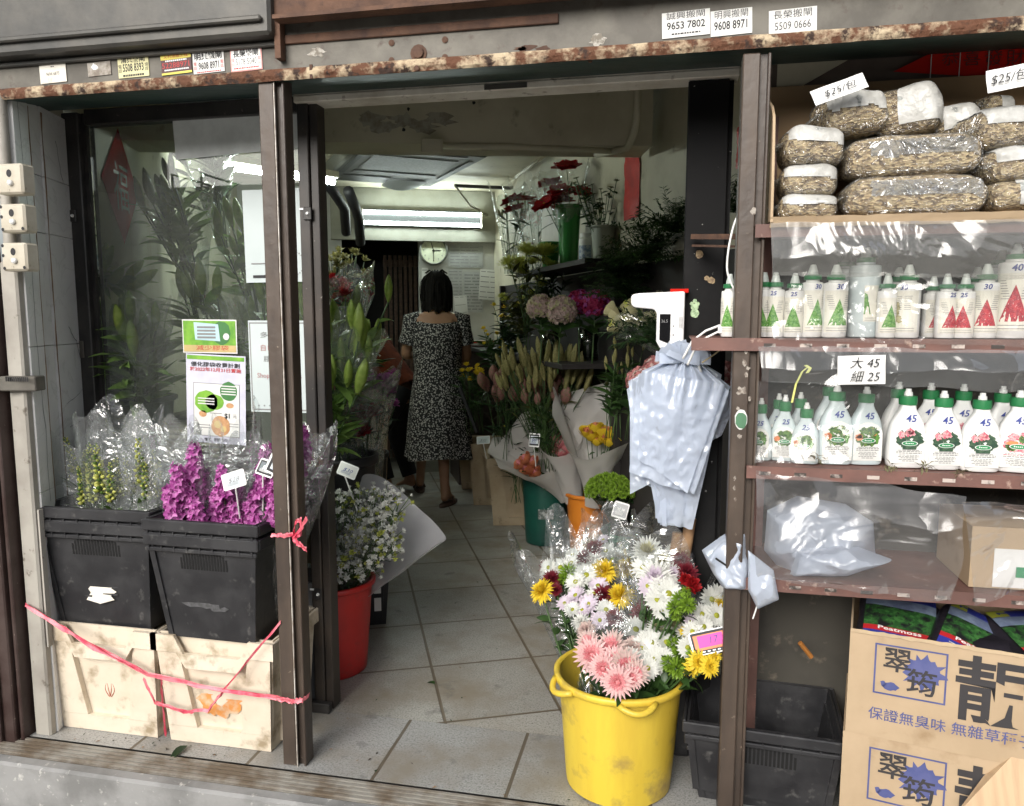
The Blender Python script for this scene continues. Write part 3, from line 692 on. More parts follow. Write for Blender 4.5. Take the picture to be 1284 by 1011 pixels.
def petal(mb, M, L, W, cup=.25, curl=.2, mi=0, tip=.35, n=3):
    """petal along +y of M, lifted to +z, cupped"""
    vs = []
    for j in range(n + 1):
        t = j / n; w = W * (math.sin(pi * min(1, (t * .8 + .14))) ** .8) * (1 if t < 1 else tip)
        z = L * (cup * t + curl * t * t); y = L * t * (1 - .25 * abs(cup + curl * t))
        vs += [(-w / 2, y, z + W * .12), (0, y, z), (w / 2, y, z + W * .12)]
    fs = []
    for j in range(n):
        b = j * 3; fs += [(b, b + 1, b + 4, b + 3), (b + 1, b + 2, b + 5, b + 4)]
    return mb.add(vs, fs, M, mi)
def RZ(a): return Matrix.Rotation(a, 4, 'Z')
def RX(a): return Matrix.Rotation(a, 4, 'X')
def T(x, y=0, z=0): return Matrix.Translation(V((x, y, z)))
def fl_mum(r, layers=6, n0=20, wid=.16, seed=1, droop=.12, mi=0, mi2=None):
    """full chrysanthemum head, narrow petals in layers"""
    q = random.Random(seed); mb = MB()
    for l in range(layers):
        t = l / (layers - 1); n = int(n0 * (1 - .55 * t)) + 3
        for k in range(n):
            a = 2 * pi * (k + .5 * (l % 2)) / n + q.uniform(-.12, .12)
            L = r * (1 - .62 * t) * q.uniform(.85, 1.1); tilt = R_(-8 + 82 * t ** 1.1) + q.uniform(-.13, .13)
            petal(mb, RZ(a) @ T(0, r * .05, r * .12 * t) @ RX(tilt), L, r * wid * 1.25, .05, .22 if t > .25 else -droop, mi if (mi2 is None or t < .55) else mi2, .4)
    return mb
def fl_daisy(r, n=17, seed=1, wid=.34, mi=0, mic=1, double=True, cen=.24):
    q = random.Random(seed); mb = MB()
    for l in range(2 if double else 1):
        for k in range(n):
            a = 2 * pi * (k + .5 * l) / n + q.uniform(-.07, .07)
            petal(mb, RZ(a) @ T(0, r * .12, r * .03 * l) @ RX(R_(4 + 14 * l) + q.uniform(-.12, .12)), r * (.93 - .14 * l) * q.uniform(.92, 1.05), r * wid, .02, .0, mi, .5)
    mb.lathe([(r * cen, r * .02), (r * cen * .85, r * .13), (r * cen * .45, r * .18), (0, r * .19)], 10, mi=mic)
    return mb
def fl_gerbera(r, seed=1):
    q = random.Random(seed); mb = MB()
    for l, (n, L, tl, w) in enumerate(((22, 1, 6, .2), (20, .86, 20, .19), (18, .62, 40, .16), (14, .36, 62, .12))):
        for k in range(n):
            a = 2 * pi * (k + .5 * (l % 2)) / n + q.uniform(-.07, .07)
            M = RZ(a) @ T(0, r * .06, r * .05 * l) @ RX(R_(tl) + q.uniform(-.12, .12))
            petal(mb, M, r * L, r * w, .02, .08, 0 if l < 2 else 1, .5)
    mb.lathe([(r * .12, r * .2), (r * .08, r * .3), (0, r * .32)], 8, mi=2)
    return mb
def fl_rose(r, seed=1, mi=0, mi2=0):
    q = random.Random(seed); mb = MB()
    for l in range(5):
        t = l / 4; n = 3 + (2 if l < 3 else 0)
        for k in range(n):
            a = 2 * pi * k / n + l * 1.1 + q.uniform(-.2, .2); rr = r * (1 - .78 * t)
            W = r * 1.3 * (1 - .45 * t); H = r * 1.25 * (.85 + .25 * t)
            def fn(s, b, a=a, rr=rr, W=W, H=H, t=t):
                ang = a + (s - .5) * W / max(rr, r * .25) * .8
                rad = rr * (.55 + .45 * math.sin(b * pi * .55)) + (r * .16 * (b ** 3) * (1 - t))
                return V((rad * math.cos(ang), rad * math.sin(ang), H * (b ** .85) * (1 - .18 * (2 * s - 1) ** 2)))
            mb.grid(fn, 5, 4, mi=mi if l < 3 else mi2)
    return mb
def fl_hydrangea(r, n=150, seed=1, mi=0, mi2=0):
    q = random.Random(seed); mb = MB()
    for k in range(n):
        z = 1 - 1.72 * (k + .5) / n; a = k * 2.39996; rr = math.sqrt(max(0, 1 - z * z)); d = V((rr * math.cos(a), rr * math.sin(a), z))
        p = d * r * q.uniform(.86, 1.05); M = align_z(p, d + V((q.uniform(-.4, .4), q.uniform(-.4, .4), q.uniform(-.4, .4))), q.uniform(0, 6))
        m = mi if q.random() < .6 else mi2
        for j in range(4): petal(mb, M @ RZ(j * pi / 2) @ RX(.15), r * .21, r * .22, .1, .05, m, .7, 2)
    return mb
def fl_carn(r, seed=1, n=60, mi=0):
    q = random.Random(seed); mb = MB()
    for k in range(n):
        t = (k + .5) / n; a = k * 2.39996; tl = R_(80 - 72 * t) + q.uniform(-.2, .2)
        petal(mb, RZ(a) @ T(0, r * .05, r * .2) @ RX(tl), r * q.uniform(.8, 1.05), r * .42, .05, q.uniform(-.2, .3), mi, .9, 3)
    return mb
def fl_button(r, seed=1, n=70, mi=0):
    q = random.Random(seed); mb = MB()
    for k in range(n):
        z = 1 - 1.5 * (k + .5) / n; a = k * 2.39996; rr = math.sqrt(max(0, 1 - z * z)); d = V((rr * math.cos(a), rr * math.sin(a), z))
        petal(mb, align_z(d * r * .35, d, q.uniform(0, 6)) @ RX(R_(72)), r * .7, r * .3, .1, .25, mi, .6, 2)
    return mb
def fl_bud(r, L, mi=0, n=6, ribs=.12):
    mb = MB()
    mb.grid(lambda a, b: V((r * math.sin(pi * (b * .93 + .04)) ** .75 * (1 + ribs * math.cos(3 * 2 * pi * a)) * math.cos(2 * pi * a), r * math.sin(pi * (b * .93 + .04)) ** .75 * (1 + ribs * math.cos(6 * pi * a)) * math.sin(2 * pi * a), L * b)), n * 2, 7, wrap=True, mi=mi)
    return mb
def fl_spike(L, r, n, seed=1, kind='orchid', mi=0, mi2=1, ms=2):
    """flowering spike along +z: florets around a stem"""
    q = random.Random(seed); mb = MB(); mb.tube([(0, 0, -L * .2), (0, 0, L)], [.0022, .001], 5, ms)
    for k in range(n):
        t = k / n; a = k * 2.39996; d = V((math.cos(a), math.sin(a), .25 + .5 * t)); s = r * (1 - .55 * t) * q.uniform(.85, 1.15)
        p = V((0, 0, L * t)) + d * s * .75; M = align_z(p, d, q.uniform(0, 6))
        if kind == 'orchid':
            for j in range(5): petal(mb, M @ RZ(j * 2 * pi / 5 + q.uniform(-.1, .1)) @ RX(.2), s * .95, s * (.8 if j % 2 else .6), .1, .0, mi if j % 2 else mi2, .7, 2)
            petal(mb, M @ RZ(.3) @ RX(1.0), s * .5, s * .4, .3, .3, mi, .6, 2)
        else:
            mb.merge(_tint(fl_bud(s * .42, s * 1.25, n=3), mi if q.random() < .6 else mi2), M @ T(0, 0, -s * .5))
    return mb
def _tint(mb, mi): mb.m = [mi] * len(mb.f); return mb
def leaf(mb, M, L, W, bend=.5, mi=0, fold=.18, n=5):
    vs = []
    for j in range(n + 1):
        t = j / n; w = W * math.sin(pi * (t ** .75) * .97 + .04) * .5
        y = L * math.sin(bend * t) / bend if bend > .01 else L * t; z = L * (1 - math.cos(bend * t)) / bend if bend > .01 else 0
        vs += [(-w, y, -z + fold * w * 1.5), (0, y, -z), (w, y, -z + fold * w * 1.5)]
    fs = []
    for j in range(n):
        b = j * 3; fs += [(b, b + 1, b + 4, b + 3), (b + 1, b + 2, b + 5, b + 4)]
    return mb.add(vs, fs, M, mi)
def leafM(p, d, roll=0.0):
    """matrix whose +y runs along d"""
    d = V(d).normalized(); z = V((0, 0, 1)) - d * d.z
    if z.length < .05: z = V((0, -1, 0)) - d * -d.y
    z.normalize(); x = d.cross(z)
    M = Matrix((x, d, z)).transposed().to_4x4(); M.translation = V(p); return M @ Matrix.Rotation(roll, 4, 'Y')
_ME = {}
def me(name, mb, mats, smooth=True):
    m = bpy.data.meshes.new(name); m.from_pydata([tuple(p) for p in mb.v], [], mb.f)
    for x in mats: m.materials.append(x)
    if len(mats) > 1: m.polygons.foreach_set('material_index', mb.m)
    if smooth: m.polygons.foreach_set('use_smooth', [True] * len(m.polygons))
    m.update(); return m
def wrap_mb(base, tip, r0, r1, seed=1, flat=.75, peaks=3, rag=.16, face=None, nu=56, nv=14, flare=1.5, open_=0.0, lip=0.0):
    """cone of wrapping film from base to tip with a ragged, pointed rim"""
    q = random.Random(seed); base, tip = V(base), V(tip); ax = (tip - base); L = ax.length; z = ax.normalized()
    y = V(face) if face else V((0, -1, .2)); y = (y - z * y.dot(z)).normalized(); x = y.cross(z)
    ph = [q.uniform(0, 2 * pi) for _ in range(4)]; s = seed * 3.7
    def fn(a, b):
        th = 2 * pi * a
        top = 1 + rag * (.55 * math.cos(peaks * th + ph[0]) + .45 * math.cos((peaks + 2) * th + ph[1])) + rag * .55 * noise.noise(V((math.cos(th) * 2.2 + s, math.sin(th) * 2.2, 1)))
        top -= lip * max(0, math.sin(th)) ** 1.5
        h = L * b * top
        r = r0 + (r1 - r0) * (b ** flare)
        r *= 1 + .11 * b * noise.noise(V((math.cos(th) * 2.5 + s, math.sin(th) * 2.5, b * 2.2))) + .05 * b * math.cos(9 * th + ph[2] + 2 * noise.noise(V((th, b * 2, s)))) 
        r *= 1 + .05 * noise.noise(V((math.cos(th) * 6 + s, math.sin(th) * 6, b * 7)))
        if open_: r *= 1 + open_ * b * b * math.cos(th)
        return base + x * (r * math.cos(th)) + y * (r * math.sin(th) * flat) + z * h
    mb = MB(); mb.grid(fn, nu, nv, wrap=True); return mb
def stem_path(b, p, q, n=6, sag=.02):
    mid = (b + p) / 2 + V((q.uniform(-sag, sag), q.uniform(-sag, sag), q.uniform(-sag, sag)))
    return [b * (1 - t) ** 2 + mid * 2 * t * (1 - t) + p * t * t for t in [k / n for k in range(n + 1)]]
def bouquet(label, base, blooms, tip=None, r0=.02, r1=.12, wrap='cello', seed=1, leaves=20, leafL=.07, leafW=.022, lm='leaf', sr=.002, group=None, cat='bouquet', name='bouquet',
            flat=.75, peaks=3, rag=.16, fn='bloom', face=None, up=.4, stems=True, flare=1.5, leafpos=(.35, .92), smooth_wrap=True, spreadb=.02, wname='wrap', bend=(.2, .9), lout=.6, front=.0):
    """blooms: list of (mesh, world point, scale); base: world point where the stems meet"""
    q = random.Random(seed); base = V(base); t = thing(name, label, cat, base, 0, group)
    pts = [V(p) - base for _, p, _ in blooms]
    cen = sum(pts, V()) / max(1, len(pts)); tip = (V(tip) - base) if tip is not None else cen * 1.15
    sm = MB(); lmb = MB()
    for p in pts:
        b0 = V((q.uniform(-1, 1), q.uniform(-1, 1), 0)) * spreadb
        pa = stem_path(b0, p, q)
        sm.tube(pa, sr, 5)
        nl = max(1, leaves // max(1, len(pts)))
        for k in range(nl):
            tt = q.uniform(*leafpos); i = min(len(pa) - 2, int(tt * (len(pa) - 1))); pp = pa[i].lerp(pa[i + 1], tt * (len(pa) - 1) - i)
            ax = (pa[i + 1] - pa[i]).normalized(); o = V((q.gauss(0, 1), q.gauss(0, 1), q.gauss(0, .5))); o = (o - ax * o.dot(ax)).normalized()
            d = (ax * (1 - lout) + o * lout).normalized(); s = q.uniform(.6, 1.15)
            leaf(lmb, leafM(pp, d, q.uniform(-.8, .8)), leafL * s, leafW * s, q.uniform(*bend), 0)
    if stems and sm.v: sm.build('stems', G_['stem'], t, True)
    if lmb.v: lmb.build('leaves', G_[lm] if isinstance(lm, str) else lm, t, True)
    for (m, p, s), pl in zip(blooms, pts):
        d = pl.normalized() + V((0, 0, up)) + V((q.uniform(-.3, .3), q.uniform(-.3, .3) - .25 - front, q.uniform(-.2, .2)))
        link(fn, m, t, align_z(pl, d, q.uniform(0, 6.28), s))
    if wrap:
        wrap_mb((0, 0, 0), tip, r0, r1, seed, flat, peaks, rag, face, flare=flare).build(wname, M_[wrap], t, smooth_wrap)
    return t
# price tags on white sticks
def price_tag(label, c, w, h, n, xdir, paint, mats, stick_to=None, group='price tags standing in the flowers', rim='white'):
    M = frame(c, xdir, n); t = thing('price_tag', label, 'price tag', M=M, group=group)
    mb = MB(); o = [(w / 2 * sx * (1 if i % 2 else .86), h / 2 * sy * (.86 if i % 2 else 1)) for i, (sx, sy) in enumerate(((-1, -1), (-1, -1), (1, -1), (1, -1), (1, 1), (1, 1), (-1, 1), (-1, 1)))]
    o = [(-w / 2 * .9, -h / 2), (w / 2 * .9, -h / 2), (w / 2, -h / 2 * .84), (w / 2, h / 2 * .84), (w / 2 * .9, h / 2), (-w / 2 * .9, h / 2), (-w / 2, h / 2 * .84), (-w / 2, -h / 2 * .84)]
    mb.prism(o, .0022, T(0, 0, -.0022)); mb.build('card', M_['whiteplastic'], t)
    mb = MB(); paint(mb, w, h); mb.build('print', mats, t)
    if stick_to is not None:
        a = M.inverted() @ V(stick_to); b = V((0, -h / 2, -.001)) if abs(a.y) > abs(a.x) or True else V((0, 0, 0))
        mb = MB(); mb.tube([b + (a - b) * .0, b + (a - b)], .0028, 6); mb.build('stick', M_['whiteplastic'], t)
    return t
# ================================================================ crates, buckets, bouquets left of the doorway
M_['crateblack'] = mat('scuffed_black_plastic', (.016, .016, .018), .42, (.028, .028, .03), 8, .4, .6, (.085, .083, .08), 26, .60, .74, bump=.15, rvar=.1)
M_['cratebeige'] = mat('dirty_beige_plastic', (.70, .62, .50), .45, (.63, .54, .42), 5, .4, .62, (.33, .26, .17), 11, .53, .68, bump=.12)
M_['slot'] = mat('slot_shadow', (.004, .004, .004), .9)
def crate(w, d, h, tp=.03, th=.006, rim=.02, rimh=.035, mw=None, notch=False, vents=True, recess=False, name=None, inner=True):
    """open tapered crate centred on x, front at y=0, base at z=0; returns list of (part, MB, mats)"""
    parts = []; W = lambda z: w / 2 - tp * (1 - z / h); D0 = lambda z: tp * (1 - z / h); D1 = lambda z: d - tp * (1 - z / h)
    def shell(off, z0):
        return [[(-W(z) + off, D0(z) + off, z), (W(z) - off, D0(z) + off, z), (W(z) - off, D1(z) - off, z), (-W(z) + off, D1(z) - off, z)] for z in (z0, h)]
    o = shell(0, 0); i = shell(th, th); mb = MB(); vs = o[0] + o[1] + i[0] + i[1]
    fs = [(3, 2, 1, 0), (8, 9, 10, 11)]
    for k in range(4):
        k2 = (k + 1) % 4; fs += [(k, k2, 4 + k2, 4 + k), (8 + k2, 8 + k, 12 + k, 12 + k2), (4 + k, 4 + k2, 12 + k2, 12 + k)]
    mb.add(vs, fs)
    # corner ribs
    for sx in (-1, 1):
        mb.add(*_slab([(sx * (W(0) - .018), D0(0) - .004, .004), (sx * W(0) , D0(0) - .004, .004), (sx * W(h), D0(h) - .004, h - rimh), (sx * (W(h) - .018), D0(h) - .004, h - rimh)], V((0, .006, 0))))
    body = mb
    rm = MB(); a = w / 2 + rim * .6; y0 = -rim * (.6 if not recess else 1.15); y1 = d + rim * .6
    zs = h - rimh
    if notch:
        nd = rimh * 1.15; q = w * .26
        prof = [(-a, zs - .004), (-q - .02, zs - .004), (-q + .012, zs - nd + .004), (q - .012, zs - nd + .004), (q + .02, zs - .004), (a, zs - .004), (a, h), (q + .025, h), (q - .005, h - nd), (-q + .005, h - nd), (-q - .025, h), (-a, h)]
        rm.prism(prof, .012, frame((0, y0 + .012, 0), (1, 0, 0), (0, -1, 0)))
        rm.prism(prof, .012, frame((0, y1, 0), (1, 0, 0), (0, -1, 0)))
    else:
        rm.box((-a, y0, zs), (a, y0 + .010, h), bev=.003); rm.box((-a, y1 - .010, zs), (a, y1, h), bev=.003)
        rm.box((-a + .006, y0 + .002, zs - .018), (a - .006, y0 + .012, zs - .006), bev=.002)
    rm.box((-a, y0 + .0125, zs), (-a + .010, y1 - .0125, h), bev=.003); rm.box((a - .010, y0 + .0125, zs), (a, y1 - .0125, h), bev=.003)
    if not notch:
        for k in range(9):
            x = -a + .02 + k * (2 * a - .04) / 8; rm.box((x - .002, y0 + .001, zs - .017), (x + .002, y0 + .012, zs - .0005))
    parts = [('body', body, None), ('rim', rm, None)]
    if vents:
        vm = MB(); n = 17; ww = w * .42
        for k in range(n):
            x = -ww / 2 + ww * k / (n - 1); hh = .036 * math.sqrt(max(.04, 1 - (2 * k / (n - 1) - 1) ** 2)) + .012; z1 = h - rimh - .026 - .03 + hh; z0 = h - rimh - .074
            for (z, zz) in ((z0, z1),):
                yf = D0((z + zz) / 2) - .0012
                vm.add(*_slab([(x - .0032, D0(z) - .0008, z), (x + .0032, D0(z) - .0008, z), (x + .0032, D0(zz) - .0008, zz), (x - .0032, D0(zz) - .0008, zz)], V((0, .0006, 0))))
        parts.append(('vent_slots', vm, M_['slot']))
    if recess:
        fr = MB(); q = w * .27
        def bl(x0, z0, x1, z1, x2, z2, x3, z3): fr.add(*_slab([(x0, D0(z0) - .019, z0), (x1, D0(z1) - .019, z1), (x2, D0(z2) - .019, z2), (x3, D0(z3) - .019, z3)], V((0, .0185, 0))))
        zt = h - rimh - .004; zb = .055
        bl(-W(0), .002, W(0), .002, W(zb), zb, -W(zb), zb)
        bl(-W(zb), zb + .001, -q + .03, zb + .001, -q - .012, zt, -W(zt), zt)
        bl(q - .03, zb + .001, W(zb), zb + .001, W(zt), zt, q + .012, zt)
        parts.append(('front_frame', fr, None))
        sd = MB()
        for y in (.06, d * .5, d - .07):
            sd.add(*_slab([(W(.01) - .001, y, .01), (W(.01) - .001, y + .035, .01), (W(h - rimh) - .001, y + .035, h - rimh - .004), (W(h - rimh) - .001, y, h - rimh - .004)], V((.010, 0, 0))))
        parts.append(('side_ribs', sd, None))
    return parts
def _slab(q, t):
    q = [V(p) for p in q]; vs = q + [p + t for p in q]
    return vs, [(0, 1, 2, 3), (7, 6, 5, 4), (0, 4, 5, 1), (1, 5, 6, 2), (2, 6, 7, 3), (3, 7, 4, 0)]
def put_crate(label, x, y, z, w, d, h, m, group, rz=0.0, name='flower_crate', **kw):
    t = thing(name, label, 'crate', (x, y, z), rz, group)
    for (n, mb, mm) in crate(w, d, h, **kw):
        smooth_by(mb.build(n, mm or m, t))
    return t
gW, gB = 'beige crates along the shop front', 'black crates on the beige crates'
ZW = PY(130, 788, .05).z; ZB = PY(130, 640, .02).z
whites = []
for i, (u0, u1, lab) in enumerate(((70, 212, 'dirty beige plastic crate with a red leaf emblem, nearer the marble wall'), (207, 352, 'dirty beige plastic crate with a worn orange flower print beside the brown post'))):
    x = (-1.775, -1.375)[i]
    t = put_crate(lab, x, .045, 0, .395, .285, ZW + .012, M_['cratebeige'], gW, R_((0, 0)[i]), tp=.022, notch=True, vents=False, recess=True, rimh=.05, rim=.022)
    whites.append(t)
# emblem on the first: two red loops and a word of small letters; orange print on the second
mb = MB(); D0 = .022 * .62 - .0006
for sx in (-1, 1):
    pts = [(sx * (.003 + .012 * math.sin(pi * k / 9) + .004 * k / 9), D0, .118 + .052 * k / 9) for k in range(10)]; pts += [(sx * (.007 + .002 * math.sin(pi * k / 6) - .007 * k / 6), D0, .17 - .05 * k / 6) for k in range(1, 7)]
    mb.tube(pts, .0011, 5)
mb.text('garden.co', .017, frame((0, D0 - .0006, .19), (1, 0, 0), (0, -1, 0)), 0, width=.07)
mb.build('red_emblem', mat('faded_red_print', (.45, .10, .05), .6), whites[0])
mb = MB(); q = random.Random(4)
for k in range(8):
    a = 2 * pi * k / 8 + .2; c = (.052 * math.cos(a), .155 + .042 * math.sin(a))
    mb.add([(x, y, 0) for x, y in splat(.026, 14, .28, q, sx=1.1, sy=.85, c=c)], [tuple(range(14))], frame((0, D0 - .0004 - .0002 * k, 0), (1, 0, 0), (0, -1, 0)))
mb.build('orange_print', mat('worn_orange_print', (.66, .27, .07), .6, (.62, .45, .30), 24, .42, .6), whites[1])
mb = MB()
for k in range(9): mb.add([(x, y, 0) for x, y in splat(.02, 12, .5, q, sx=1.6, sy=.6, c=(q.uniform(-.12, .12), q.uniform(.0, .045)))], [tuple(range(12))], frame((0, .022 - .0135, .01 + .0003 * k), (1, 0, 0), (0, -1, 0)))
stain = mat('mud_stain', (.33, .25, .16), .7, (.45, .38, .27), 20)
# black crate stacks, two nested crates each
BH = .30; q1 = ZB - ZW
bx = []
for i, (x, y, rz, labs, dz) in enumerate(((-1.775, .03, R_(1.5), ('black crate with a torn white label, lower of the pair nearer the marble wall', 'black crate holding yellow-green flowers, top of the pair nearer the marble wall'), .0),
                                          (-1.375, .0, R_(-1), ('black plastic crate with scuffed front, lower of the pair beside the brown post', 'black crate holding magenta orchids, top of the pair beside the brown post'), -.012))):
    zt = ZB + dz
    cw = (.39, .365)[i]; lo = put_crate(labs[0], x, y, ZW + .005, cw, .30, zt - .045 - ZW - .005, M_['crateblack'], gB, rz, tp=.032)
    hi = put_crate(labs[1], x, y, zt - .26, cw + .005, .305, .26, M_['crateblack'], gB, rz, tp=.034, vents=False)
    bx.append((lo, hi, zt))
mb = MB(); q = random.Random(9)
mb.add([(x, y, 0) for x, y in [(-.05, -.035), (.0, -.045), (.05, -.03), (.036, -.018), (.056, -.004), (.036, .006), (.05, .02), (.03, .022), (.034, .036), (-.05, .03), (-.038, .01), (-.046, .0), (-.036, -.012)]], [tuple(range(13))], frame((.0, .0185, .125), (1, 0, 0), (0, -1, .17)))
mb.use(1)
for (xa, xb, z) in ((.008, .06, -.012), (.012, .06, .012), (-.055, -.03, -.022), (.0, .05, .027)): mb.add([(xa, z - .0022, .0008), (xb, z - .004, .0008), (xb, z + .003, .0008), (xa, z + .0008, .0008)], [(0, 1, 2, 3)], frame((.0, .0185, .125), (1, 0, 0), (0, -1, .17)))
o = mb.build('torn_label', [M_['dirtywhite'], M_['crateblack']], bx[0][0])
mb = MB(); mb.add([(x, y, 0) for x, y in splat(.014, 10, .5, q)], [tuple(range(10))], frame((.158, .12, .10), (0, 1, 0), (1, 0, .17))); mb.build('label_scrap', M_['white'], bx[0][0])
mb = MB()
for k in range(4): mb.add([(x, y, 0) for x, y in splat(.022, 14, .5, q, sx=1.8, sy=.35, c=(q.uniform(-.06, .06), q.uniform(-.012, .012)))], [tuple(range(14))], frame((.0, .0262 - .006 - .0002 * k, .115), (1, 0, 0), (0, -1, .17)))
mb.build('worn_print', mat('worn_grey_print', (.07, .07, .075), .6, (.03, .03, .03), 50), bx[1][0])
# wooden slat and grey board leaning beside the left crates
mb = MB(); mb.bar((-1.975, .06, 0), (-1.985, .06, .62), .02, .012); smooth_by(tag(mb.build('wood_batten', mat('old_wood', (.42, .27, .15), .7, (.25, .15, .08), 6, stretch=(8, 8, 1))), 'narrow wooden slat standing between the trunking and the beige crate', 'wood slat'))
mb = MB(); mb.box((-1.998, .085, 0), (-1.90, .095, .60)); tag(mb.build('grey_board', mat('grey_board_paint', (.30, .30, .31), .6)), 'plain grey board standing behind the beige and black crates', 'board')

# ---- yellow-green snapdragons in cellophane
SN = [me('snapdragon_spike', fl_spike(.15, .0155, 52, s, 'bud'), [G_['lemon'], G_['leaflt'], G_['stem']]) for s in (1, 2)]
OR = [me('orchid_spike', fl_spike(.17, .043, 32, s), [G_['magenta'], G_['orchid_edge'], G_['stem']]) for s in (3, 4, 5)]
gS = 'flower bouquets in the black crates'
for i, (ub, ut, vt, lab, bl, r1, wr) in enumerate((
        (118, 72, 548, 'fogged cellophane bouquet of yellow-green snapdragons nearest the marble wall', [(118, 610), (96, 588), (82, 600), (106, 625), (130, 618)], .185, 'cellofog'),
        (140, 150, 535, 'cellophane bouquet of yellow-green snapdragons in the middle of its crate', [(128, 612), (150, 615), (112, 606), (140, 622), (118, 625)], .16, 'cello'),
        (165, 195, 545, 'cellophane bouquet with an upright yellow-green snapdragon beside the orchids', [(178, 604), (190, 606), (165, 616), (184, 622), (198, 618)], .15, 'cellofog'))):
    base = PY(ub, 770, .16 - .02 * i); d = [.16, .12, .15][i]
    bls = [(SN[k % 2], PY(u, v + 6, d + .03 * (k % 3 - 1)), .85 + .2 * (k == 0)) for k, (u, v) in enumerate(bl)]
    bouquet(lab, base, bls, tip=PY(ut, vt - 6, d + .04), r0=.05, r1=r1, wrap=wr, seed=11 + i, leaves=60, leafL=.07, leafW=.012, lm='leaflt', group=gS, fn='snapdragon_spike', up=1.6, flat=.55, rag=.12, flare=.9, lout=.45)
for i, (ub, ut, vt, lab, bl, r1) in enumerate((
        (245, 232, 545, 'cellophane bouquet of dense magenta orchids leaning left in its crate', [(226, 598), (238, 622), (252, 605), (222, 625), (243, 575), (232, 640), (250, 640)], .12),
        (285, 283, 555, 'cellophane bouquet of short magenta orchids behind the price tags', [(272, 625), (290, 628), (303, 622), (282, 600), (298, 640), (312, 640), (277, 640), (288, 645)], .12),
        (325, 370, 545, 'cellophane bouquet of magenta orchids leaning right behind the brown post', [(330, 600), (372, 570), (378, 555), (350, 600), (322, 630), (335, 575), (345, 632), (365, 585), (318, 645)], .14))):
    base = PY(ub, 790, .16); d = (.07, .12, .11)[i]
    bls = [(OR[k % 3], PY(u, v + 24, d + .03 * ((k % 3) - 1)), .62 if i != 1 else .56) for k, (u, v) in enumerate(bl)]
    bouquet(lab, base, bls, tip=PY(ut, vt, d + .03), r0=.05, r1=r1, wrap='cello', seed=21 + i, leaves=14, leafL=.08, leafW=.018, group=gS, fn='orchid_spike', up=1.5, rag=.14, flat=.6, flare=1.0)
def pt_paint(s):
    def f(mb, w, h):
        mb.use(0).box((-w * .44, -h * .40, .0004), (w * .44, h * .40, .0009))
        mb.use(1).box((-w * .36, -h * .26, .001), (w * .36, h * .30, .0014))
        mb.use(2)
        mb.text(s, h * .36, T(0, 0, .0018), 2, shear=.3, width=w * .5)
        for k in range(3): mb.box((-w * .3, -h * (.16 + .06 * k), .0016), (w * .2, -h * (.14 + .06 * k), .0017))
    return f
PTM = [M_['black'], mat('pale_card', (.62, .68, .72), .4), M_['inkblue'], M_['inkred']]
price_tag('white framed price tag tilted to the left among the magenta orchids', PY(293, 602, .02), .082, .05, (-.1, -1, .15), (1, -.05, .33), pt_paint('$28'), [PTM[1], PTM[1], M_['greyink']], PY(301, 650, .07))
price_tag('black framed price tag half hidden by the brown post among orchids', PY(356, 588, .045), .11, .062, (.1, -1, .2), (1, 0, -.42), pt_paint('$28'), PTM, PY(336, 640, .08))
price_tag('dark price card lying over the orchids beside the brown post', PY(334, 587, .05), .06, .05, (.0, -1, .5), (1, 0, -.3), pt_paint('$25'), [M_['black'], mat('slate_print', (.10, .13, .14), .4), M_['whiteplastic'], M_['inkred']], PY(330, 640, .09))
# ---- red string
M_['string'] = mat('pink_raffia', (.62, .06, .11), .45, (.75, .20, .24), 30, .4, .6, stretch=(1, 1, .2))
def twine(path, w, name, label, sub=6, tw=.8, extra=()):
    mb = MB(); q = random.Random(len(path))
    for pa, ww in [(path, w)] + list(extra):
        pa = [V(p) for p in pa]; pts = []
        for a, b in zip(pa[:-1], pa[1:]): pts += [a.lerp(b, k / sub) for k in range(sub)]
        pts.append(pa[-1]); n = len(pts)
        for lay in range(3):
            off = [V((0, -.001 - .0022 * lay, 0)) + V((q.gauss(0, .0012), q.gauss(0, .0008), q.gauss(0, .0018))) for _ in pts]
            sd = [V((math.sin(k * tw * .35 + lay) * .35, -math.sin(k * tw * .5 + lay * 2) * .55, 1)).normalized() for k in range(n)]
            mb.ribbon([p + o for p, o in zip(pts, off)], [ww * q.uniform(.55, 1.05) for _ in pts], sd)
    return tag(mb.build(name, M_['string']), label, 'string')
S0, S1, S2 = PY(33, 758, -.02), PY(185, 845, -.0), PY(370, 877, -.012)
S2 = V((-1.135, -.012, S2.z))
a3 = [PY(181, 850, .0), PY(195, 880, -.002), PY(230, 892, -.004), PY(262, 890, -.004), PY(285, 860, -.004), PY(352, 780, -.004)]
a4 = [PY(203, 848, .004), PY(205, 880, .006), PY(209, 922, .012)]
wrapz = S2.z
wr = [(-1.136, -.008, wrapz), (-1.128, -.012, wrapz - .002), (-1.09, -.013, wrapz - .004), (-1.054, -.012, wrapz), (-1.048, .02, wrapz + .004)]
twine([S0, PY(105, 803, -.03), S1, PY(280, 865, -.004), S2], .014, 'plastic_string', 'pink plastic string tied across the two beige crates', extra=((a3, .011), (a4, .014), (wr, .014)))
pk = PY(368, 672, -.012)
kn = [(-1.136, -.008, pk.z - .002), (-1.10, -.013, pk.z), (-1.056, -.014, pk.z + .004), (-1.047, .0, pk.z + .004)]
lo1 = [(-1.06, -.02, pk.z), (-1.045, -.035, pk.z + .05), (-1.03, -.03, pk.z + .055), (-1.035, -.025, pk.z + .01), (-1.06, -.02, pk.z)]
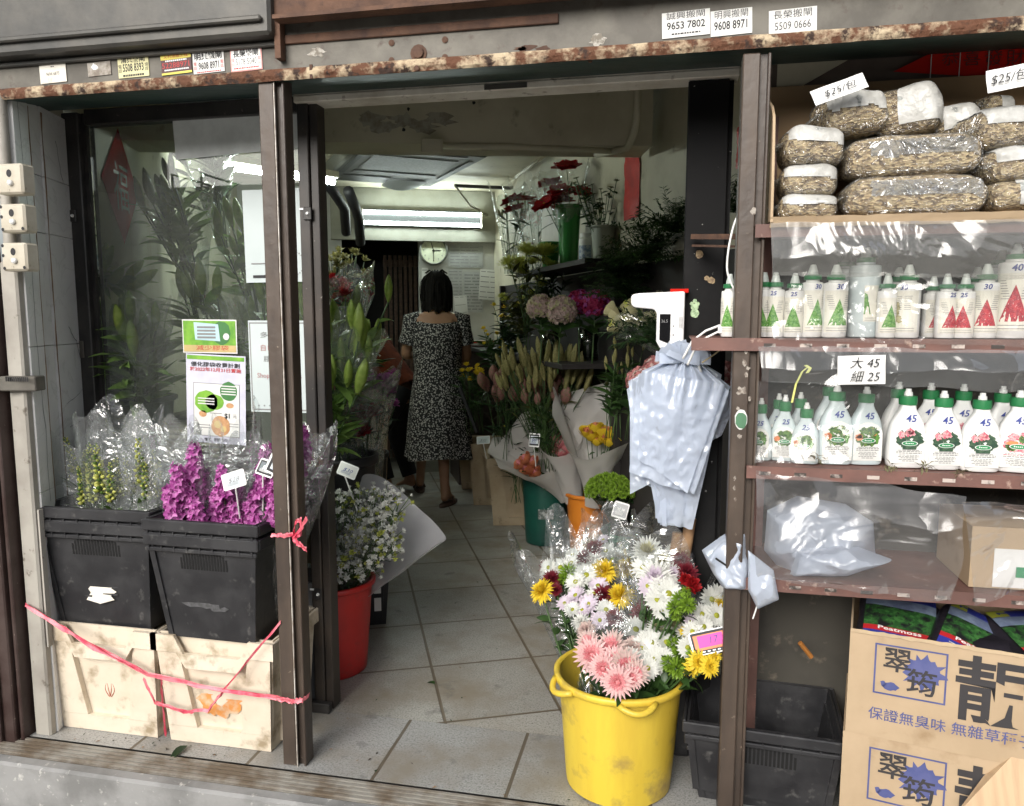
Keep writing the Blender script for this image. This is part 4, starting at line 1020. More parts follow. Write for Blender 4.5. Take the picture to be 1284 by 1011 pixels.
lo2 = [(-1.06, -.02, pk.z), (-1.035, -.04, pk.z - .012), (-1.01, -.04, pk.z - .03)]; lo3 = [(-1.06, -.02, pk.z), (-1.03, -.03, pk.z + .028), (-1.012, -.03, pk.z + .06)]
twine(kn, .012, 'plastic_string', 'pink plastic string knotted in a bow round the brown left post', extra=((lo1, .012), (lo2, .015), (lo3, .014)))
# ---- fallen leaves
for (u, v, s, rz, lab) in ((545, 858, .05, 1.0, 'small green leaf lying on the doorway tiles'), (235, 935, .075, 2.9, 'dark green leaf lying in front of the beige crates'), (471, 968, .018, .4, 'tiny dark leaf scrap on the front tiles')):
    mb = MB(); leaf(mb, Matrix.Rotation(rz, 4, 'Z'), s, s * .42, .5, 0, .3); mb.f = mb.f
    p = PZ(u, v, .008); o = mb.build('fallen_leaf', G_['leaf'] if u == 545 else G_['leafdk'], None, True); o.location = p; tag(o, lab, 'leaf')
# ================================================================ behind the window and along the left wall
def bucket(label, x, y, z, r0, r1, h, m, group=None, name='bucket', rz=0.0, handle=None, ribs=0, n=40, sq=0.0):
    t = thing(name, label, 'bucket', (x, y, z), rz, group)
    mb = MB(); rr = lambda q: r0 + (r1 - r0) * q
    pr = [(0, .002), (r0 * .94, .0), (r0, .006)] + [(rr(k / 12) + (.0025 if ribs and k % 3 == 0 else 0), h * k / 12) for k in range(1, 12)] + [(r1, h * .985), (r1 - .004, h * .985)] + [(rr(k / 6) - .005, h * k / 6) for k in range(5, 0, -1)] + [(r0 - .006, .01), (0, .01)]
    mb.lathe(pr, n, wob=.012, seed=x * 7); mb.build('body', m, t, True); smooth_by(t.children[0], 50)
    mb = MB(); mb.lathe([(r1 - .003, h * .94), (r1 + .004, h * .935), (r1 + .012, h * .95), (r1 + .013, h * .99), (r1 + .009, h), (r1 + .001, h * 1.003), (r1 - .003, h * .99)], n, wob=.012, seed=x * 7); mb.build('rim', m, t, True)
    if handle:
        for a in handle:
            mb = MB(); p = [V(((r1 + .012) * math.cos(a + d), (r1 + .012) * math.sin(a + d), h * .965)) + V((math.cos(a), math.sin(a), -.6)) * .022 * (1 - (d / .28) ** 2) for d in [(-.28 + .07 * k) for k in range(9)]]
            mb.tube(p, .009, 8); mb.build('handle', m, t, True)
    return t
def text_on(par, s, size, M, m=None, **kw):
    mb = MB(); mb.text(s, size, M, 0, **kw); return mb.build('lettering', m or M_['black'], par)
# papers fixed on the pane
def pane_paper(label, u0, v0, u1, v1, m, paint=None, mats=None, tilt=0.0, y=.3585, curl=.0):
    c = PY((u0 + u1) / 2, (v0 + v1) / 2, y); w = (PY(u1, (v0 + v1) / 2, y) - PY(u0, (v0 + v1) / 2, y)).x; h = PY(u0, v0, y).z - PY(u0, v1, y).z
    t = thing('poster', label, 'poster', c, 0, 'papers taped on the window pane'); t.rotation_euler = (0, R_(tilt), 0)
    mb = MB(); mb.grid(lambda a, b: V(((a - .5) * w, -.0012 - curl * noise.noise(V((a * 3 + u0, b * 3, 0))) ** 2, (b - .5) * h)), 12, 12); mb.build('sheet', m, t, True)
    if paint:
        mb = MB(); paint(mb, w, h, lambda x, z, d=.0018: frame((x * w, -d - curl * .3, z * h), (1, 0, 0), (0, -1, 0))); mb.build('print', mats, t)
    return t
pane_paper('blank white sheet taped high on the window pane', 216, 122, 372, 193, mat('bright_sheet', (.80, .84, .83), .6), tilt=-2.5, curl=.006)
def pp2(mb, w, h, FM):
    mb.box((-w * .38, -.003, -h * .45), (-w * .12, -.0028, -h * .42), mi=0); mb.box((-w * .4, -.003, -h * .3), (w * .05, -.0028, -h * .288), mi=1)
    for k in range(26): a = 2 * pi * k / 26; mb.box((w * (.28 + .17 * math.cos(a)) - .002, -.003, h * (-.30) + w * .17 * math.sin(a) - .002), (w * (.28 + .17 * math.cos(a)) + .002, -.0028, h * (-.30) + w * .17 * math.sin(a) + .002), mi=1)
pane_paper('plain pale notice sheet taped beside the door post, middle of the pane', 306, 238, 384, 354, M_['paperblue'], pp2, [M_['black'], M_['greyink']], -.5)
def pp3(mb, w, h, FM):
    mb.box((-w * .48, -.0022, -h * .48), (w * .48, -.002, h * .48), mi=3)
    mb.box((-w * .46, -.0025, -h * .465), (w * .46, -.0023, h * .465), mi=2)
    mb.text('多謝合作', h * .07, FM(0, .34, .004), 0, width=w * .6); mb.text('自12月1日起', h * .075, FM(0, .20, .004), 1, width=w * .6); mb.text('膠袋收費', h * .07, FM(.0, .08, .004), 0, width=w * .5)
    mb.text('Shop Green Bags', h * .075, FM(0, -.10, .004), 1, width=w * .74); mb.text('Thank you', h * .06, FM(0, -.2, .004), 0, width=w * .3)
    for k in range(3): mb.text('★', h * .03, FM(-.36 + .09 * k, -.43, .004), 0)
pane_paper('laminated pale notice with a thin dark border beside the door post', 313, 403, 388, 517, M_['paperblue'], pp3, [M_['greyink'], mat('pale_red_print', (.42, .2, .2), .6), M_['paperblue'], M_['greyink']], 0)
LG = [mat('leaflet_green', (.20, .42, .04), .45, (.10, .28, .03), 20), mat('leaflet_dark', (.05, .18, .05), .45), mat('leaflet_blue', (.45, .62, .68), .45), mat('leaflet_straw', (.55, .42, .18), .5), M_['white'], mat('leaflet_brown', (.42, .22, .10), .5, (.55, .32, .16), 60), M_['black'], M_['inkred'], M_['greyink']]
def pp4(mb, w, h, FM):
    mb.box((-w * .48, -.0022, -h * .46), (w * .48, -.002, h * .46), mi=0)
    mb.box((-w * .48, -.0026, -h * .46), (w * .48, -.0024, -h * .26), mi=3)
    mb.add([(x, y, 0) for x, y in splat(h * .34, 18, .1, sx=.9)], [tuple(range(18))], FM(.22, .1, .0028), 1)
    mb.add([(-w * .26, -h * .2, 0), (w * .2, -h * .24, 0), (w * .17, h * .26, 0), (-w * .28, h * .32, 0)], [(0, 1, 2, 3)], FM(0, .1, .0032), 2)
    for k in range(4): mb.box((-w * .22, -.0037, h * (.24 - .1 * k)), (w * .12, -.0035, h * (.30 - .1 * k)), mi=8)
    mb.add([(x, y, 0) for x, y in splat(h * .1, 12, .05)], [tuple(range(12))], FM(.31, .0, .0034), 4)
    mb.text('減少膠袋', h * .16, FM(.05, -.35, .0032), 7, width=w * .6)
pane_paper('small green leaflet with a pale blue panel above the flyer', 229, 401, 297, 443, M_['white'], pp4, LG, .5)
def pp5(mb, w, h, FM):
    mb.box((-w * .48, -.0022, h * .44), (w * .48, -.002, h * .485), mi=0)
    mb.text('優化膠袋收費計劃', h * .055, FM(0, .385, .003), 6, width=w * .82, bold=.01); mb.text('於2022年12月31日實施', h * .05, FM(0, .33, .003), 7, width=w * .86, bold=.01)
    for k, ww in enumerate((.66, .5, .6)): fine(mb, w, h, FM, .285 - .033 * k, ww, 8, .016)
    mb.box((-w * .38, -.0022, -h * .42), (w * .4, -.0021, h * .18), mi=8); mb.box((-w * .37, -.0024, -h * .413), (w * .39, -.0023, h * .173), mi=4)
    C = lambda x, z, r, mi, sx=1, d=.003: mb.add([(a, b, 0) for a, b in splat(r * w, 20, .04, sx=sx)], [tuple(range(20))], FM(x, z, d), mi)
    C(.22, .10, .145, 1); C(-.16, -.03, .17, 0, 1.15); C(-.02, -.03, .12, 0, 1.3); C(.08, -.30, .16, 5); C(.03, -.28, .06, 3, d=.0034); C(.13, -.33, .05, 3, d=.0034); C(.24, -.06, .04, 5, 1.6); C(-.22, -.17, .05, 5, 1.3)
    for k in range(4): mb.box((w * .1, -.0037, h * (.15 - .03 * k)), (w * .34, -.0035, h * (.163 - .03 * k)), mi=4)
    for k in range(3): mb.box((-w * .3, -.0037, h * (.0 - .03 * k)), (-w * .02, -.0035, h * (.012 - .03 * k)), mi=4)
    mb.text('$1', h * .075, FM(.2, -.18, .004), 6, bold=.02); mb.text('元', h * .05, FM(.32, -.18, .004), 8)
    for (x, z, ww) in ((-.2, -.3, .2), (-.2, -.33, .2), (.3, -.27, .16), (.3, -.3, .16), (-.0, -.16, .2)): mb.box((w * (x - ww / 2), -.003, h * z), (w * (x + ww / 2), -.0028, h * (z + .008)), mi=8)
    mb.text('$1 膠袋', h * .045, FM(.0, -.46, .003), 6, width=w * .4)
pane_paper('white flyer headed 2022 with green and brown pictures, tilted on the pane', 234, 446, 308, 556, mat('cool_white_paper', (.58, .58, .68), .5), pp5, LG, 2.2, .352)
# interior red diamond and scraps on the left wall
def onwall(u, v, off=.004):
    d = (LW1 - LW0).normalized(); n = V((d.y, -d.x, 0)); return PP(u, v, LW0 + n * off, n), d, n
p, d, n = onwall(152, 234); q_, _, _ = onwall(152, 165); q2, _, _ = onwall(152, 306); hz = (q_.z - q2.z) / 2; e1, _, _ = onwall(133, 232); e2, _, _ = onwall(177, 238)
hw = (e2 - e1).length / 2
t = thing('red_diamond_poster', 'red paper diamond with gold character on the cream side wall', 'poster', M=frame(p, d, n))
mb = MB(); mb.poly([(0, -hz, 0), (hw, 0, 0), (0, hz, 0), (-hw, 0, 0)]); mb.build('sheet', M_['red'], t)
mb = MB(); mb.text('福', hz * .9, T(0, -.02, .0015), 0); mb.build('lettering', mat('dull_gold', (.16, .05, .02), .4), t)
# bench in the window, with tray boxes
mb = MB(); mb.box((-2.06, .43, .70), (-1.36, .95, .74)); 
for x in (-2.04, -1.42):
    for y in (.46, .90): mb.box((x, y, 0), (x + .04, y + .04, .70))
tag(mb.build('display_bench', mat('dark_bench', (.06, .055, .05), .6)), 'low dark display bench standing inside the window', 'bench')
M_['tealbin'] = mat('dusty_grey_green_bin', (.17, .21, .205), .5, (.22, .26, .25), 4, bump=.1)
p = PY(172, 545, .66)
bucket('large grey-green bucket inside the window behind the left bouquets', p.x, .66, .742, .115, .145, .30, M_['tealbin'], 'buckets inside the shop', handle=(-1.2,))
for i, (u, y) in enumerate(((222, .6), (245, 1.0))):
    p = PY(u, 520, y); mb = MB()
    for k in range(9): mb.box((p.x - .08, y - .1, .745 + k * .022), (p.x + .24, y + .1, .745 + k * .022 + .016), bev=.005)
    o = mb.build('tray_stack', mat('straw_tray', (.38, .34, .26), .7, (.24, .2, .14), 12)); tag(o, ('stack of straw coloured trays on the bench behind the flyer', 'stack of straw coloured trays on the back of the bench')[i], 'tray stack')
# lily bouquets ------------------------------------------------------------------
LB = [me('lily_bud', fl_bud(.017, .115, 0), [leafy('bud_yellow_green', (.33, .42, .10), (.20, .30, .05), .4, 30)]), me('lily_bud_dark', fl_bud(.014, .10, 0), [leafy('bud_green', (.13, .20, .045), (.08, .13, .03), .4, 30)])]
M_['cellosoft'] = film('soft_cellophane', gloss=.04, milk=.06, scale=5, bump=.6, edge=.35)
gL = 'lily bouquets in the shop'
def lily(label, base, tips, tip, r1, seed, wrap='cello', leaves=46, lm='lily', s=1.2, bud=0, leafL=.15, r0=.04):
    bl = [(LB[bud], V(p), s * rnd.uniform(.8, 1.15)) for p in tips]
    return bouquet(label, base, bl, tip=tip, r0=r0, r1=r1, wrap=wrap, seed=seed, leaves=leaves, leafL=leafL, leafW=.040, lm=lm, group=gL, fn='lily_bud', up=.9, sr=.004, rag=.12, lout=.5, bend=(.3, 1.0))
def tips(c, sp, n, seed): q = random.Random(seed); return [V(c) + V((q.uniform(-sp, sp), q.uniform(-sp, sp), q.uniform(-sp, sp) * .7)) for _ in range(n)]
b = PY(185, 505, .66); lily('cellophane lily bouquet leaning left out of the grey-green bucket', (b.x, .62, .84), tips(PY(165, 425, .50), .09, 9, 1) + [PY(145, 420, .56), PY(195, 415, .6)], PY(150, 385, .52), .20, 31, leaves=170, leafL=.2, lm='lily')
b = PY(140, 420, .75); lily('hanging lily bunch with pale buds low against the cream side wall', (b.x, .62, 1.5), tips(PY(128, 350, .6), .06, 6, 2), PY(122, 330, .6), .11, 32, leaves=30)
for i, (u, v, y, n, lm, lab) in enumerate(((265, 395, 1.0, 9, 'lily', 'fresh green leafy bouquet on the bench above the flyer'), (330, 395, 1.15, 9, 'lily', 'fresh green leafy bouquet on the bench beside the door post'),
                                       (225, 270, 1.2, 7, 'lily', 'tall dark lily bunch reaching up behind the window, nearest the red diamond'), (300, 300, 1.5, 8, 'lily', 'tall lily bunch with long buds behind the white sheet'), (350, 310, 1.9, 7, 'lily', 'tall lily bunch farther back behind the middle notice sheet'),
                                       (222, 235, 1.1, 6, 'lily', 'foliage bunch hanging high behind the window beside the red diamond'), (255, 195, 1.6, 6, 'leafdk', 'dark foliage bunch hanging from the ceiling behind the top sheet'))):
    c = PY(u, v, y); zb = .75 if i < 2 else (c.z - .45)
    lily(lab, (c.x + .03, y + .1, zb), tips(c, .13, n, 40 + i), c + V((0, 0, .1)), .17, 50 + i, leaves=120 if i < 2 else 60, lm=lm, bud=0 if i < 5 else 1, wrap='cello' if i % 2 == 0 else None)
# ================================================================ left side of the aisle
M_['redbucket'] = mat('red_bucket_plastic', (.52, .02, .018), .4, (.42, .018, .016), 5, c3=(.24, .03, .025), scale3=14, lo3=.58, hi3=.74)
rbz = PY(430, 728, .62).z
bucket('red plastic bucket of small white flowers behind the door post', -1.262, .64, 0, .128, .155, rbz, M_['redbucket'], 'buckets inside the shop', ribs=0)
def clus(s):
    q = random.Random(s); mb = MB()
    for k in range(5):
        p = V((q.gauss(0, .013), q.gauss(0, .013), q.gauss(0, .009))); f = fl_carn(.0085 * q.uniform(.7, 1.2), k, 12); mb.tube([(0, 0, -.035), p], .0008, 3, 2); mb.merge(_tint(f, 1 if k == 0 else 0), align_z(p, p + V((0, 0, .02))))
    return mb
SM = [me('small_white_flower', clus(s), [G_['white'], G_['lemon'], G_['leaflt']]) for s in (1, 2, 3)]
base = V((-1.25, .64, rbz - .12)); q = random.Random(5); bl = []
for k in range(96):
    t = k / 95; u = 418 + 80 * q.random(); v = 615 + 105 * q.random()
    if (u - 418) > 85 * (1 - (v - 700) / 60 if v > 700 else 1): u = 418 + 50 * q.random()
    if u > 470 and v > 690: v -= 50
    bl.append((SM[k % 3], PY(u, v, .66 - .12 * (v - 615) / 105 + q.uniform(-.06, .03)), q.uniform(1.2, 1.9)))
bouquet('bunch of small white flowers in white paper leaning out of the red bucket', base, bl, tip=PY(498, 615, .70), r0=.05, r1=.17, wrap=None, seed=8, leaves=110, leafL=.05, leafW=.007, lm='leaf', sr=.0012, fn='small_white_flower', up=.4, front=.4, cat='bouquet')
t = bpy.data.objects['bouquet.%03d' % (len([o for o in bpy.data.objects if o.name.startswith('bouquet')]) - 1)]
tp = PY(505, 640, .70)
ax = (tp - base).normalized()
def fn_(a, b):
    th = -pi * .12 + pi * 1.22 * a; L = (tp - base).length * (1 + .06 * max(0, math.cos(th * 1.2 - .5)))
    r = .05 + .15 * b ** 1.1; z = ax; y = V((0, 1, .0)); y = (y - z * y.dot(z)).normalized(); x = y.cross(z)
    return x * (-r * math.cos(th)) * 1.0 + y * r * math.sin(th) * .8 + z * L * b + V((0, 0, .008 * noise.noise(V((a * 5, b * 5, 2)))))
mb = MB(); mb.grid(fn_, 30, 12); mb.build('paper_wrap', M_['wrapwhite'], t, True)
wrap_mb((0, 0, 0), PY(440, 640, .55) - base, .06, .14, 77, .8, 3, .1).build('clear_wrap', M_['cello'], t, True)
price_tag('white price tag on a stick above the small white flowers', PY(436, 590, .60), .075, .05, (.1, -1, .25), (1, 0, -.35), pt_paint('$30'), [M_['white'], M_['white'], M_['inkblue'], M_['inkred']], PY(448, 640, .62))
M_['blackbin'] = mat('plain_black_bin', (.010, .010, .012), .45, (.02, .02, .022), 6)
t = put_crate('black square flower bin standing behind the red bucket', -1.31, 1.02, 0, .26, .26, PY(480, 705, 1.0).z, M_['blackbin'], 'black bins in the aisle', R_(24), tp=.02, vents=False, name='flower_bin')
mb = MB(); mb.poly([(0, -.03, 0), (.03, -.03, 0), (.03, .03, 0), (0, .03, 0)], frame((.06, .0, .10), (1, 0, 0), (0, -1, 0))); mb.poly([(0, -.03, 0), (.03, -.03, 0), (.03, .03, 0), (0, .03, 0)], frame((.06, -.001, .18), (1, 0, 0), (0, -1, 0))); mb.build('label', M_['whiteplastic'], t)
# wooden crates farther in, with buckets of lilies
M_['crateold'] = mat('tan_plastic_crate', (.50, .40, .27), .6, (.40, .30, .19), 5, .4, .62, (.18, .13, .08), 18, .6, .72, bump=.15)
gC = 'tan crates along the left wall'
for i, (u, v, y, lab) in enumerate(((465, 600, 1.5, 'tan crate behind the small white flowers, nearest on the left side'), (478, 555, 2.3, 'tan crate under the purple carnations on the left side'), (488, 540, 3.0, 'tan crate farthest back on the left side'))):
    p = PY(u, v, y); put_crate(lab, p.x - .22, y, 0, .40, .34, max(.25, PY(u, (530, 505, 495)[i], y).z if i else PY(u, 585, y).z), M_['crateold'], gC, R_(24), notch=True, vents=False, recess=True, rimh=.05)
for i, (ub, u, v, y, sp, n, lab, lm) in enumerate(((430, 425, 425, 1.15, .13, 9, 'cellophane lily bouquet with large pale buds just inside the door post', 'lily'), (440, 445, 405, 1.5, .13, 8, 'cellophane lily bouquet with pale buds behind the nearest one on the left', 'lily'),
                                              (420, 420, 490, 1.05, .08, 6, 'lily bouquet with upright pale green buds beside the door post', 'lily'), (435, 440, 470, 1.35, .12, 8, 'leafy lily bouquet above the pink carnations', 'lily'), (450, 452, 430, 2.3, .12, 8, 'dark lily bouquet deep on the left side of the aisle', 'leafdk'))):
    c = PY(u, v, y); b = PY(ub, v + 130, y + .05)
    lily(lab, b + V((-.06, .02, .04)), tips(c, sp * 1.1, n, 70 + i), c + V((.11, -.05, .04)), .14, 80 + i, leaves=64, lm=lm, s=1.4, wrap='cellosoft' if i in (0, 3) else None)
for i, (u, v, y, n, sp, m, s, lab) in enumerate(((425, 345, 1.9, 60, .12, 'straw', .03, 'bunch of yellow-brown filler flowers high beside the door post'), (432, 372, 1.6, 9, .07, 'red', .05, 'bunch of dark red flowers behind the lilies'),
                                             (468, 492, 1.6, 12, .09, 'magenta', .045, 'bunch of purple-pink carnations on the left side'), (455, 528, 1.45, 8, .06, 'red', .05, 'bunch of red carnations low on the left side'), (432, 505, 1.35, 5, .06, 'pink', .042, 'bunch of pink carnations beside the lily buds'))):
    ms = [me('carnation_bloom', fl_carn(1, 5 + i, 46 if s > .03 else 14), [G_[m]])]
    c = PY(u, v, y); b = V((c.x - .03, c.y + .05, c.z - .45)); q = random.Random(i)
    bouquet(lab, b, [(ms[0], c + V((q.uniform(-sp, sp), q.uniform(-sp, sp), q.uniform(-sp, sp))), s * q.uniform(.8, 1.2)) for _ in range(n)], tip=c + V((.0, -.02, .12)), r0=.05, r1=.16, wrap='cello' if i != 0 else None, seed=90 + i, leaves=40, leafL=.09, leafW=.018, lm='leafdk' if i else 'olive', group='carnation bunches on the left', fn='carnation_bloom', sr=.0025)
for i, (u, y, lab) in enumerate(((425, 1.2, 'dark bucket of lilies just inside the door post'), (440, 1.75, 'dark bucket of carnations along the left wall'), (452, 2.35, 'dark bucket deep on the left side of the aisle'))):
    c = PY(u, 560, y); bucket(lab, c.x - .03, y + .08, 0, .13, .16, max(.3, c.z - .05), M_['blackbin'], 'dark buckets along the left wall')
# ================================================================ back of the shop and the people
def BWp(u, v, off=.003): return PP(u, v, BW0 - A_ * off, BWN)
# bulkhead board and fluorescent lamp
off = .055
e0, e1 = BWp(415, 300, off), BWp(624, 300, off); zt = BWp(520, 262, off).z
mb = MB(); M = frame(e0, B_, BWN); Lb = (e1 - e0).length
mb.box((0, 0, -.05), (Lb, zt - e0.z, 0), M); mb.box((0, zt - e0.z + .001, -.05), (Lb, 2.415 - e0.z, -.012), M)
tag(mb.build('bulkhead_board', mat('pale_bulkhead', (.30, .30, .25), .7, (.22, .22, .18), 3)), 'pale board across the back doorway carrying the fluorescent lamp', 'bulkhead')
l0, l1 = BWp(455, 266, off + .06), BWp(603, 268, off + .06); Lt = (l1 - l0).length
t = thing('fluorescent_lamp', 'twin tube fluorescent lamp glowing on the pale board at the back', 'lamp', M=frame(l0, B_, BWN))
mb = MB(); mb.box((-.02, -.105, -.055), (Lt + .02, .03, -.012), bev=.004); mb.build('housing', mat('lamp_housing', (.012, .014, .014), .6), t)
M_['tubeb'] = mat('tube_glow_dim', (.9, .95, .92), .4, emit=((.88, 1.0, .95), 22))
M_['tube'] = mat('tube_glow', (.9, .95, .92), .4, emit=((.90, 1.0, .93), 64))
for y in (0, -.085):
    mb = MB(); mb.tube([(0, y, .012), (Lt, y, .012)], .014, 12); mb.build('tube', M_['tubeb'], t, True)
mb = MB()
for x in (-.012, Lt): mb.box((x, -.11, -.012), (x + .012, .03, .03), bev=.003)
mb.build('end_cap', M_['dirtywhite'], t)
# second lamp under the ceiling at the left, glimpsed through the window and past the door post
l0, l1 = PY(283, 209, 1.75), PY(418, 205, 2.3); l1.z = l0.z; Lt2 = (l1 - l0).length
t = thing('fluorescent_lamp', 'single tube lamp hung under the ceiling on the left, behind the door post', 'lamp', M=frame(l0, l1 - l0, (0, 0, 1)))
mb = MB(); mb.box((-.02, -.03, .022), (Lt2 + .02, .03, .06), bev=.004); mb.build('housing', M_['dirtywhite'], t)
mb = MB(); mb.tube([(0, 0, 0), (Lt2, 0, 0)], .0165, 12); mb.build('tube', M_['tube'], t, True)
mb = MB(); mb.box((Lt2 * .5 - .01, -.01, .06), (Lt2 * .5 + .01, .01, 2.42 - l0.z)); mb.build('hanger', M_['darksteel'], t)
# clock
c = BWp(543.5, 314.5, .02); r = (BWp(561.5, 314, .02) - c).length
t = thing('wall_clock', 'round wall clock with a pale green face on the back wall', 'clock', M=frame(c, B_, BWN))
mb = MB(); mb.lathe([(0, 0), (r * .86, 0), (r * .86, .012), (r * .9, .02), (r, .016), (r, -.018)], 40); smooth_by(mb.build('rim', mat('clock_rim', (.16, .17, .15), .35), t))
mb = MB(); mb.poly([(r * .86 * math.cos(2 * pi * k / 40), r * .86 * math.sin(2 * pi * k / 40), .0025) for k in range(40)]); mb.build('dial', mat('clock_face', (.78, .82, .62), .5), t)
mb = MB()
for k in range(12):
    a = pi / 2 - 2 * pi * (k + 1) / 12; mb.text(str(k + 1), r * .2, T(r * .68 * math.cos(a), r * .68 * math.sin(a), .004))
mb.build('numerals', M_['greyink'], t)
for (a, L, wd_) in ((pi / 2 + .28, .62, .05), (-pi / 2 - .0, .72, .035), (0.02, .5, .06)):
    mb = MB(); mb.box((-r * .1, -r * wd_ / 2, .0045), (r * L, r * wd_ / 2, .0055), Matrix.Rotation(a, 4, 'Z')); mb.build('hand', M_['black'], t)
# notice papers
def paper(label, u0, v0, u1, v1, lines, m=None, tilt=0, off=.004):
    p = BWp((u0 + u1) / 2, (v0 + v1) / 2, off); w = (BWp(u1, v0, off) - BWp(u0, v0, off)).length; h = abs(BWp(u0, v0, off).z - BWp(u0, v1, off).z)
    t = thing('notice_paper', label, 'notice', M=frame(p, B_, BWN) @ Matrix.Rotation(R_(tilt), 4, 'Z'), group='notices on the back wall')
    mb = MB(); mb.box((-w / 2, -h / 2, 0), (w / 2, h / 2, .001)); mb.build('sheet', m or M_['white'], t)
    mb = MB(); q = random.Random(int(u0))
    for k in range(lines):
        y = h * (.42 - .84 * k / max(1, lines - 1)); x = -w * .44
        while x < w * .38:
            d = q.uniform(.03, .09); mb.box((x, y - h * .012, .0014), (min(x + d, w * .44), y + h * .012, .0018)); x += d + .012
    mb.build('print', M_['greyink'], t)
paper('printed price list above the hanging papers on the back wall', 562, 308, 606, 336, 7, mat('grey_paper', (.42, .43, .42), .6))
paper('long printed list on the back wall beside the woman', 562, 338, 580, 372, 8, mat('grey_paper2', (.40, .40, .39), .6)); paper('dense printed form lowest on the back wall', 581, 341, 606, 392, 12, MATS['grey_paper'], off=.006)
paper('handwritten white sheet hanging by a clip on the back wall', 601, 338, 622, 376, 6, None, -4, off=.02)
paper('small white receipt stuck low on the back wall', 570, 371, 586, 394, 3, None, 5, off=.02); paper('narrow white slip behind the woman on the back wall', 529, 336, 537, 372, 2, None, 0, off=.012)
# counter with papers
c0 = BWp(560, 430, .05); mb = MB(); M = frame(V((c0.x, c0.y, 0)), B_, V((0, 0, 1)))
zc_ = BWp(600, 432, .4).z
mb.box((0, -.55, zc_ - .03), (.62, 0, zc_), M); mb.box((.02, -.53, 0), (.6, -.02, zc_ - .031), M)
tag(mb.build('counter', mat('dark_counter', (.07, .05, .045), .5)), 'dark counter beside the back wall heaped with papers', 'counter')
q = random.Random(3)
for i in range(7):
    mb = MB(); mb.box((-.10, -.07, 0), (.10, .07, .012)); o = mb.build('paper_pad', (M_['white'], M_['dirtywhite'], M_['red'])[i % 3 if i != 2 else 0])
    o.matrix_world = M @ T(.12 + .13 * (i % 4), -.14 - .2 * (i // 4), zc_ + .001 + .013 * (i % 2)) @ RZ(q.uniform(-1, 1)); tag(o, ('white pad of papers lying on the counter', 'stained paper pad lying on the counter', 'red covered pad on the counter')[i % 3], 'paper pad', 'papers on the counter')
# wooden gate in the passage
g0, g1 = PP(480, 320, BW0 + A_ * .5, BWN), PP(526, 450, BW0 + A_ * .5, BWN)
t = thing('wooden_gate', 'slatted brown wooden gate standing inside the dark back doorway', 'gate', M=frame(V((g0.x, g0.y, 0)), B_, BWN)); W_ = (V((g1.x, g1.y, 0)) - V((g0.x, g0.y, 0))).length
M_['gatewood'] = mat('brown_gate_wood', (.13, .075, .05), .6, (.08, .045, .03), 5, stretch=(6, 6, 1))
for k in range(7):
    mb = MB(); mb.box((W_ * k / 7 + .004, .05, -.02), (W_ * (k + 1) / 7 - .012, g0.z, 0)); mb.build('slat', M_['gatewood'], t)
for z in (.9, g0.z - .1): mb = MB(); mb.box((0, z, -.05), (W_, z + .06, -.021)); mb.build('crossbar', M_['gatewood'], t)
# ceiling air conditioner
M_['acgrey'] = mat('grey_ac_panel', (.17, .175, .165), .55, (.13, .135, .125), 3); M_['acdark'] = mat('ac_louvre', (.07, .072, .07), .5)
zA = 2.30
ca, cb, cc, cd = PZ(425, 226, zA), PZ(568, 236, zA), PZ(583, 190, zA), PZ(428, 188, zA)
o_ = (ca + cb + cc + cd) / 4; w_ = ((cb - ca).length + (cc - cd).length) / 2; h_ = ((cd - ca).length + (cc - cb).length) / 2
t = thing('air_conditioner', 'grey ceiling cassette air conditioner above the aisle', 'air conditioner', M=frame(o_, (ca - cb).normalized(), (0, 0, 1)))
mb = MB(); mb.box((-w_ / 2, -h_ / 2, 0), (w_ / 2, h_ / 2, .115), bev=.012); smooth_by(mb.build('panel', M_['acgrey'], t))
mb = MB(); mb.box((-w_ * .34, -h_ * .05, -.004), (w_ * .34, h_ * .34, -.0005)); mb.build('intake_grille', mat('ac_grille', (.16, .165, .16), .5, (.1, .1, .1), 60), t)
for (x0, y0, x1, y1) in ((-.36, .40, .36, .46), (-.36, -.2, .36, -.1), (-.46, -.2, -.41, .36), (.41, -.2, .46, .36), (-.02, -.44, .40, -.26)):
    mb = MB(); mb.box((w_ * x0, h_ * y0, -.005), (w_ * x1, h_ * y1, -.0008), bev=.002); mb.build('louvre', M_['acdark'], t)
mb = MB(); mb.grid(lambda a, b: V((w_ * (-.38 + .36 * a), -h_ * (.52 - .22 * b), -.008 - .03 * math.sin(pi * a) * (1 - b))), 8, 6); s_ = tag(mb.build('taped_sheet', M_['paperblue'], None, True), 'pale sheet taped under the air conditioner outlet', 'paper'); s_.matrix_world = t.matrix_world.copy()
# conduits and pipes under the ceiling
def pipe(pts, r, m, label, name='pipe'): mb = MB(); mb.tube(pts, r, 10); return tag(mb.build(name, m, None, True), label, 'pipe', 'pipes and conduits under the ceiling')
yb = lambda u, v, z: PZ(u, v, z)
pipe([yb(543, 183, 2.09), yb(640, 184, 2.09), yb(780, 190, 2.09)], .014, M_['cream'], 'pale conduit running along the foot of the beam')
mb = MB(); p = PP(542, 184, BM0 - BMN * .03, BMN); mb.box((-.045, -.03, 0), (.045, .03, .03), frame(p, BMD, -BMN), bev=.004); tag(mb.build('junction_box', M_['cream']), 'small cream junction box on the beam edge', 'junction box')
pr_ = PY(800, 150, 1.35); pipe([(pr_.x, 1.28, 2.4), (pr_.x, 1.28, 2.16), (pr_.x - .01, 1.30, 2.11), (pr_.x - .05, 1.5, 2.09), (pr_.x - .2, 1.62, 2.09)], .016, M_['cream'], 'pale vertical pipe bending under the beam by the right wall')
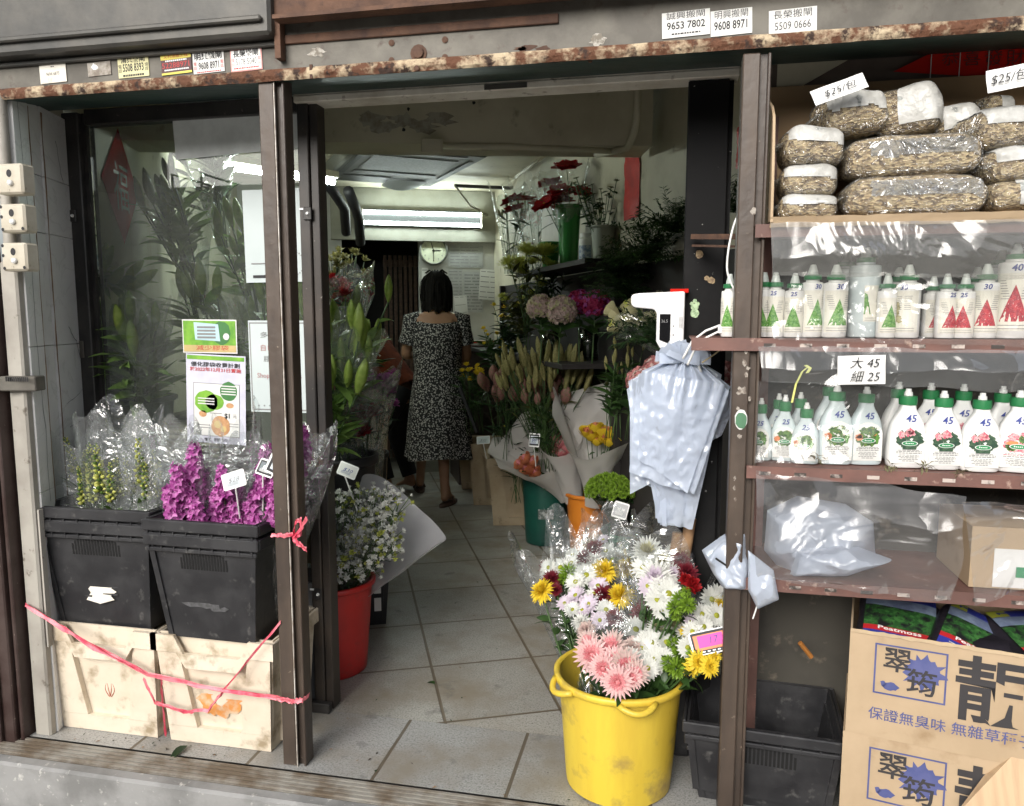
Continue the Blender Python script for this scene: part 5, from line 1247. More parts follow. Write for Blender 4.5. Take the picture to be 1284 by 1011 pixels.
pipe([yb(570, 233, 2.36), yb(640, 236, 2.36), yb(690, 226, 2.36)], .014, M_['darksteel'], 'dark cable conduit beside the air conditioner')
pipe([yb(647, 222, 2.38), yb(690, 190, 2.38)], .012, M_['cream'], 'short pale conduit angled across the ceiling')
for k, (u0, v0, u1, v1) in enumerate(((398, 215, 432, 262), (437, 240, 450, 275))):
    pipe([PY(u0, v0, 2.6), PY(u0 + (u1 - u0) * .6, v0 + (v1 - v0) * .55, 2.9), PY(u1, v1, 3.2), PY(u1 + 2, v1 + 30, 3.4)], .035, M_['black'], ('thick black insulated pipe sloping down beside the door post', 'thick black insulated pipe falling beside the air conditioner')[k])
pipe([PY(570, 232, 3.3), PY(590, 258, 3.4), PY(612, 270, 3.4)], .006, M_['cream'], 'thin cable drooping from the air conditioner to the lamp')
# ---------------------------------------------------------------- the woman, seen from behind
def skin_body(edges, pts, rad, root, sub=2):
    m = bpy.data.meshes.new('body'); names = list(pts); idx = {n: i for i, n in enumerate(names)}
    m.from_pydata([pts[n] for n in names], [(idx[a], idx[b]) for a, b in edges], [])
    o = bpy.data.objects.new('body_tmp', m); COL.objects.link(o)
    s = o.modifiers.new('s', 'SKIN'); s.use_smooth_shade = True
    for n in names:
        d = m.skin_vertices[0].data[idx[n]]; r = rad[n]; d.radius = r if isinstance(r, tuple) else (r, r); d.use_root = (n == root)
    b = o.modifiers.new('u', 'SUBSURF'); b.levels = sub
    dg = bpy.context.evaluated_depsgraph_get(); dg.update()
    r = bpy.data.meshes.new_from_object(o.evaluated_get(dg)); bpy.data.objects.remove(o); r.polygons.foreach_set('use_smooth', [True] * len(r.polygons)); return r
M_['skin'] = mat('skin', (.40, .225, .14), .5, (.34, .18, .11), 8, sss=.08)
M_['skin_dim'] = M_['skin']
def dress_mat():
    m, nt, out = _new('black_floral_fabric')
    b = N(nt, 'ShaderNodeBsdfPrincipled'); b.inputs['Roughness'].default_value = .8; nt.links.new(b.outputs[0], out.inputs[0])
    tc = N(nt, 'ShaderNodeTexCoord'); v = N(nt, 'ShaderNodeTexVoronoi', feature='F1'); v.inputs['Scale'].default_value = 84; v.inputs['Randomness'].default_value = 1
    n = N(nt, 'ShaderNodeTexNoise'); n.inputs['Scale'].default_value = 90; nt.links.new(tc.outputs['Object'], n.inputs['Vector'])
    nt.links.new(tc.outputs['Object'], v.inputs['Vector'])
    ad = N(nt, 'ShaderNodeMath', operation='ADD'); nt.links.new(v.outputs['Distance'], ad.inputs[0]); nt.links.new(n.outputs[0], ad.inputs[1])
    r = N(nt, 'ShaderNodeValToRGB'); e = r.color_ramp.elements; e[0].position = .86; e[0].color = (.42, .41, .39, 1); e[1].position = .94; e[1].color = (.012, .012, .014, 1)
    nt.links.new(ad.outputs[0], r.inputs[0]); nt.links.new(r.outputs[0], b.inputs['Base Color']); return m
M_['dress'] = dress_mat()
WY = 3.22
fr, fl = PZ(558, 634), PZ(527, 616)
wc = PY(549, 500, WY); root = V((wc.x, WY, 0)); rz = R_(20)
Rz = Matrix.Rotation(rz, 4, 'Z'); inv = (Matrix.Translation(root) @ Rz).inverted()
lf, rf = inv @ fl, inv @ fr; lf.z = rf.z = 0
zz = lambda v: PY(550, v, WY).z
zs, zn, zh = zz(403), zz(392), zz(362)
P_ = {'pel': (0, 0, zz(490)), 'spi': (0, -.01, zz(462)), 'che': (0, -.01, zz(425)), 'nb': (0, .0, zs + .02), 'nk': (0, .03, zn + .045), 'hd': (0, .045, zh), 'ht': (0, .03, zh + .08),
      'hl': (-.085, 0, zz(500)), 'hr': (.085, 0, zz(500)), 'kl': (lf.x * .85, lf.y * .4, .46), 'kr': (rf.x * .8, rf.y * .4 + .03, .46), 'al': (lf.x, lf.y, .09), 'ar': (rf.x, rf.y, .09),
      'fl': (lf.x - .01, lf.y + .13, .03), 'fr': (rf.x + .06, rf.y + .10, .03), 'el': (lf.x, lf.y - .03, .04), 'er': (rf.x - .01, rf.y - .03, .04),
      'sl': (-.165, -.005, zs), 'sr': (.165, -.005, zs), 'ell': (-.225, .03, zz(448)), 'elr': (.215, .02, zz(450)), 'wl': (-.12, .24, zz(440)), 'wr': (.14, .22, zz(462)), 'pl': (-.09, .30, zz(438)), 'prr': (.11, .28, zz(463))}
Rr = {'pel': .15, 'spi': (.135, .10), 'che': (.15, .105), 'nb': (.10, .06), 'nk': .05, 'hd': (.075, .09), 'ht': (.06, .07), 'hl': .09, 'hr': .09, 'kl': .052, 'kr': .052, 'al': .031, 'ar': .031, 'fl': (.035, .018), 'fr': (.035, .018), 'el': .028, 'er': .028,
      'sl': .06, 'sr': .06, 'ell': .038, 'elr': .038, 'wl': .025, 'wr': .025, 'pl': (.034, .016), 'prr': (.034, .016)}
E_ = [('pel', 'spi'), ('spi', 'che'), ('che', 'nb'), ('nb', 'nk'), ('nk', 'hd'), ('hd', 'ht'), ('pel', 'hl'), ('pel', 'hr'), ('hl', 'kl'), ('hr', 'kr'), ('kl', 'al'), ('kr', 'ar'), ('al', 'fl'), ('ar', 'fr'), ('al', 'el'), ('ar', 'er'),
      ('nb', 'sl'), ('nb', 'sr'), ('sl', 'ell'), ('sr', 'elr'), ('ell', 'wl'), ('elr', 'wr'), ('wl', 'pl'), ('wr', 'prr')]
def fingers(P, R, E, hand, side, pre):
    h = V(P[hand]); w = V(P['wl' if hand == 'pl' else 'wr']); d = (h - w).normalized(); sx = V((1, 0, 0)) - d * d.x; sx.normalize(); dn = V((0, 0, -1))
    for k in range(4):
        o = sx * (k - 1.5) * .017; L = (.036, .042, .04, .03)[k]
        a, b = pre + 'fa%d' % k, pre + 'fb%d' % k
        P[a] = tuple(h + o + d * (.03 + L * .5)); P[b] = tuple(h + o * 1.05 + d * (.03 + L) + dn * .025); R[a] = .008; R[b] = .007; E += [(hand, a), (a, b)]
    a, b = pre + 'ta', pre + 'tb'; P[a] = tuple(h + sx * .04 * side - d * .005); P[b] = tuple(h + sx * .05 * side + d * .025); R[a] = .010; R[b] = .008; E += [(hand, a), (a, b)]
fingers(P_, Rr, E_, 'pl', 1, 'l'); fingers(P_, Rr, E_, 'prr', -1, 'r')
w_t = thing('person', 'woman in a black floral dress and sandals standing in the aisle, seen from behind', 'person', root, rz)
b_ = skin_body(E_, P_, Rr, 'pel'); b_.materials.append(M_['skin']); link('body', b_, w_t)
# face features on the far side of the head
mb = MB(); hc = V(P_['hd']); mb.merge(_tint(fl_bud(.011, .035, n=3, ribs=0), 0), T(hc.x, hc.y + .09, hc.z - .03)); mb.build('nose', M_['skin'], w_t, True)
for s_ in (-1, 1):
    mb = MB(); mb.lathe([(0, -.004), (.008, -.003), (.009, 0), (.008, .003), (0, .004)], 10, frame((hc.x + s_ * .03, hc.y + .083, hc.z + .0), (1, 0, 0), (0, 1, 0))); mb.build('eye', M_['black'], w_t, True)
mb = MB(); mb.tube([(hc.x - .022, hc.y + .083, hc.z - .052), (hc.x, hc.y + .088, hc.z - .054), (hc.x + .022, hc.y + .083, hc.z - .052)], .004, 6); mb.build('mouth', mat('lip', (.35, .1, .09), .5), w_t, True)
# dress: one lofted surface, hem to neckline
prof = [(zz(572), .245, .20), (zz(555), .232, .19), (zz(525), .215, .175), (zz(500), .20, .16), (zz(478), .180, .14), (zz(462), .165, .125), (zz(445), .172, .128), (zz(425), .188, .130), (zz(410), .190, .115), (zz(403), .175, .10), (zz(398), .155, .085)]
def dress(a, b):
    f = b * (len(prof) - 1); i = min(int(f), len(prof) - 2); t = f - i; z, rx, ry = [prof[i][k] * (1 - t) + prof[i + 1][k] * t for k in range(3)]
    th = 2 * pi * a; fold = (1 - b) ** 1.6; k = 1 + .055 * fold * math.sin(7 * th + 1.2 * math.sin(2 * th)) + .03 * noise.noise(V((math.cos(th) * 2, math.sin(th) * 2, z * 4)))
    dip = .045 * (max(0, -math.sin(th)) ** 2) * max(0, b - .85) / .15
    return V((rx * k * math.cos(th) + .01 * fold, ry * k * math.sin(th) - .005, z - dip + .012 * fold * math.sin(3 * th)))
mb = MB(); mb.grid(dress, 64, 44, wrap=True)
for s_ in (-1, 1):
    a, b = V(P_['sl' if s_ < 0 else 'sr']), V(P_['ell' if s_ < 0 else 'elr']); e = a.lerp(b, .62)
    mb.tube([a + V((-s_ * .045, 0, .016)), a + V((s_ * .008, 0, .008)), a.lerp(b, .3), e], [.055, .068, .066, .07], 18, cap=False)
mb.build('dress', M_['dress'], w_t, True)
# hair: a chin-length black bob
M_['hair'] = mat('black_hair', (.006, .0055, .005), .8, (.012, .010, .009), 30, stretch=(14, 14, 1), bump=.3, spec=.2)
zt, z0 = zz(339), zz(391)
def hair(a, b):
    th = 2 * pi * a; r = .108 if b < .55 else .108 * math.sqrt(max(0, 1 - ((b - .55) / .45) ** 2))
    k = 1 + .05 * noise.noise(V((math.cos(th) * 4, math.sin(th) * 4, b * 3))) + .045 * math.sin(17 * th + 6 * noise.noise(V((th, b * 2, 3))))
    fr_ = 1 if math.sin(th) < .45 else .78
    return V((r * .95 * k * math.cos(th), .03 + r * 1.0 * k * math.sin(th) * fr_, z0 + (zt - z0) * b + (.016 * math.sin(9 * th) + .012 * math.sin(23 * th) if b < .1 else 0)))
mb = MB(); mb.grid(hair, 56, 20, wrap=True)
for k in range(14):
    a = rnd.uniform(0, 2 * pi); mb.tube([(.03 * math.cos(a), .03 + .03 * math.sin(a), zt - .012), (.05 * math.cos(a), .03 + .05 * math.sin(a), zt + rnd.uniform(.0, .012)), (.08 * math.cos(a), .03 + .08 * math.sin(a), zt - .02)], .003, 5)
qh = random.Random(12)
for k in range(110):
    a = qh.uniform(0, 2 * pi); e = qh.uniform(.98, 1.1); L = qh.uniform(-.015, .02); P5 = []
    for j in range(9): b = .97 - .97 * j / 8; h = hair(a / 2 / pi + .012 * noise.noise(V((a, j * .5, 2))), b); P5.append(V((h.x * e, .03 + (h.y - .03) * e, h.z + (L if j > 6 else 0))))
    mb.tube(P5, [.0024] * 8 + [.0006], 4)
mb.build('hair', M_['hair'], w_t, True)
for (f, e) in (('fl', 'el'), ('fr', 'er')):
    a, b = V(P_[e]), V(P_[f]); d = (b - a); d.z = 0; d.normalize(); x = V((d.y, -d.x, 0)); mb = MB(); c = (a + b) / 2; L = (b - a).length / 2 + .055
    mb.prism([(.043 * math.cos(2 * pi * k / 18) * (1 + .12 * math.sin(2 * pi * k / 18)), L * math.sin(2 * pi * k / 18)) for k in range(18)], .016, frame((c.x, c.y, .001), x, (0, 0, 1)))
    p = a.lerp(b, .62); mb.tube([(p + x * .045).to_tuple()[:2] + (.014,), (p + x * .03).to_tuple()[:2] + (.05,), (p).to_tuple()[:2] + (.062,), (p - x * .03).to_tuple()[:2] + (.05,), (p - x * .045).to_tuple()[:2] + (.014,)], .009, 8)
    mb.build('sandal', mat('brown_sandal', (.09, .05, .035), .6), w_t, True)
# ---------------------------------------------------------------- the other person, bent over among the flowers
SY = 3.55
sc_ = PY(487, 470, SY); root2 = V((sc_.x, SY, 0)); rz2 = R_(75)
z2 = lambda v: PY(487, v, SY).z
P2 = {'pel': (0, -.12, .80), 'spi': (0, -.02, .93), 'che': (0, .10, 1.06), 'nb': (0, .20, 1.17), 'nk': (0, .26, 1.19), 'hd': (0, .34, 1.22), 'ht': (0, .39, 1.25), 'hl': (-.09, -.1, .76), 'hr': (.09, -.1, .76), 'kl': (-.11, .06, .42), 'kr': (.11, .0, .42), 'al': (-.11, -.06, .09), 'ar': (.11, -.12, .09),
      'fl': (-.12, .09, .03), 'fr': (.12, .03, .03), 'el': (-.11, -.09, .04), 'er': (.11, -.15, .04), 'sl': (-.17, .17, 1.13), 'sr': (.17, .17, 1.13), 'ell': (-.23, .22, .88), 'elr': (.23, .22, .88), 'wl': (-.14, .42, .78), 'wr': (.14, .42, .78), 'pl': (-.12, .48, .76), 'prr': (.12, .48, .76)}
R2 = dict(Rr); R2 = {k: (tuple(x * .5 for x in Rr[k]) if isinstance(Rr[k], tuple) else Rr[k] * (.5 if k in ('pel', 'spi', 'che', 'nb', 'sl', 'sr') else 1)) for k in P2}; E2 = [e for e in E_ if e[0] in P2 and e[1] in P2]
fingers(P2, R2, E2, 'pl', 1, 'l'); fingers(P2, R2, E2, 'prr', -1, 'r')
t2_ = thing('person', 'person in a rust brown top and black trousers bending over flowers at the left', 'person', root2, rz2)
b_ = skin_body(E2, P2, R2, 'pel'); b_.materials.append(M_['skin']); link('body', b_, t2_)
def loft(path, radii, n=28, wob=.03, seed=0):
    mb = MB(); path = [V(p) for p in path]
    def fn(a, b):
        f = b * (len(path) - 1); i = min(int(f), len(path) - 2); t = f - i; p = path[i].lerp(path[i + 1], t); d = (path[i + 1] - path[i]).normalized()
        rx = radii[i][0] * (1 - t) + radii[i + 1][0] * t; ry = radii[i][1] * (1 - t) + radii[i + 1][1] * t; x = V((1, 0, 0)); x = (x - d * d.x).normalized(); y = d.cross(x); th = 2 * pi * a
        k = 1 + wob * noise.noise(V((math.cos(th) * 2, math.sin(th) * 2, b * 5 + seed)))
        return p + x * rx * k * math.cos(th) + y * ry * k * math.sin(th)
    mb.grid(fn, n, 16, wrap=True); return mb
mb = loft([P2['pel'], P2['spi'], P2['che'], P2['nb'], (0, .235, 1.18)], [(.17, .14), (.165, .13), (.18, .13), (.155, .11), (.085, .075)])
for s_, e_ in (('sl', 'ell'), ('sr', 'elr')): a, b = V(P2[s_]), V(P2[e_]); mb.tube([a.lerp(V(P2['nb']), .35), a, a.lerp(b, .4), a.lerp(b, .98)], [.075, .08, .072, .065], 16, cap=False)
mb.build('top', mat('rust_brown_cloth', (.085, .018, .006), .9, (.04, .009, .004), 9, bump=.6, spec=.1), t2_, True)
mb = MB()
for h_, k_, a_ in (('hl', 'kl', 'al'), ('hr', 'kr', 'ar')): mb.tube([V(P2['pel']).lerp(V(P2[h_]), .7) + V((0, 0, .06)), P2[h_], V(P2[h_]).lerp(V(P2[k_]), .5), P2[k_], V(P2[k_]).lerp(V(P2[a_]), .9)], [.13, .115, .095, .075, .06], 18, cap=False)
mb.build('trousers', mat('black_cloth', (.012, .012, .014), .85), t2_, True)
mb = MB(); h0 = V(P2['hd']).lerp(V(P2['ht']), .4); dd = (V(P2['ht']) - V(P2['hd'])).normalized()
mb.grid(lambda a, b: h0 + dd * .02 + V((0, 0, .015)) + V((.098 * math.sin(pi * (.08 + .55 * b)) * math.cos(2 * pi * a), .115 * math.sin(pi * (.08 + .55 * b)) * math.sin(2 * pi * a) - .03 * b, .10 * math.cos(pi * (.08 + .6 * b)))) * (1 + .04 * math.sin(40 * a)), 32, 14, wrap=True); mb.build('hair', M_['hair'], t2_, True)
# ================================================================ right side of the aisle
RWD = (RW1 - RW0).normalized(); RWN = V((-RWD.y, RWD.x, 0)); RWN = RWN if RWN.x < 0 else -RWN   # into the room
M_['rackwood'] = mat('dark_rack_wood', (.045, .035, .028), .6, (.03, .024, .02), 6)
M_['rackwood'] = mat('black_rack_wood', (.018, .015, .013), .7, (.012, .01, .009), 6)
rk0 = RW0 + RWD * 1.75 + RWN * .01; rl = 2.5
t = thing('flower_rack', 'dark wooden flower rack with boards along the right wall', 'rack', M=frame(V((rk0.x, rk0.y, 0)), RWD, (0, 0, 1)))
zA1, zA2 = PY(730, 334, 2.35).z, PY(700, 450, 2.35).z
sgy = 1 if (t.matrix_world.to_3x3() @ V((0, 1, 0))).dot(RWN) > 0 else -1
def rb(x0, y0, z0, x1, y1, z1): ya, yb_ = sorted((y0 * sgy, y1 * sgy)); return (x0, ya, z0), (x1, yb_, z1)
mb = MB(); mb.box(*rb(-1.35, 0, .1, rl, .012, zA1 - .03)); mb.build('back_panel', M_['rackwood'], t)
for z, d, xa, xb in ((zA1, .26, -.1, 1.2), (zA2, .34, 0, rl)):
    mb = MB(); mb.box(*rb(xa, .014, z - .025, xb, d, z)); mb.build('shelf', M_['rackwood'], t)
for x in (0, rl - .04):
    mb = MB(); mb.box(*rb(x, .014, 0, x + .04, .05, zA1 - .03)); mb.build('upright', M_['rackwood'], t)
def flowers(label, c, spread, n, ms, s, base=None, wrap=None, seed=1, tipup=.12, r1=.16, leaves=40, leafL=.09, leafW=.02, lm='leafdk', fn='bloom', name='flower_bunch', group='flower bunches on the right', cat='flower bunch', **kw):
    q = random.Random(seed); c = V(c); b = V(base) if base is not None else c - V((0, 0, .4))
    sx = spread if isinstance(spread, tuple) else (spread, spread, spread)
    bl = [(ms[k % len(ms)], c + V((q.uniform(-1, 1) * sx[0], q.uniform(-1, 1) * sx[1], q.uniform(-1, 1) * sx[2])), s * q.uniform(.8, 1.2)) for k in range(n)]
    return bouquet(label, b, bl, tip=c + V((0, -.02, tipup)), r0=.04, r1=r1, wrap=wrap, seed=seed, leaves=leaves, leafL=leafL, leafW=leafW, lm=lm, fn=fn, name=name, group=group, cat=cat, **kw)
AM = [me('amaryllis_bloom', fl_daisy(1, 6, s, .95, 0, 1, True, .1), [G_['red'], G_['centre']]) for s in (3, 4)]
HY = {k: me('hydrangea_head', fl_hydrangea(1, 190, 3, 0, 1), [G_[a], G_[b]]) for k, (a, b) in dict(pale=('palepink', 'cream'), hot=('hotpink', 'magenta'), dusty=('dustypink', 'palepink')).items()}
RO = {k: me('rose_bloom', fl_rose(1, 5, 0, 1), [G_[a], G_[b]]) for k, (a, b) in dict(cream=('cream', 'lemon'), peach=('peach', 'pink'), pink=('pink', 'palepink'), yel=('yellow', 'peach')).items()}
PR = me('protea_bud', fl_bud(.26, 1, 0, 7, .2), [G_['protea']])
ST = me('straw_plume', fl_bud(.16, 1.3, 0, 6, .25), [G_['straw']])
PC = me('pincushion_bloom', fl_mum(1, 4, 26, .09, 4, -.4), [G_['lemon']])
BT = me('button_bloom', fl_button(1, 4, 60), [G_['lime']])
YS = me('yellow_sprig', fl_carn(1, 3, 18), [G_['yellow']])
M_['greenvase'] = mat('bright_green_plastic', (.02, .20, .03), .35, (.015, .15, .02), 5); M_['greypot'] = mat('grey_green_pot', (.33, .36, .31), .45, (.27, .29, .25), 5)
# on the top board
p = PY(713, 312, 2.45); bucket('tall bright green vase of red blooms on the top board', p.x, 2.45, zA1 + .001, .05, .068, PY(713, 258, 2.45).z - zA1, M_['greenvase'], 'pots on the rack')
p2_ = PY(690, 312, 2.62); bucket('second bright green vase farther back on the top board', p2_.x, 2.62, zA1 + .001, .045, .06, .16, M_['greenvase'], 'pots on the rack')
flowers('bunch of large dark red amaryllis in cellophane on the top board', PY(708, 238, 2.43), (.12, .1, .11), 9, AM, .075, base=(p.x, 2.45, zA1 + .1), wrap='cello', seed=101, fn='amaryllis_bloom', leaves=14, leafL=.16, lm='leaf', r1=.15, up=.1)
flowers('smaller bunch of dark red amaryllis in cellophane deeper on the board', PY(658, 255, 2.9), (.10, .08, .06), 5, AM, .07, base=(PY(672, 330, 2.9).x, 2.9, zA1 + .02), wrap='cello', seed=102, fn='amaryllis_bloom', leaves=10, leafL=.14, r1=.14, up=.1)
pg = PY(756, 325, 2.12); zp = pg.z
bucket('grey-green pot of thin stems at the near end of the board', pg.x, 2.12, zA1 + .001, .05, .065, PY(756, 284, 2.12).z - zA1, M_['greypot'], 'pots on the rack')
flowers('spray of thin grey-green eucalyptus stems in the grey-green pot', PY(748, 245, 2.12), (.13, .1, .09), 26, [me('small_leaf_head', fl_daisy(1, 7, 2, .5, 0, 0, True), [G_['olive']])], .016, base=(pg.x, 2.12, zA1 + .06), seed=103, leaves=120, leafL=.045, leafW=.016, lm='leafdk', fn='leaf_head', leafpos=(.3, 1))
t = thing('plastic_jar', 'white plastic jar with a blue label beside the grey-green pot', 'jar', (PY(736, 320, 2.25).x, 2.2, zA1 + .001)); hj = PY(736, 293, 2.2).z - zA1
mb = MB(); mb.lathe([(0, 0), (.036, 0), (.038, .004), (.038, hj * .8), (.03, hj * .86)], 24); smooth_by(mb.build('body', M_['whiteplastic'], t)); mb = MB(); mb.lathe([(.032, hj * .86), (.033, hj), (0, hj)], 24); smooth_by(mb.build('lid', M_['whiteplastic'], t))
mb = MB(); mb.lathe([(.0385, hj * .15), (.0385, hj * .6)], 12, a0=R_(200), a1=R_(320)); mb.build('label', mat('jar_label', (.22, .30, .45), .5, (.55, .6, .66), 70, .45, .55), t)
flowers('cellophane sleeves of pale filler stems hanging above the yellow proteas', PY(640, 265, 3.0), (.1, .06, .06), 10, [ST], .05, base=(PY(640, 330, 3.0).x, 3.0, zA1), wrap='cello', seed=104, leaves=24, lm='leafdk', r1=.14, fn='straw_plume')
flowers('bunch of creamy yellow pincushion proteas above the notices', PY(660, 330, 2.45), (.12, .08, .08), 15, [PC], .065, seed=105, leaves=70, lm='olive', fn='pincushion_bloom', up=.2)
flowers('leafy bunch with a few yellow flowers behind the hydrangeas', PY(640, 395, 2.8), (.12, .08, .08), 7, [YS], .03, seed=106, leaves=110, lm='leafdk', leafW=.03, fn='yellow_flower')
# ferns
def fern(label, c, n, L, seed, m='leafdk', drop=.5):
    t = thing('fern_bunch', label, 'fern', c, 0, 'fern bunches on the right'); mb = MB(); sm = MB(); q = random.Random(seed)
    for k in range(n):
        a = q.uniform(0, 2 * pi); el = q.uniform(.1, 1.3); d = V((math.cos(a) * math.cos(el), math.sin(a) * math.cos(el) * .8 - .25, math.sin(el))).normalized(); LL = L * q.uniform(.6, 1.1)
        pts = [d * LL * s - V((0, 0, drop * LL * s * s * .5)) for s in [j / 9 for j in range(10)]]
        sm.tube(pts, .0012, 4)
        for j in range(1, 10):
            ax = (pts[j] - pts[j - 1]).normalized(); sd = ax.cross(V((q.uniform(-.4, .4), q.uniform(-.4, .4), 1))).normalized()
            for s in (-1, 1):
                for h in (0, .5):
                    leaf(mb, leafM(pts[j - 1].lerp(pts[j], h), sd * s + ax * .5 + V((0, 0, q.uniform(-.3, .3))), q.uniform(-.4, .4)), LL * .22 * math.sin(pi * (.15 + .75 * j / 10)), .009, .3, 0, .1, 2)
    mb.build('fronds', G_[m], t, True); sm.build('stems', G_['stem'], t, True)
fern('large dark fern bunch in the corner beside the black jamb', PY(815, 325, 1.5), 60, .27, 1, 'leaf')
fern('second dark fern bunch below the grey-green pot', PY(775, 345, 1.75), 46, .25, 2, 'leafdk')
fern('broad dark fern bunch low behind the hanging bags', PY(830, 430, 1.0), 50, .26, 7, 'leafdk')
fern('fern bunch drooping behind the cream roses', PY(790, 375, 1.7), 44, .26, 8, 'leaf')
fern('upright fern spray at the top of the right wall', PY(845, 290, 1.35), 34, .2, 3, 'leaf', .2)
fern('fern seen through the gap beside the brown right post', PY(925, 265, .75), 26, .18, 4, 'leaf', .2)
# hydrangeas in dark vases
for i, (u, v, y, r, k, lab) in enumerate(((677, 386, 1.93, .064, 'pale', 'pale pink hydrangea head, left of the pair'), (704, 390, 1.88, .073, 'pale', 'cream-pink hydrangea head, larger of the pale pair'), (727, 380, 2.05, .065, 'hot', 'hot pink hydrangea head behind the pale ones'), (748, 382, 1.95, .07, 'hot', 'hot pink hydrangea head nearest the black jamb'),
                                        (803, 478, .95, .05, 'dusty', 'dusty pink hydrangea beside the hanging bags'), (822, 462, 1.0, .045, 'dusty', 'smaller dusty pink hydrangea half behind the hanging bags'), (905, 470, .6, .045, 'dusty', 'dusty pink hydrangea seen between the black jamb and brown post'))):
    c = PY(u, v, y); b = c - V((.0, 0, .32))
    bouquet(lab, b, [(HY[k], c, r)], wrap=None, seed=120 + i, leaves=9, leafL=.11, leafW=.055, lm='leaf', sr=.004, group='hydrangeas', cat='hydrangea', name='hydrangea', fn='flower_head', leafpos=(.5, .85))
for i, (u, v, y) in enumerate(((690, 415, 2.16), (738, 412, 2.2))):
    p = PY(u, v, y); zb = zA2; t = thing('glass_vase', ('clear glass vase of pale hydrangeas on the middle board', 'clear glass vase of hot pink hydrangeas on the middle board')[i], 'vase', (p.x, y, zb + .001), 0, 'glass vases'); mb = MB()
    h = max(.12, p.z - zb); mb.lathe([(.05, .0), (.055, .01), (.05, h * .5), (.062, h), (.058, h), (.046, h * .5), (.05, .012), (0, .012)], 24); mb.build('body', glass_mat('vase_glass', (.6, .66, .6), .12), t, True)
    mb = MB(); mb.lathe([(0, .014), (.045, .014), (.045, h * .45), (0, h * .45)], 20); mb.build('stems', G_['leafdk'], t, True)
flowers('cellophane bouquet of cream roses behind the white thermometer', PY(800, 402, 1.35), (.11, .06, .05), 18, [RO['cream']], .036, base=PY(840, 445, 1.3), wrap='cello', seed=130, fn='rose_bloom', leaves=40, lm='leaf', r1=.13, tipup=.03, up=.1)
# tall bundle in front of the rack
for i, (u, v, y, sp, n, m, s, lm, lab) in enumerate(((682, 472, 2.1, (.24, .10, .09), 80, ST, .085, 'olive', 'big bundle of straw coloured plumes over the crates'), (635, 492, 2.3, (.13, .08, .09), 18, PR, .095, 'leafdk', 'bundle of pink protea buds over the crates'), (690, 497, 2.1, (.14, .06, .05), 14, PR, .09, 'leafdk', 'bundle of dusky red protea buds above the paper cones'),
                                                   (592, 468, 2.95, (.07, .07, .06), 16, YS, .028, 'leaf', 'small bunch of yellow flowers beside the woman'), (650, 545, 2.4, (.13, .06, .06), 10, YS, .016, 'leafdk', 'low leafy bunch with tiny orange flowers over the crates'))):
    c = PY(u, v, y); flowers(lab, c, sp, n, [m], s, base=c - V((.0, -.05, .42)), seed=140 + i, leaves=120, leafL=.12, leafW=.014, lm=lm, fn='flower_head', up=1.6 if m is PR else .8, spreadb=.06)
# leafy bunches that fill the rack and the wall behind the taller flowers
for i, (u, v, y, sp, n, m, s, lm, lab) in enumerate(((628, 425, 2.75, .10, 8, YS, .022, 'leaf', 'leafy bunch with small yellow flowers behind the notices side of the rack'), (712, 440, 2.3, .13, 12, ST, .05, 'olive', 'olive leafy bunch under the pink hydrangeas'), (775, 455, 1.55, .11, 10, ST, .05, 'leaf', 'leafy bunch low between the cream roses and the bags'), (735, 470, 2.3, .12, 14, PR, .06, 'leaf', 'leafy bunch of dusky buds behind the largest paper cone'), (700, 345, 2.5, .10, 6, PC, .045, 'leaf', 'leafy bunch with pale tufts between the green vase and the hydrangeas'), (650, 372, 2.6, .10, 8, PC, .045, 'olive', 'olive bunch with pale tufts just above the left hydrangea'))):
    c = PY(u, v, y); flowers(lab, c, (sp * 1.2, sp * .6, sp * .7), n, [m], s, base=c - V((0, -.05, .36)), seed=180 + i, leaves=150, leafL=.10, leafW=.022, lm=lm, fn='flower_head', up=.8, spreadb=.06)
# tan crates on the right
for i, (u, v, y, vt, lab) in enumerate(((634, 657, 2.82, 573, 'tan crate nearest on the right side of the aisle'), (608, 632, 3.28, 555, 'tan crate second from the front on the right side'), (592, 612, 3.75, 545, 'tan crate farthest back on the right side'))):
    p = PZ(u, v); p.y = p.y; t = put_crate(lab, PZ(u, v).x + .12, PZ(u, v).y - .03, 0, .44, .36, PY(u, vt, PZ(u, v).y).z, M_['crateold'], 'tan crates along the right wall', R_(14), notch=True, vents=False, recess=True, rimh=.05)
p = PY(606, 552, 2.7); 
price_tag('small clear price tag above the tan crates beside the woman', p, .09, .05, (-.1, -1, .3), (1, 0, .1), pt_paint('$45'), [M_['paperblue'], M_['paperblue'], M_['greyink'], M_['inkred']], p + V((.02, 0, -.12)))
mb = MB(); mb.box((-.012, -.01, 0), (.012, .01, .30), bev=.002); mb.use(1).text('protea', .02, frame((0, -.0106, .2), (0, 0, 1), (0, -1, 0)), 1, width=.09)
o = mb.build('marker_stick', [M_['black'], M_['whiteplastic']]); a = PY(594, 510, 2.55); o.matrix_world = align_z(a + V((.02, 0, -.16)), V((-.35, 0, .9))); tag(o, 'black marker stick with white lettering standing in the flowers', 'marker')
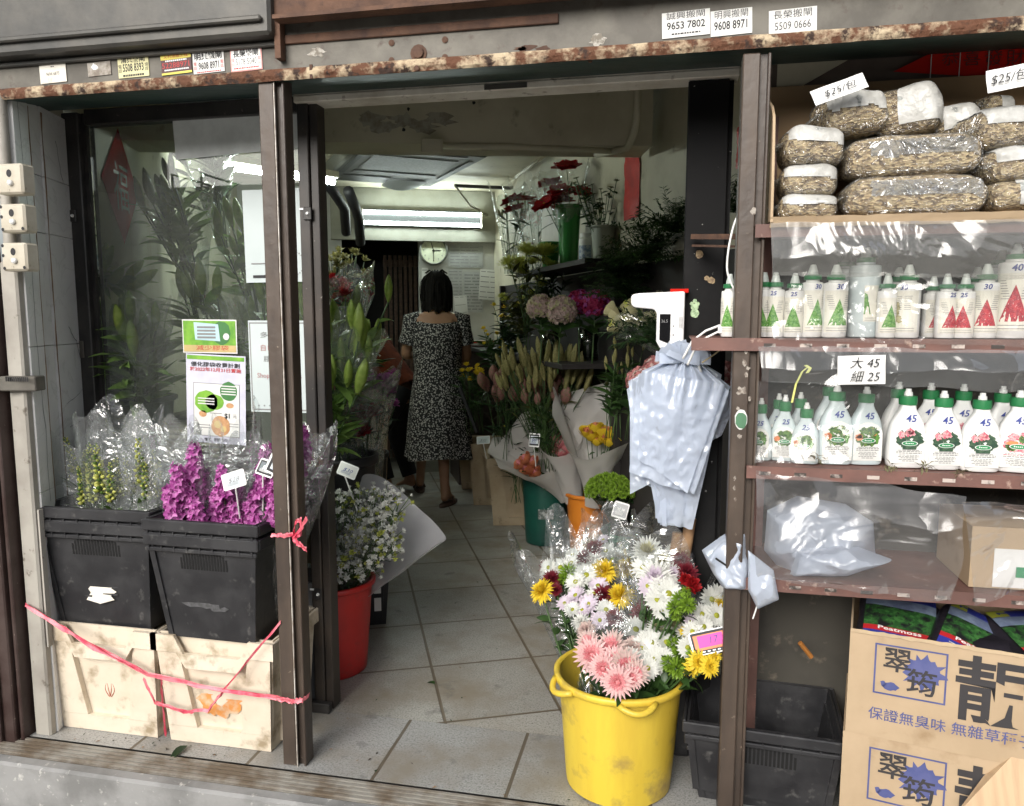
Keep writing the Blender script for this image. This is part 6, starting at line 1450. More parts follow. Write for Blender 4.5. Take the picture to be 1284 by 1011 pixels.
# bins and buckets
M_['greenbin'] = mat('dark_green_bin', (.008, .075, .055), .42, (.006, .05, .04), 5); M_['orange'] = mat('orange_plastic', (.62, .20, .02), .42, (.52, .15, .012), 5); M_['smallgreen'] = mat('green_bucket_plastic', (.008, .085, .04), .4, (.006, .06, .03), 5)
gb = bucket('tall dark green bin under the paper-wrapped roses', -.735, 2.48, 0, .115, .14, PY(680, 597, 2.35).z, M_['greenbin'], 'buckets inside the shop')
ob = bucket('orange bucket beside the dark green bin', -.44, 2.27, 0, .11, .135, PY(728, 622, 2.15).z, M_['orange'], 'buckets inside the shop')
sg = bucket('small dark green bucket of green button flowers', -.19, 1.98, 0, .125, .15, PY(780, 672, 1.85).z, M_['smallgreen'], 'buckets inside the shop', handle=(-2.0,))
def bucket_label(t, r, z, ang, w, h, m, s=None):
    mb = MB(); mb.lathe([(r + .0015, z), (r + .0035, z + h)], 8, a0=ang - w / r / 2, a1=ang + w / r / 2); mb.build('label', m, t)
tornl = mat('torn_silver_label', (.34, .36, .35), .5, (.10, .12, .11), 30, .45, .55)
bucket_label(gb, .1275, .17, R_(-78), .09, .06, tornl); bucket_label(ob, .125, .10, R_(-80), .11, .055, mat('torn_white_label', (.66, .58, .48), .5, (.55, .25, .08), 40, .45, .55))
# paper wrapped roses
RWR = mat('wrap_paper', (.44, .43, .40), .6, (.38, .37, .35), 4)
for i, (bu, bv, by, tu, tv, ty, fl, key, r1, lab) in enumerate(((712, 625, 2.35, 655, 545, 2.2, [(663, 578), (668, 590), (656, 584)], 'peach', .15, 'grey paper cone of peach roses leaning left over the green bin'),
        (720, 630, 2.25, 700, 520, 2.12, [(703, 560), (715, 566), (697, 566), (708, 572), (700, 553)], 'pink', .16, 'grey paper cone of pink and cream roses above the orange bucket'),
        (745, 635, 2.05, 755, 505, 1.95, [(735, 546), (748, 541), (760, 546), (768, 548), (742, 552), (755, 553)], 'yel', .19, 'large grey paper cone of yellow and peach roses beside the hanging bags'))):
    b = PY(bu, bv, by); tp = PY(tu, tv, ty + .06)
    t = bouquet(lab, b, [(RO[key], PY(u + du, v + dv, ty + .05), .037) for u, v in fl for du, dv in ((0, 0), (7, 5))], wrap=None, seed=150 + i, leaves=16, leafL=.05, leafW=.03, lm='leaf', group='paper-wrapped roses', fn='rose_bloom', up=.1)
    wrap_mb((0, 0, 0), (tp - b) * 1.02, .05, r1 * (1.5, 1.3, 1.4)[i], 160 + i, .75, 2, .10, face=(0, -1, .1), lip=.42).build('paper_wrap', M_['wrapgrey'], t, True)
    # back sheet standing higher behind the flowers
    ax = (tp - b).normalized(); L = (tp - b).length; y = V((0, 1, 0)); y = (y - ax * y.dot(ax)).normalized(); x = y.cross(ax)
    mb = MB(); mb.grid(lambda a, c, x=x, y=y, ax=ax, L=L, r1=r1: x * (r1 * 1.25 * (2 * a - 1) * (.45 + .55 * c)) + y * (r1 * .5 - r1 * .28 * (2 * a - 1) ** 2 + .02 * noise.noise(V((a * 5, c * 4, i)))) + ax * L * (.35 + .85 * c - .14 * abs(2 * a - 1 - .3) * c), 16, 10); mb.build('back_sheet', M_['wrapgrey'], t, True)
price_tag('black framed price tag standing in the peach roses', PY(670, 552, 2.08), .06, .075, (-.1, -1, .2), (1, 0, -.05), pt_paint('$60'), PTM, PY(672, 585, 2.1))
c = PY(765, 612, 1.8); q = random.Random(2)
t = bouquet('dome of lime green button flowers in dark film over the small green bucket', (c.x + .03, 1.95, c.z - .22), [(BT, c + V((.11 * math.sin(a) * math.cos(b), .07 * math.sin(a) * math.sin(b) - .02, .075 * math.cos(a) - .01)), .021 * q.uniform(.8, 1.15)) for a, b in [(math.acos(1 - 1.3 * (k + .5) / 60), k * 2.4) for k in range(60)]], tip=c + V((-.005, 0, .0)), r0=.05, r1=.11, wrap='cello', seed=170, leaves=40, leafL=.05, leafW=.03, lm='leafdk', fn='button_bloom')
price_tag('round-cornered grey label card in front of the lime green flowers', PY(778, 640, 1.72), .075, .08, (.0, -1, .25), (1, 0, -.25), pt_paint('MUM'), [mat('grey_card', (.4, .41, .42), .5), MATS['grey_card'], M_['whiteplastic'], M_['greyink']], PY(785, 668, 1.74))
# red paper strip on the right wall and one beyond the gap
for (u0, v0, u1, v1, lab) in ((784, 196, 803, 277, 'red paper strip pasted on the cream right wall'), (925, 160, 939, 212, 'red paper strip seen through the gap beside the right post')):
    a = PP(u0, v0, RW0 + RWN * .005, RWN); b = PP(u1, v0, RW0 + RWN * .005, RWN); c = PP(u0, v1, RW0 + RWN * .005, RWN)
    mb = MB(); q = random.Random(int(u0)); n = 14
    L = [(0 + q.uniform(-.03, .03), k / n) for k in range(n + 1)]; R = [(1 + q.uniform(-.06, .03), k / n) for k in range(n + 1)]
    pt = lambda s, z: V((a.x + (b.x - a.x) * s, a.y + (b.y - a.y) * s, a.z + (c.z - a.z) * z)) + RWN * .002 * (1 + math.sin(z * 9))
    mb.add([pt(s, z) for pr2 in zip(L, R) for (s, z) in pr2], [(2 * k, 2 * k + 1, 2 * k + 3, 2 * k + 2) for k in range(n)]); tag(mb.build('red_paper_strip', mat('bright_red_paper', (.60, .022, .012), .45, (.45, .015, .01), 9)), lab, 'paper strip')
# logs
p = PY(852, 690, .28); mb = MB(); mb.box((p.x - .035, .285, 0), (p.x + .045, .325, p.z - .01), bev=.006); tag(mb.build('plastic_stool', M_['crateblack']), 'small black block behind the yellow bucket carrying the cut logs', 'block')
for (u, v, u2, v2, r, lab) in ((866, 650, 860, 690, .017, 'short cut log with a pale end leaning against the black jamb'), (850, 668, 845, 700, .016, 'second cut log, lower, leaning against the black jamb')):
    a, b = PY(u, v, .305), PY(u2, v2, .295); d = (a - b).normalized(); mb = MB(); b = a - d * .16; mb.tube([b, a], r, 14, cap=True); mb.use(1); mb.lathe([(0, .0006), (r * .92, .0006)], 14, align_z(a, d)); smooth_by(tag(mb.build('wood_log', [mat('log_bark', (.30, .18, .09), .8, (.18, .10, .05), 12, bump=.5), mat('log_end', (.45, .30, .17), .8)]), lab, 'log'))
# ---- forehead thermometer dispenser on the jamb
p = PY(858, 402, .31); sc2 = 1 / F_PX * (p - CAM).dot(_F)     # metres per pixel there
def px(u, v): return ((u - 858) * sc2, (402 - v) * sc2)
t = thing('wall_thermometer', 'white gun-shaped wall thermometer clamped to the black jamb', 'thermometer', (p.x, .31, p.z))
out = [px(858, 366), px(858, 432), px(855, 438), px(848, 442), px(838, 442), px(829, 437), px(824, 428), px(824, 392), px(820, 388), px(796, 386), px(792, 382), px(792, 371), px(796, 369), px(803, 368)]
mb = MB(); mb.prism(list(reversed(out)) if False else out, .05, frame((0, .025, 0), (1, 0, 0), (0, -1, 0)))
o = mb.build('body', mat('glossy_white_plastic', (.80, .80, .80), .25, (.76, .76, .76)), t)
bm_ = o.modifiers.new('b', 'BEVEL'); bm_.width = .006; bm_.segments = 3; smooth_by(o, 40)
mb = MB(); s_ = [px(828, 394), px(841, 394), px(841, 426), px(838, 430), px(828, 426)]; mb.prism([(x, z) for x, z in reversed(s_)], .0015, frame((0, -.0265, 0), (1, 0, 0), (0, -1, 0))); mb.build('display', mat('black_display', (.008, .008, .009), .15), t)
mb = MB(); mb.text('36.5', .012, frame((*[px(834, 403)[0]], -.0285, px(834, 403)[1]), (1, 0, 0), (0, -1, 0)), 0, width=.018); mb.build('digits', M_['greyink'], t)
mb = MB()
for k in range(10): mb.box((px(851, 0)[0], -.0258, px(0, 398 + 1.5 * k)[1]), (px(856, 0)[0], -.0249, px(0, 397.4 + 1.5 * k)[1]))
for v in (410, 421): mb.box((px(844, 0)[0], -.0258, px(0, v)[1]), (px(846, 0)[0], -.0249, px(0, v - 2)[1]))
mb.build('speaker_slots', M_['greyink'], t)
mb = MB(); mb.box((*px(840, 0)[:1], -.02, px(0, 368)[1] + .001), (px(862, 0)[0], .03, px(0, 363)[1])); mb.build('red_clip', M_['red'], t)
# ---- bundle of white plastic bags
M_['bag'] = film('white_carrier_plastic', tint=(.9, .93, .98), gloss=.05, milk=.90, scale=7, bump=.12, edge=.25, milkc=(.60, .67, .79), rough=.22)
h0 = PY(858, 447, .23); t = thing('plastic_bags', 'thick bundle of white plastic carrier bags hung on the black jamb', 'plastic bags', h0)
def bag(u0, v0, u1, v1, u2, v2, u3, v3, y, seed, mb=None):
    """hanging bag: gathered at the top, corners given as pixels tl tr br bl"""
    A, B, C_, D_ = [PY(u, v, y) - h0 for u, v in ((u0, v0), (u1, v1), (u2, v2), (u3, v3))]
    kk = .2
    def fn(a, b):
        top = V((.05 * (a - .5), 0, -.002)); b2 = max(0, (b - kk) / (1 - kk)); p = A.lerp(B, a).lerp(D_.lerp(C_, a), b2)
        if b < kk: p = top.lerp(p, (b / kk) ** .7)
        rr = p * 8 + V((seed * 1.7, 0, seed)); p += V((0, -.005 * min(1, b * 2) * (noise.ridged_multi_fractal(p * 30 + V((seed, 0, 0)), 1, 2.2, 2, 1, 2) - .8), 0)); p += V((0, -.020 * (noise.ridged_multi_fractal(rr, 1, 2.2, 4, 1, 2) - .9) * min(1, b * 2.5) * .22, .005 * noise.noise(rr * 1.3) * b)) - V((0, .008 * math.sin(13 * pi * a + seed) * max(0, 1 - b * 2.2), 0))
        p += V((0, -.02 * math.sin(pi * min(1, b * 1.1)) * math.sin(pi * a) - .012 * math.sin((9 + seed % 3) * pi * a + seed) * math.exp(-4.5 * b) - .010 * noise.noise(V((a * 3, b * 3.4, seed * 2.3))), .006 * noise.noise(V((a * 5, seed, 1))) * b)); return p
    mb = MB(); mb.grid(fn, 72, 60); mb.build('bag', M_['bag'], t, True)
bag(800, 520, 925, 500, 905, 545, 880, 560, .285, 9)
bag(786, 488, 905, 470, 862, 642, 803, 602, .262, 1); bag(790, 480, 916, 485, 890, 560, 790, 620, .25, 2); bag(795, 500, 905, 500, 868, 665, 825, 655, .245, 3)
bag(788, 478, 900, 470, 878, 602, 795, 590, .225, 4); bag(800, 470, 914, 490, 870, 620, 789, 592, .205, 5); bag(805, 465, 910, 482, 862, 618, 800, 575, .188, 6)
mb = MB(); q = random.Random(8)
for k in range(64):
    a = q.uniform(-1.7, 1.7); L = q.uniform(.04, .075); d = V((math.sin(a), -.35, math.cos(a) * .7 + .1)); s = V((math.cos(a), q.uniform(-.6, .6), -math.sin(a)))
    c0_ = V((q.uniform(-.012, .012), q.uniform(-.03, .02), -.012)); mb.ribbon([c0_, c0_ + d * L * .5 + V((0, -.006, .003)), c0_ + d * L], [.012, .026, .030], s)
mb.build('gathered_tops', M_['bag'], t, True)
mb = MB()
for k in range(14):
    u = 823 + k * 2.9; a, b = PY(u, 600, .245 + .006 * (k % 3)) - h0, PY(u + 1.5, 650 + 10 * math.sin(k * .5), .245 + .006 * (k % 3)) - h0; mb.ribbon([a, (a + b) / 2 + V((0, -.004, 0)), b], .014, V((.9, .45 * (-1) ** k, 0)))
mb.build('folded_ends', M_['bag'], t, True)
mb = MB(); mb.tube([PY(852, 437, .2), PY(862, 441, .19), PY(872, 446, .2), PY(880, 470, .2)], .004, 6); tag(mb.build('hanging_string', M_['whiteplastic'], None, True), 'white string tying the carrier bags to the jamb', 'string')
# cables and adaptor between jamb and post
t = thing('cable_adaptor', 'white plug adaptor with two cables on the rail beside the black jamb', 'adaptor', PY(915, 413, .1)); b0_ = t.location.copy()
mb = MB(); mb.box((-.03, -.012, -.012), (.022, .012, .008), bev=.003); mb.build('plug', M_['whiteplastic'], t)
for k, pts in enumerate(([(903, 408), (885, 415), (868, 428), (856, 450)], [(905, 414), (885, 424), (872, 436), (862, 458)])):
    mb = MB(); P4 = [PY(u, v, .1) - b0_ for u, v in pts]; pp = []
    for a, b in zip(P4[:-1], P4[1:]): pp += [a.lerp(b, s / 5) for s in range(5)]
    mb.tube(pp + [P4[-1]], .0032, 7); mb.build('cable', M_['whiteplastic'], t, True)
def cab(pts, r, m, label, y=.06):
    P4 = [PY(u, v, y) for u, v in pts]; pp = []
    for i in range(len(P4) - 1):
        p0, p1, p2_, p3 = P4[max(0, i - 1)], P4[i], P4[i + 1], P4[min(len(P4) - 1, i + 2)]
        for k in range(6):
            s = k / 6; pp.append(.5 * ((2 * p1) + (p2_ - p0) * s + (2 * p0 - 5 * p1 + 4 * p2_ - p3) * s * s + (3 * p1 - p0 - 3 * p2_ + p3) * s ** 3))
    mb = MB(); mb.tube(pp + [P4[-1]], r, 7); return tag(mb.build('cable', m, None, True), label, 'cable')
cab([(930, 262), (921, 280), (914, 310), (912, 340), (920, 362), (926, 372)], .0028, M_['whiteplastic'], 'white cable looping down beside the brown right post')
cab([(912, 432), (895, 445), (880, 455)], .002, mat('straw_string', (.5, .4, .22), .6), 'thin straw string tied from the rail to the bags')
# iron bracket on the jamb
mb = MB(); a = PY(870, 297, .3); b = PY(925, 297, .1); mb.bar(a, b, .02, .014); mb.bar(a + V((0, 0, -.025)), b + V((0, 0, -.025)), .012, .006); tag(mb.build('iron_bracket', M_['rustbeam']), 'rusty iron bracket between the black jamb and the brown post', 'bracket')
# ================================================================ yellow bucket of mixed bouquets
M_['yellow'] = mat('worn_yellow_plastic', (.66, .49, .05), .42, (.56, .39, .04), 4, c3=(.30, .21, .06), scale3=11, lo3=.54, hi3=.72, stretch=(2.2, 2.2, .4), bump=.06)
yz = PY(778, 872, -.02).z
yb_ = bucket('worn yellow plastic bucket full of mixed bouquets in the doorway', -.128, .135, 0, .152, .178, yz, M_['yellow'], 'buckets at the shop front', handle=(R_(215), R_(-72)))
mb = MB()
for k in range(30):
    a = R_(-90 + rnd.uniform(-75, 75)); z = yz * rnd.uniform(.03, .75); r = .150 + .026 * z / yz + .0008; L = rnd.uniform(.04, .12)
    mb.lathe([(r, z), (r + .0002 + .025 * L / yz, z + L)], 2, a0=a, a1=a + rnd.uniform(.006, .022))
mb.build('wear_stain', mat('yellow_scuff', (.45, .29, .03), .6, (.65, .45, .03), 50), yb_)
FL = dict(ymum=me('chrysanthemum_bloom', fl_mum(1, 9, 24, .14, 1), [G_['yellow']]), wmum=me('chrysanthemum_bloom', fl_daisy(1, 19, 1, .26), [G_['white'], G_['centre']]), wmum2=me('chrysanthemum_bloom', fl_mum(1, 4, 22, .16, 2), [G_['white']]),
          maroon=me('chrysanthemum_bloom', fl_mum(1, 6, 26, .16, 3, -.2), [G_['maroon']]), lilac=me('chrysanthemum_bloom', fl_daisy(1, 15, 4, .36), [G_['lilac'], G_['centre']]), spider=me('chrysanthemum_bloom', fl_mum(1, 6, 24, .10, 5, -.1, 0, 1), [G_['white'], G_['lilac']]),
          cream=me('chrysanthemum_bloom', fl_mum(1, 6, 26, .11, 6, -.1, 0, 1), [G_['white'], G_['cream']]), lime=me('button_bloom', fl_button(1, 6, 60), [G_['lime']]), gerb=me('gerbera_bloom', fl_gerbera(1, 2), [leafy('petal_white_pink', (.80, .60, .58), (.76, .48, .48), .6, 14), G_['pink'], G_['pink']]), gerb2=me('gerbera_bloom', fl_gerbera(1, 5), [G_['palepink'], G_['pink'], G_['pink']]),
          palemum=me('chrysanthemum_bloom', fl_mum(1, 5, 20, .18, 9), [G_['palepink']]), orange=me('button_bloom', fl_carn(1, 6, 40), [G_['red']]), ybut=me('button_bloom', fl_mum(1, 4, 18, .2, 8), [G_['yellow']]))
def Yd(v): return .44 - .42 * (v - 690) / 155
def mixed(label, bu, by, tu, tv, r1, items, seed, wrap='cello', dy=0, **kw):
    by -= .04; base_l = 60; base = V((PY(bu, 880, by).x - .012, by, yz * .45)); bl = []
    for (k, u, v, r) in items: bl.append((FL[k], PY(u, v, Yd(v) + dy), r * 1.22 / F_PX * 2.12))
    q = random.Random(seed)
    for (k, u, v, r) in items:
        if q.random() < .62 and k not in ('gerb', 'gerb2', 'ymum'): v2 = v + q.uniform(-14, 14); bl.append((FL[k], PY(u + q.uniform(-15, 15), v2, Yd(v2) + dy + .035), r * q.uniform(.8, 1.15) / F_PX * 2.12))
    return bouquet(label, base, bl, tip=PY(tu, tv - 6, Yd(tv) + dy + .05), r0=.035, r1=r1 * 1.3, wrap=wrap, seed=seed, leaves=60, leafL=.06, leafW=.026, lm='leaf', group='mixed bouquets in the yellow bucket', up=-.15, front=.75, sr=.003, rag=.22, **kw)
mixed('mixed bouquet leaning left with one yellow bloom and white ones', 745, .25, 690, 690, .105, [('ymum', 680, 741, 17), ('maroon', 692, 726, 12), ('wmum', 703, 712, 15), ('wmum', 688, 712, 12), ('wmum', 716, 706, 12), ('maroon', 697, 740, 9), ('lime', 706, 725, 8)], 201, peaks=3)
mixed('mixed bouquet with two yellow blooms above lilac and white daisies', 770, .2, 745, 685, .12, [('ymum', 757, 716, 18), ('ymum', 777, 747, 18), ('wmum', 735, 722, 17), ('lilac', 722, 747, 13), ('lilac', 738, 758, 13), ('wmum', 722, 730, 14), ('lilac', 750, 735, 13), ('maroon', 757, 746, 13), ('maroon', 734, 700, 14), ('lime', 712, 718, 12), ('wmum2', 742, 705, 14), ('lilac', 730, 765, 10), ('wmum', 745, 745, 12), ('wmum', 760, 765, 13), ('lilac', 752, 778, 11), ('wmum2', 728, 780, 12), ('maroon', 770, 775, 11), ('palemum', 735, 790, 13), ('wmum', 718, 765, 11)], 202, peaks=4)
mixed('bouquet of striped pink gerberas hanging over the front rim', 775, .15, 765, 780, .10, [('gerb', 742, 822, 20), ('gerb2', 768, 812, 19), ('gerb', 757, 838, 17), ('gerb2', 784, 836, 20), ('gerb', 775, 855, 18), ('gerb2', 797, 845, 15), ('gerb', 770, 830, 17), ('gerb2', 738, 806, 14), ('gerb', 790, 850, 14)], 203, dy=-.03)
mixed('mixed bouquet with a dark red bloom over white daisies and lime buds', 790, .18, 822, 765, .115, [('maroon', 806, 770, 15), ('maroon', 818, 774, 13), ('wmum', 797, 790, 16), ('wmum', 816, 806, 16), ('wmum', 835, 806, 14), ('wmum', 806, 812, 14), ('wmum', 822, 826, 15), ('cream', 846, 785, 20), ('cream', 826, 788, 15), ('lime', 845, 808, 9), ('lime', 852, 822, 10), ('lime', 848, 838, 11), ('lime', 838, 832, 9), ('wmum', 812, 838, 13), ('palemum', 795, 812, 14), ('wmum', 790, 826, 13), ('spider', 862, 795, 15), ('wmum', 832, 826, 12)], 204)
mixed('mixed bouquet with cream and pale pink spider blooms at the back', 795, .25, 845, 690, .13, [('cream', 812, 692, 20), ('spider', 822, 724, 22), ('spider', 842, 718, 14), ('wmum', 838, 745, 17), ('wmum', 824, 752, 15), ('lime', 853, 752, 10), ('lime', 862, 758, 10), ('lime', 846, 762, 9), ('maroon', 853, 704, 12), ('maroon', 862, 718, 13), ('orange', 866, 734, 11), ('orange', 858, 728, 9), ('maroon', 848, 712, 10), ('lime', 860, 742, 6), ('wmum', 828, 736, 14), ('cream', 830, 704, 16), ('lilac', 812, 735, 12), ('wmum', 806, 712, 14)], 205, peaks=3, dy=-.15)
mixed('mixed bouquet of white daisies and small yellow blooms behind the price tag', 800, .2, 890, 745, .10, [('wmum', 892, 752, 15), ('wmum', 898, 772, 14), ('wmum', 882, 786, 13), ('ybut', 903, 758, 8), ('ybut', 876, 830, 13), ('ybut', 890, 836, 12), ('wmum', 868, 792, 12), ('wmum', 880, 770, 12), ('lilac', 866, 780, 9), ('ybut', 872, 800, 7), ('ybut', 896, 824, 9), ('wmum', 862, 812, 12), ('wmum', 878, 805, 11), ('lime', 870, 822, 9)], 206, dy=-.06)
mixed('mixed bouquet of white and dark red blooms at the back rim', 775, .27, 775, 672, .11, [('wmum', 760, 692, 14), ('maroon', 742, 698, 13), ('ymum', 784, 712, 15), ('wmum2', 775, 698, 13), ('lime', 770, 706, 8), ('wmum', 790, 700, 12), ('lilac', 748, 690, 11)], 207, dy=.05)
def mg(mb, w, h):
    mb.use(0).box((-w * .46, -h * .45, .0004), (w * .46, h * .45, .0008)); mb.use(1).box((-w * .42, -h * .30, .001), (w * .42, h * .34, .0013)); mb.use(2).box((-w * .34, -h * .2, .0016), (w * .16, h * .30, .0018)); mb.use(3)
    mb.text('17', h * .42, T(-w * .05, h * .04, .0021), 3, shear=.2)
    for k in range(5): mb.use(4).box((-w * .4 + k * w * .1, -h * .40, .001), (-w * .34 + k * w * .1, -h * .35, .0013))
price_tag('pink and orange price tag with a white rim lying over the flowers, marked 17', PY(897, 803, .03), .135, .062, (-.08, -1, .55), (1, -.05, .36), mg, [M_['black'], mat('tag_orange', (.80, .22, .07), .5), mat('tag_magenta', (.72, .03, .33), .5), M_['inkblue'], M_['whiteplastic']], PY(850, 850, .06))
# ================================================================ the shelf unit at the right
M_['shelfred'] = mat('red_brown_shelf_paint', (.165, .08, .064), .6, (.115, .06, .05), 8, c3=(.36, .25, .20), scale3=30, lo3=.62, hi3=.72, bump=.2)
M_['filmgrey'] = film('dusty_plastic_sheet', tint=(.86, .86, .84), gloss=.05, milk=.32, scale=4, bump=.6, edge=.32, milkc=(.40, .40, .38), rough=.14)
M_['filmclear'] = film('clear_plastic_sheet', tint=(.95, .95, .94), gloss=.03, milk=.06, scale=4.5, bump=.7, edge=.35, rough=.10)
M_['card'] = mat('brown_cardboard', (.43, .32, .205), .75, (.38, .28, .175), 5, c3=(.28, .19, .105), scale3=9, lo3=.58, hi3=.76, bump=.1)
M_['cardin'] = mat('cardboard_inside', (.34, .23, .13), .8, (.27, .18, .10), 5)
X0, X1 = .19, 1.55
ZS = [PY(1100, 272, 0).z - .012, PY(960, 424, 0).z, PY(960, 584, 0).z, PY(1000, 727, 0).z]
t = thing('shelf_unit', 'red-brown slotted steel shelf unit standing right of the brown post', 'shelf unit', (0, 0, 0))
for i, z in enumerate(ZS):
    mb = MB(); xl = X0 if i != 1 else .045
    mb.box((xl, -.012, z - .032), (X1, -.008, z)); mb.box((xl, -.008, z - .006), (X1, .33, z - .002)); mb.build('shelf', M_['shelfred'], t)
    mb = MB(); k = X0 + .03
    while k < X1 and i:
        mb.box((k, -.0135, z - .022), (k + .028, -.0122, z - .013)); k += .085
    if i: mb.build('slot_grooves', mat('pale_slot', (.45, .38, .34), .7, (.05, .04, .035), 20, .45, .55), t)
for x in (.235, X1 - .04):
    mb = MB(); mb.box((x, .29, 0), (x + .035, .294, 1.9)); mb.box((x, .294, 0), (x + .004, .325, 1.9)); mb.build('upright', M_['shelfred'], t)
mb = MB(); mb.box((.24, .336, .0), (X1, .345, 1.97)); tag(mb.build('back_board', mat('dark_back_board', (.06, .055, .045), .8, (.035, .032, .028), 4, c3=(.14, .12, .09), scale3=14, lo3=.6, hi3=.7)), 'dark board closing the back of the shelf unit', 'board')
mb = MB(); mb.box((1.56, -.02, -.01), (1.9, .5, 2.05)); tag(mb.build('end_wall', M_['facade']), 'rendered pier at the right end of the shop front', 'wall')
# stained pieces of wall and the red banner behind the tray
mb = MB(); mb.box((.20, .347, 1.75), (1.6, .36, 2.06)); tag(mb.build('upper_board', mat('grey_brown_board', (.15, .115, .095), .7, (.11, .085, .07), 4)), 'grey-brown board above the tray of bags', 'board')
a, b, c, d = PY(975, 78, .34), PY(1088, 70, .34), PY(1000, 103, .34), PY(975, 110, .34)
mb = MB(); mb.prism([(0, 0), ((b - a).x, .02), ((c - a).x * 1.0, -.075), (0, -.105)][::-1], .004, frame(a, (1, 0, 0), (0, -1, 0))); tag(mb.build('cream_panel', M_['cream']), 'cream wedge of wall showing above the shelf beside the post', 'wall panel')
t = thing('red_banner', 'red paper banner with dark characters hanging behind the tray of bags', 'banner', PY(1215, 75, .33)); b0 = t.location.copy()
a, b, c, d = [PY(u, v, .33) - b0 for u, v in ((1120, 90), (1290, 100), (1290, 55), (1185, 58))]
mb = MB(); mb.quad(a, b, c, d); mb.build('sheet', M_['red'], t)
mb = MB()
for k, ch in enumerate('恭喜發財'): mb.text(ch, .045, frame(PY(1192 + 27 * k, 74, .328) - b0, (1, 0, 0), (0, -1, 0)))
mb.build('lettering', mat('dark_red_ink', (.10, .01, .01), .6), t)
mb = MB()
for k in range(3): mb.box((PY(1168 + 36 * k, 70, .327).x - b0.x - .001, -.004, -.05), (PY(1168 + 36 * k, 70, .327).x - b0.x + .001, -.003, .05))
mb.build('panel_line', M_['white'], t)
# ---------------------------------------------------------------- tray of wood-shaving bags
zt = ZS[0] + .002; t = thing('cardboard_tray', 'torn cardboard tray full of wood-shaving bags on the top shelf', 'tray', (0, 0, zt))
lp = [PY(u, v, -.01) for u, v in ((985, 200), (985, 128), (1008, 110))]
mb = MB(); xs = .222
mb.box((xs, -.02, 0), (1.5, .32, .004)); mb.build('base', M_['cardin'], t)
mb = MB(); H = PY(990, 128, .0).z - zt
prof = [(-.03, 0), (.32, 0), (.32, H + .07), (.15, H + .05), (.04, H + .0), (.0, H - .03), (-.012, H - .09), (-.026, .08)]
mb.prism(prof, .006, frame((xs + .006, 0, 0), (0, 1, 0), (-1, 0, 0)) if False else Matrix(((0, 0, -1, xs + .006), (1, 0, 0, 0), (0, 1, 0, 0), (0, 0, 0, 1)))); mb.build('side_panel', M_['card'], t)
mb = MB(); mb.box((xs + .004, .315, .0), (1.5, .32, PY(1100, 100, .3).z - zt)); mb.build('back_panel', M_['cardin'], t)
mb = MB()
def lip(a, b): x = xs + (1.5 - xs) * a; return V((x, -.022 - .01 * b, -.002 + .014 * b + .004 * noise.noise(V((x * 22, b, 0))) - .01 * (1 - b)))
mb.grid(lip, 60, 2); mb.build('front_lip', M_['card'], t)
def shav():
    m, nt, out = _new('wood_shavings'); b = N(nt, 'ShaderNodeBsdfPrincipled'); b.inputs['Roughness'].default_value = .75; nt.links.new(b.outputs[0], out.inputs[0])
    tc = N(nt, 'ShaderNodeTexCoord'); v = N(nt, 'ShaderNodeTexVoronoi'); v.inputs['Scale'].default_value = 150
    mp = N(nt, 'ShaderNodeMapping'); mp.inputs['Scale'].default_value = (.7, 1, 1.5); n = N(nt, 'ShaderNodeTexNoise'); n.inputs['Scale'].default_value = 22
    nt.links.new(tc.outputs['Object'], n.inputs['Vector']); vm = N(nt, 'ShaderNodeVectorMath', operation='MULTIPLY_ADD'); vm.inputs[1].default_value = (.02, .02, .02); nt.links.new(n.outputs[1], vm.inputs[0]); nt.links.new(tc.outputs['Object'], vm.inputs[2])
    nt.links.new(vm.outputs[0], mp.inputs[0]); nt.links.new(mp.outputs[0], v.inputs['Vector'])
    r = N(nt, 'ShaderNodeValToRGB'); e = r.color_ramp.elements; e[0].position = .1; e[0].color = (.13, .075, .03, 1); e[1].position = .85; e[1].color = (.66, .50, .28, 1); x = e.new(.45); x.color = (.42, .29, .145, 1)
    sp = N(nt, 'ShaderNodeSeparateColor'); nt.links.new(v.outputs['Color'], sp.inputs[0]); nt.links.new(sp.outputs[0], r.inputs[0]); nt.links.new(r.outputs[0], b.inputs['Base Color'])
    bp = N(nt, 'ShaderNodeBump'); bp.inputs['Strength'].default_value = .8; bp.inputs['Distance'].default_value = .006; nt.links.new(v.outputs['Distance'], bp.inputs['Height']); nt.links.new(bp.outputs[0], b.inputs['Normal']); return m
M_['shav'] = shav()
M_['bagfilm'] = film('bag_film', gloss=.06, milk=.10, scale=16, bump=.8, edge=.45)
M_['baglabel'] = mat('crinkled_white_label', (.50, .50, .48), .35, (.36, .355, .33), 14, bump=.7, bscale=30)
def pillow(w, d, h, seed, ex=1.0, crink=.03, nu=44, nv=20):
    def fn(a, b):
        th = 2 * pi * a; ph = pi * (b - .5); ce = lambda c, e: math.copysign(abs(c) ** e, c)
        x = w / 2 * ce(math.cos(ph), .45) * ce(math.cos(th), .38); y = d / 2 * ce(math.cos(ph), .45) * ce(math.sin(th), .38); z = h / 2 * ce(math.sin(ph), .7)
        n = 1 + crink * noise.noise(V((x * 16 + seed, y * 16, z * 22))) * 2.2 + crink * noise.noise(V((x * 45, y * 45 + seed, z * 50)))
        return V((x * n * ex, y * n * ex, z * n * ex))
    mb = MB(); mb.grid(fn, nu, nv, wrap=True); return mb
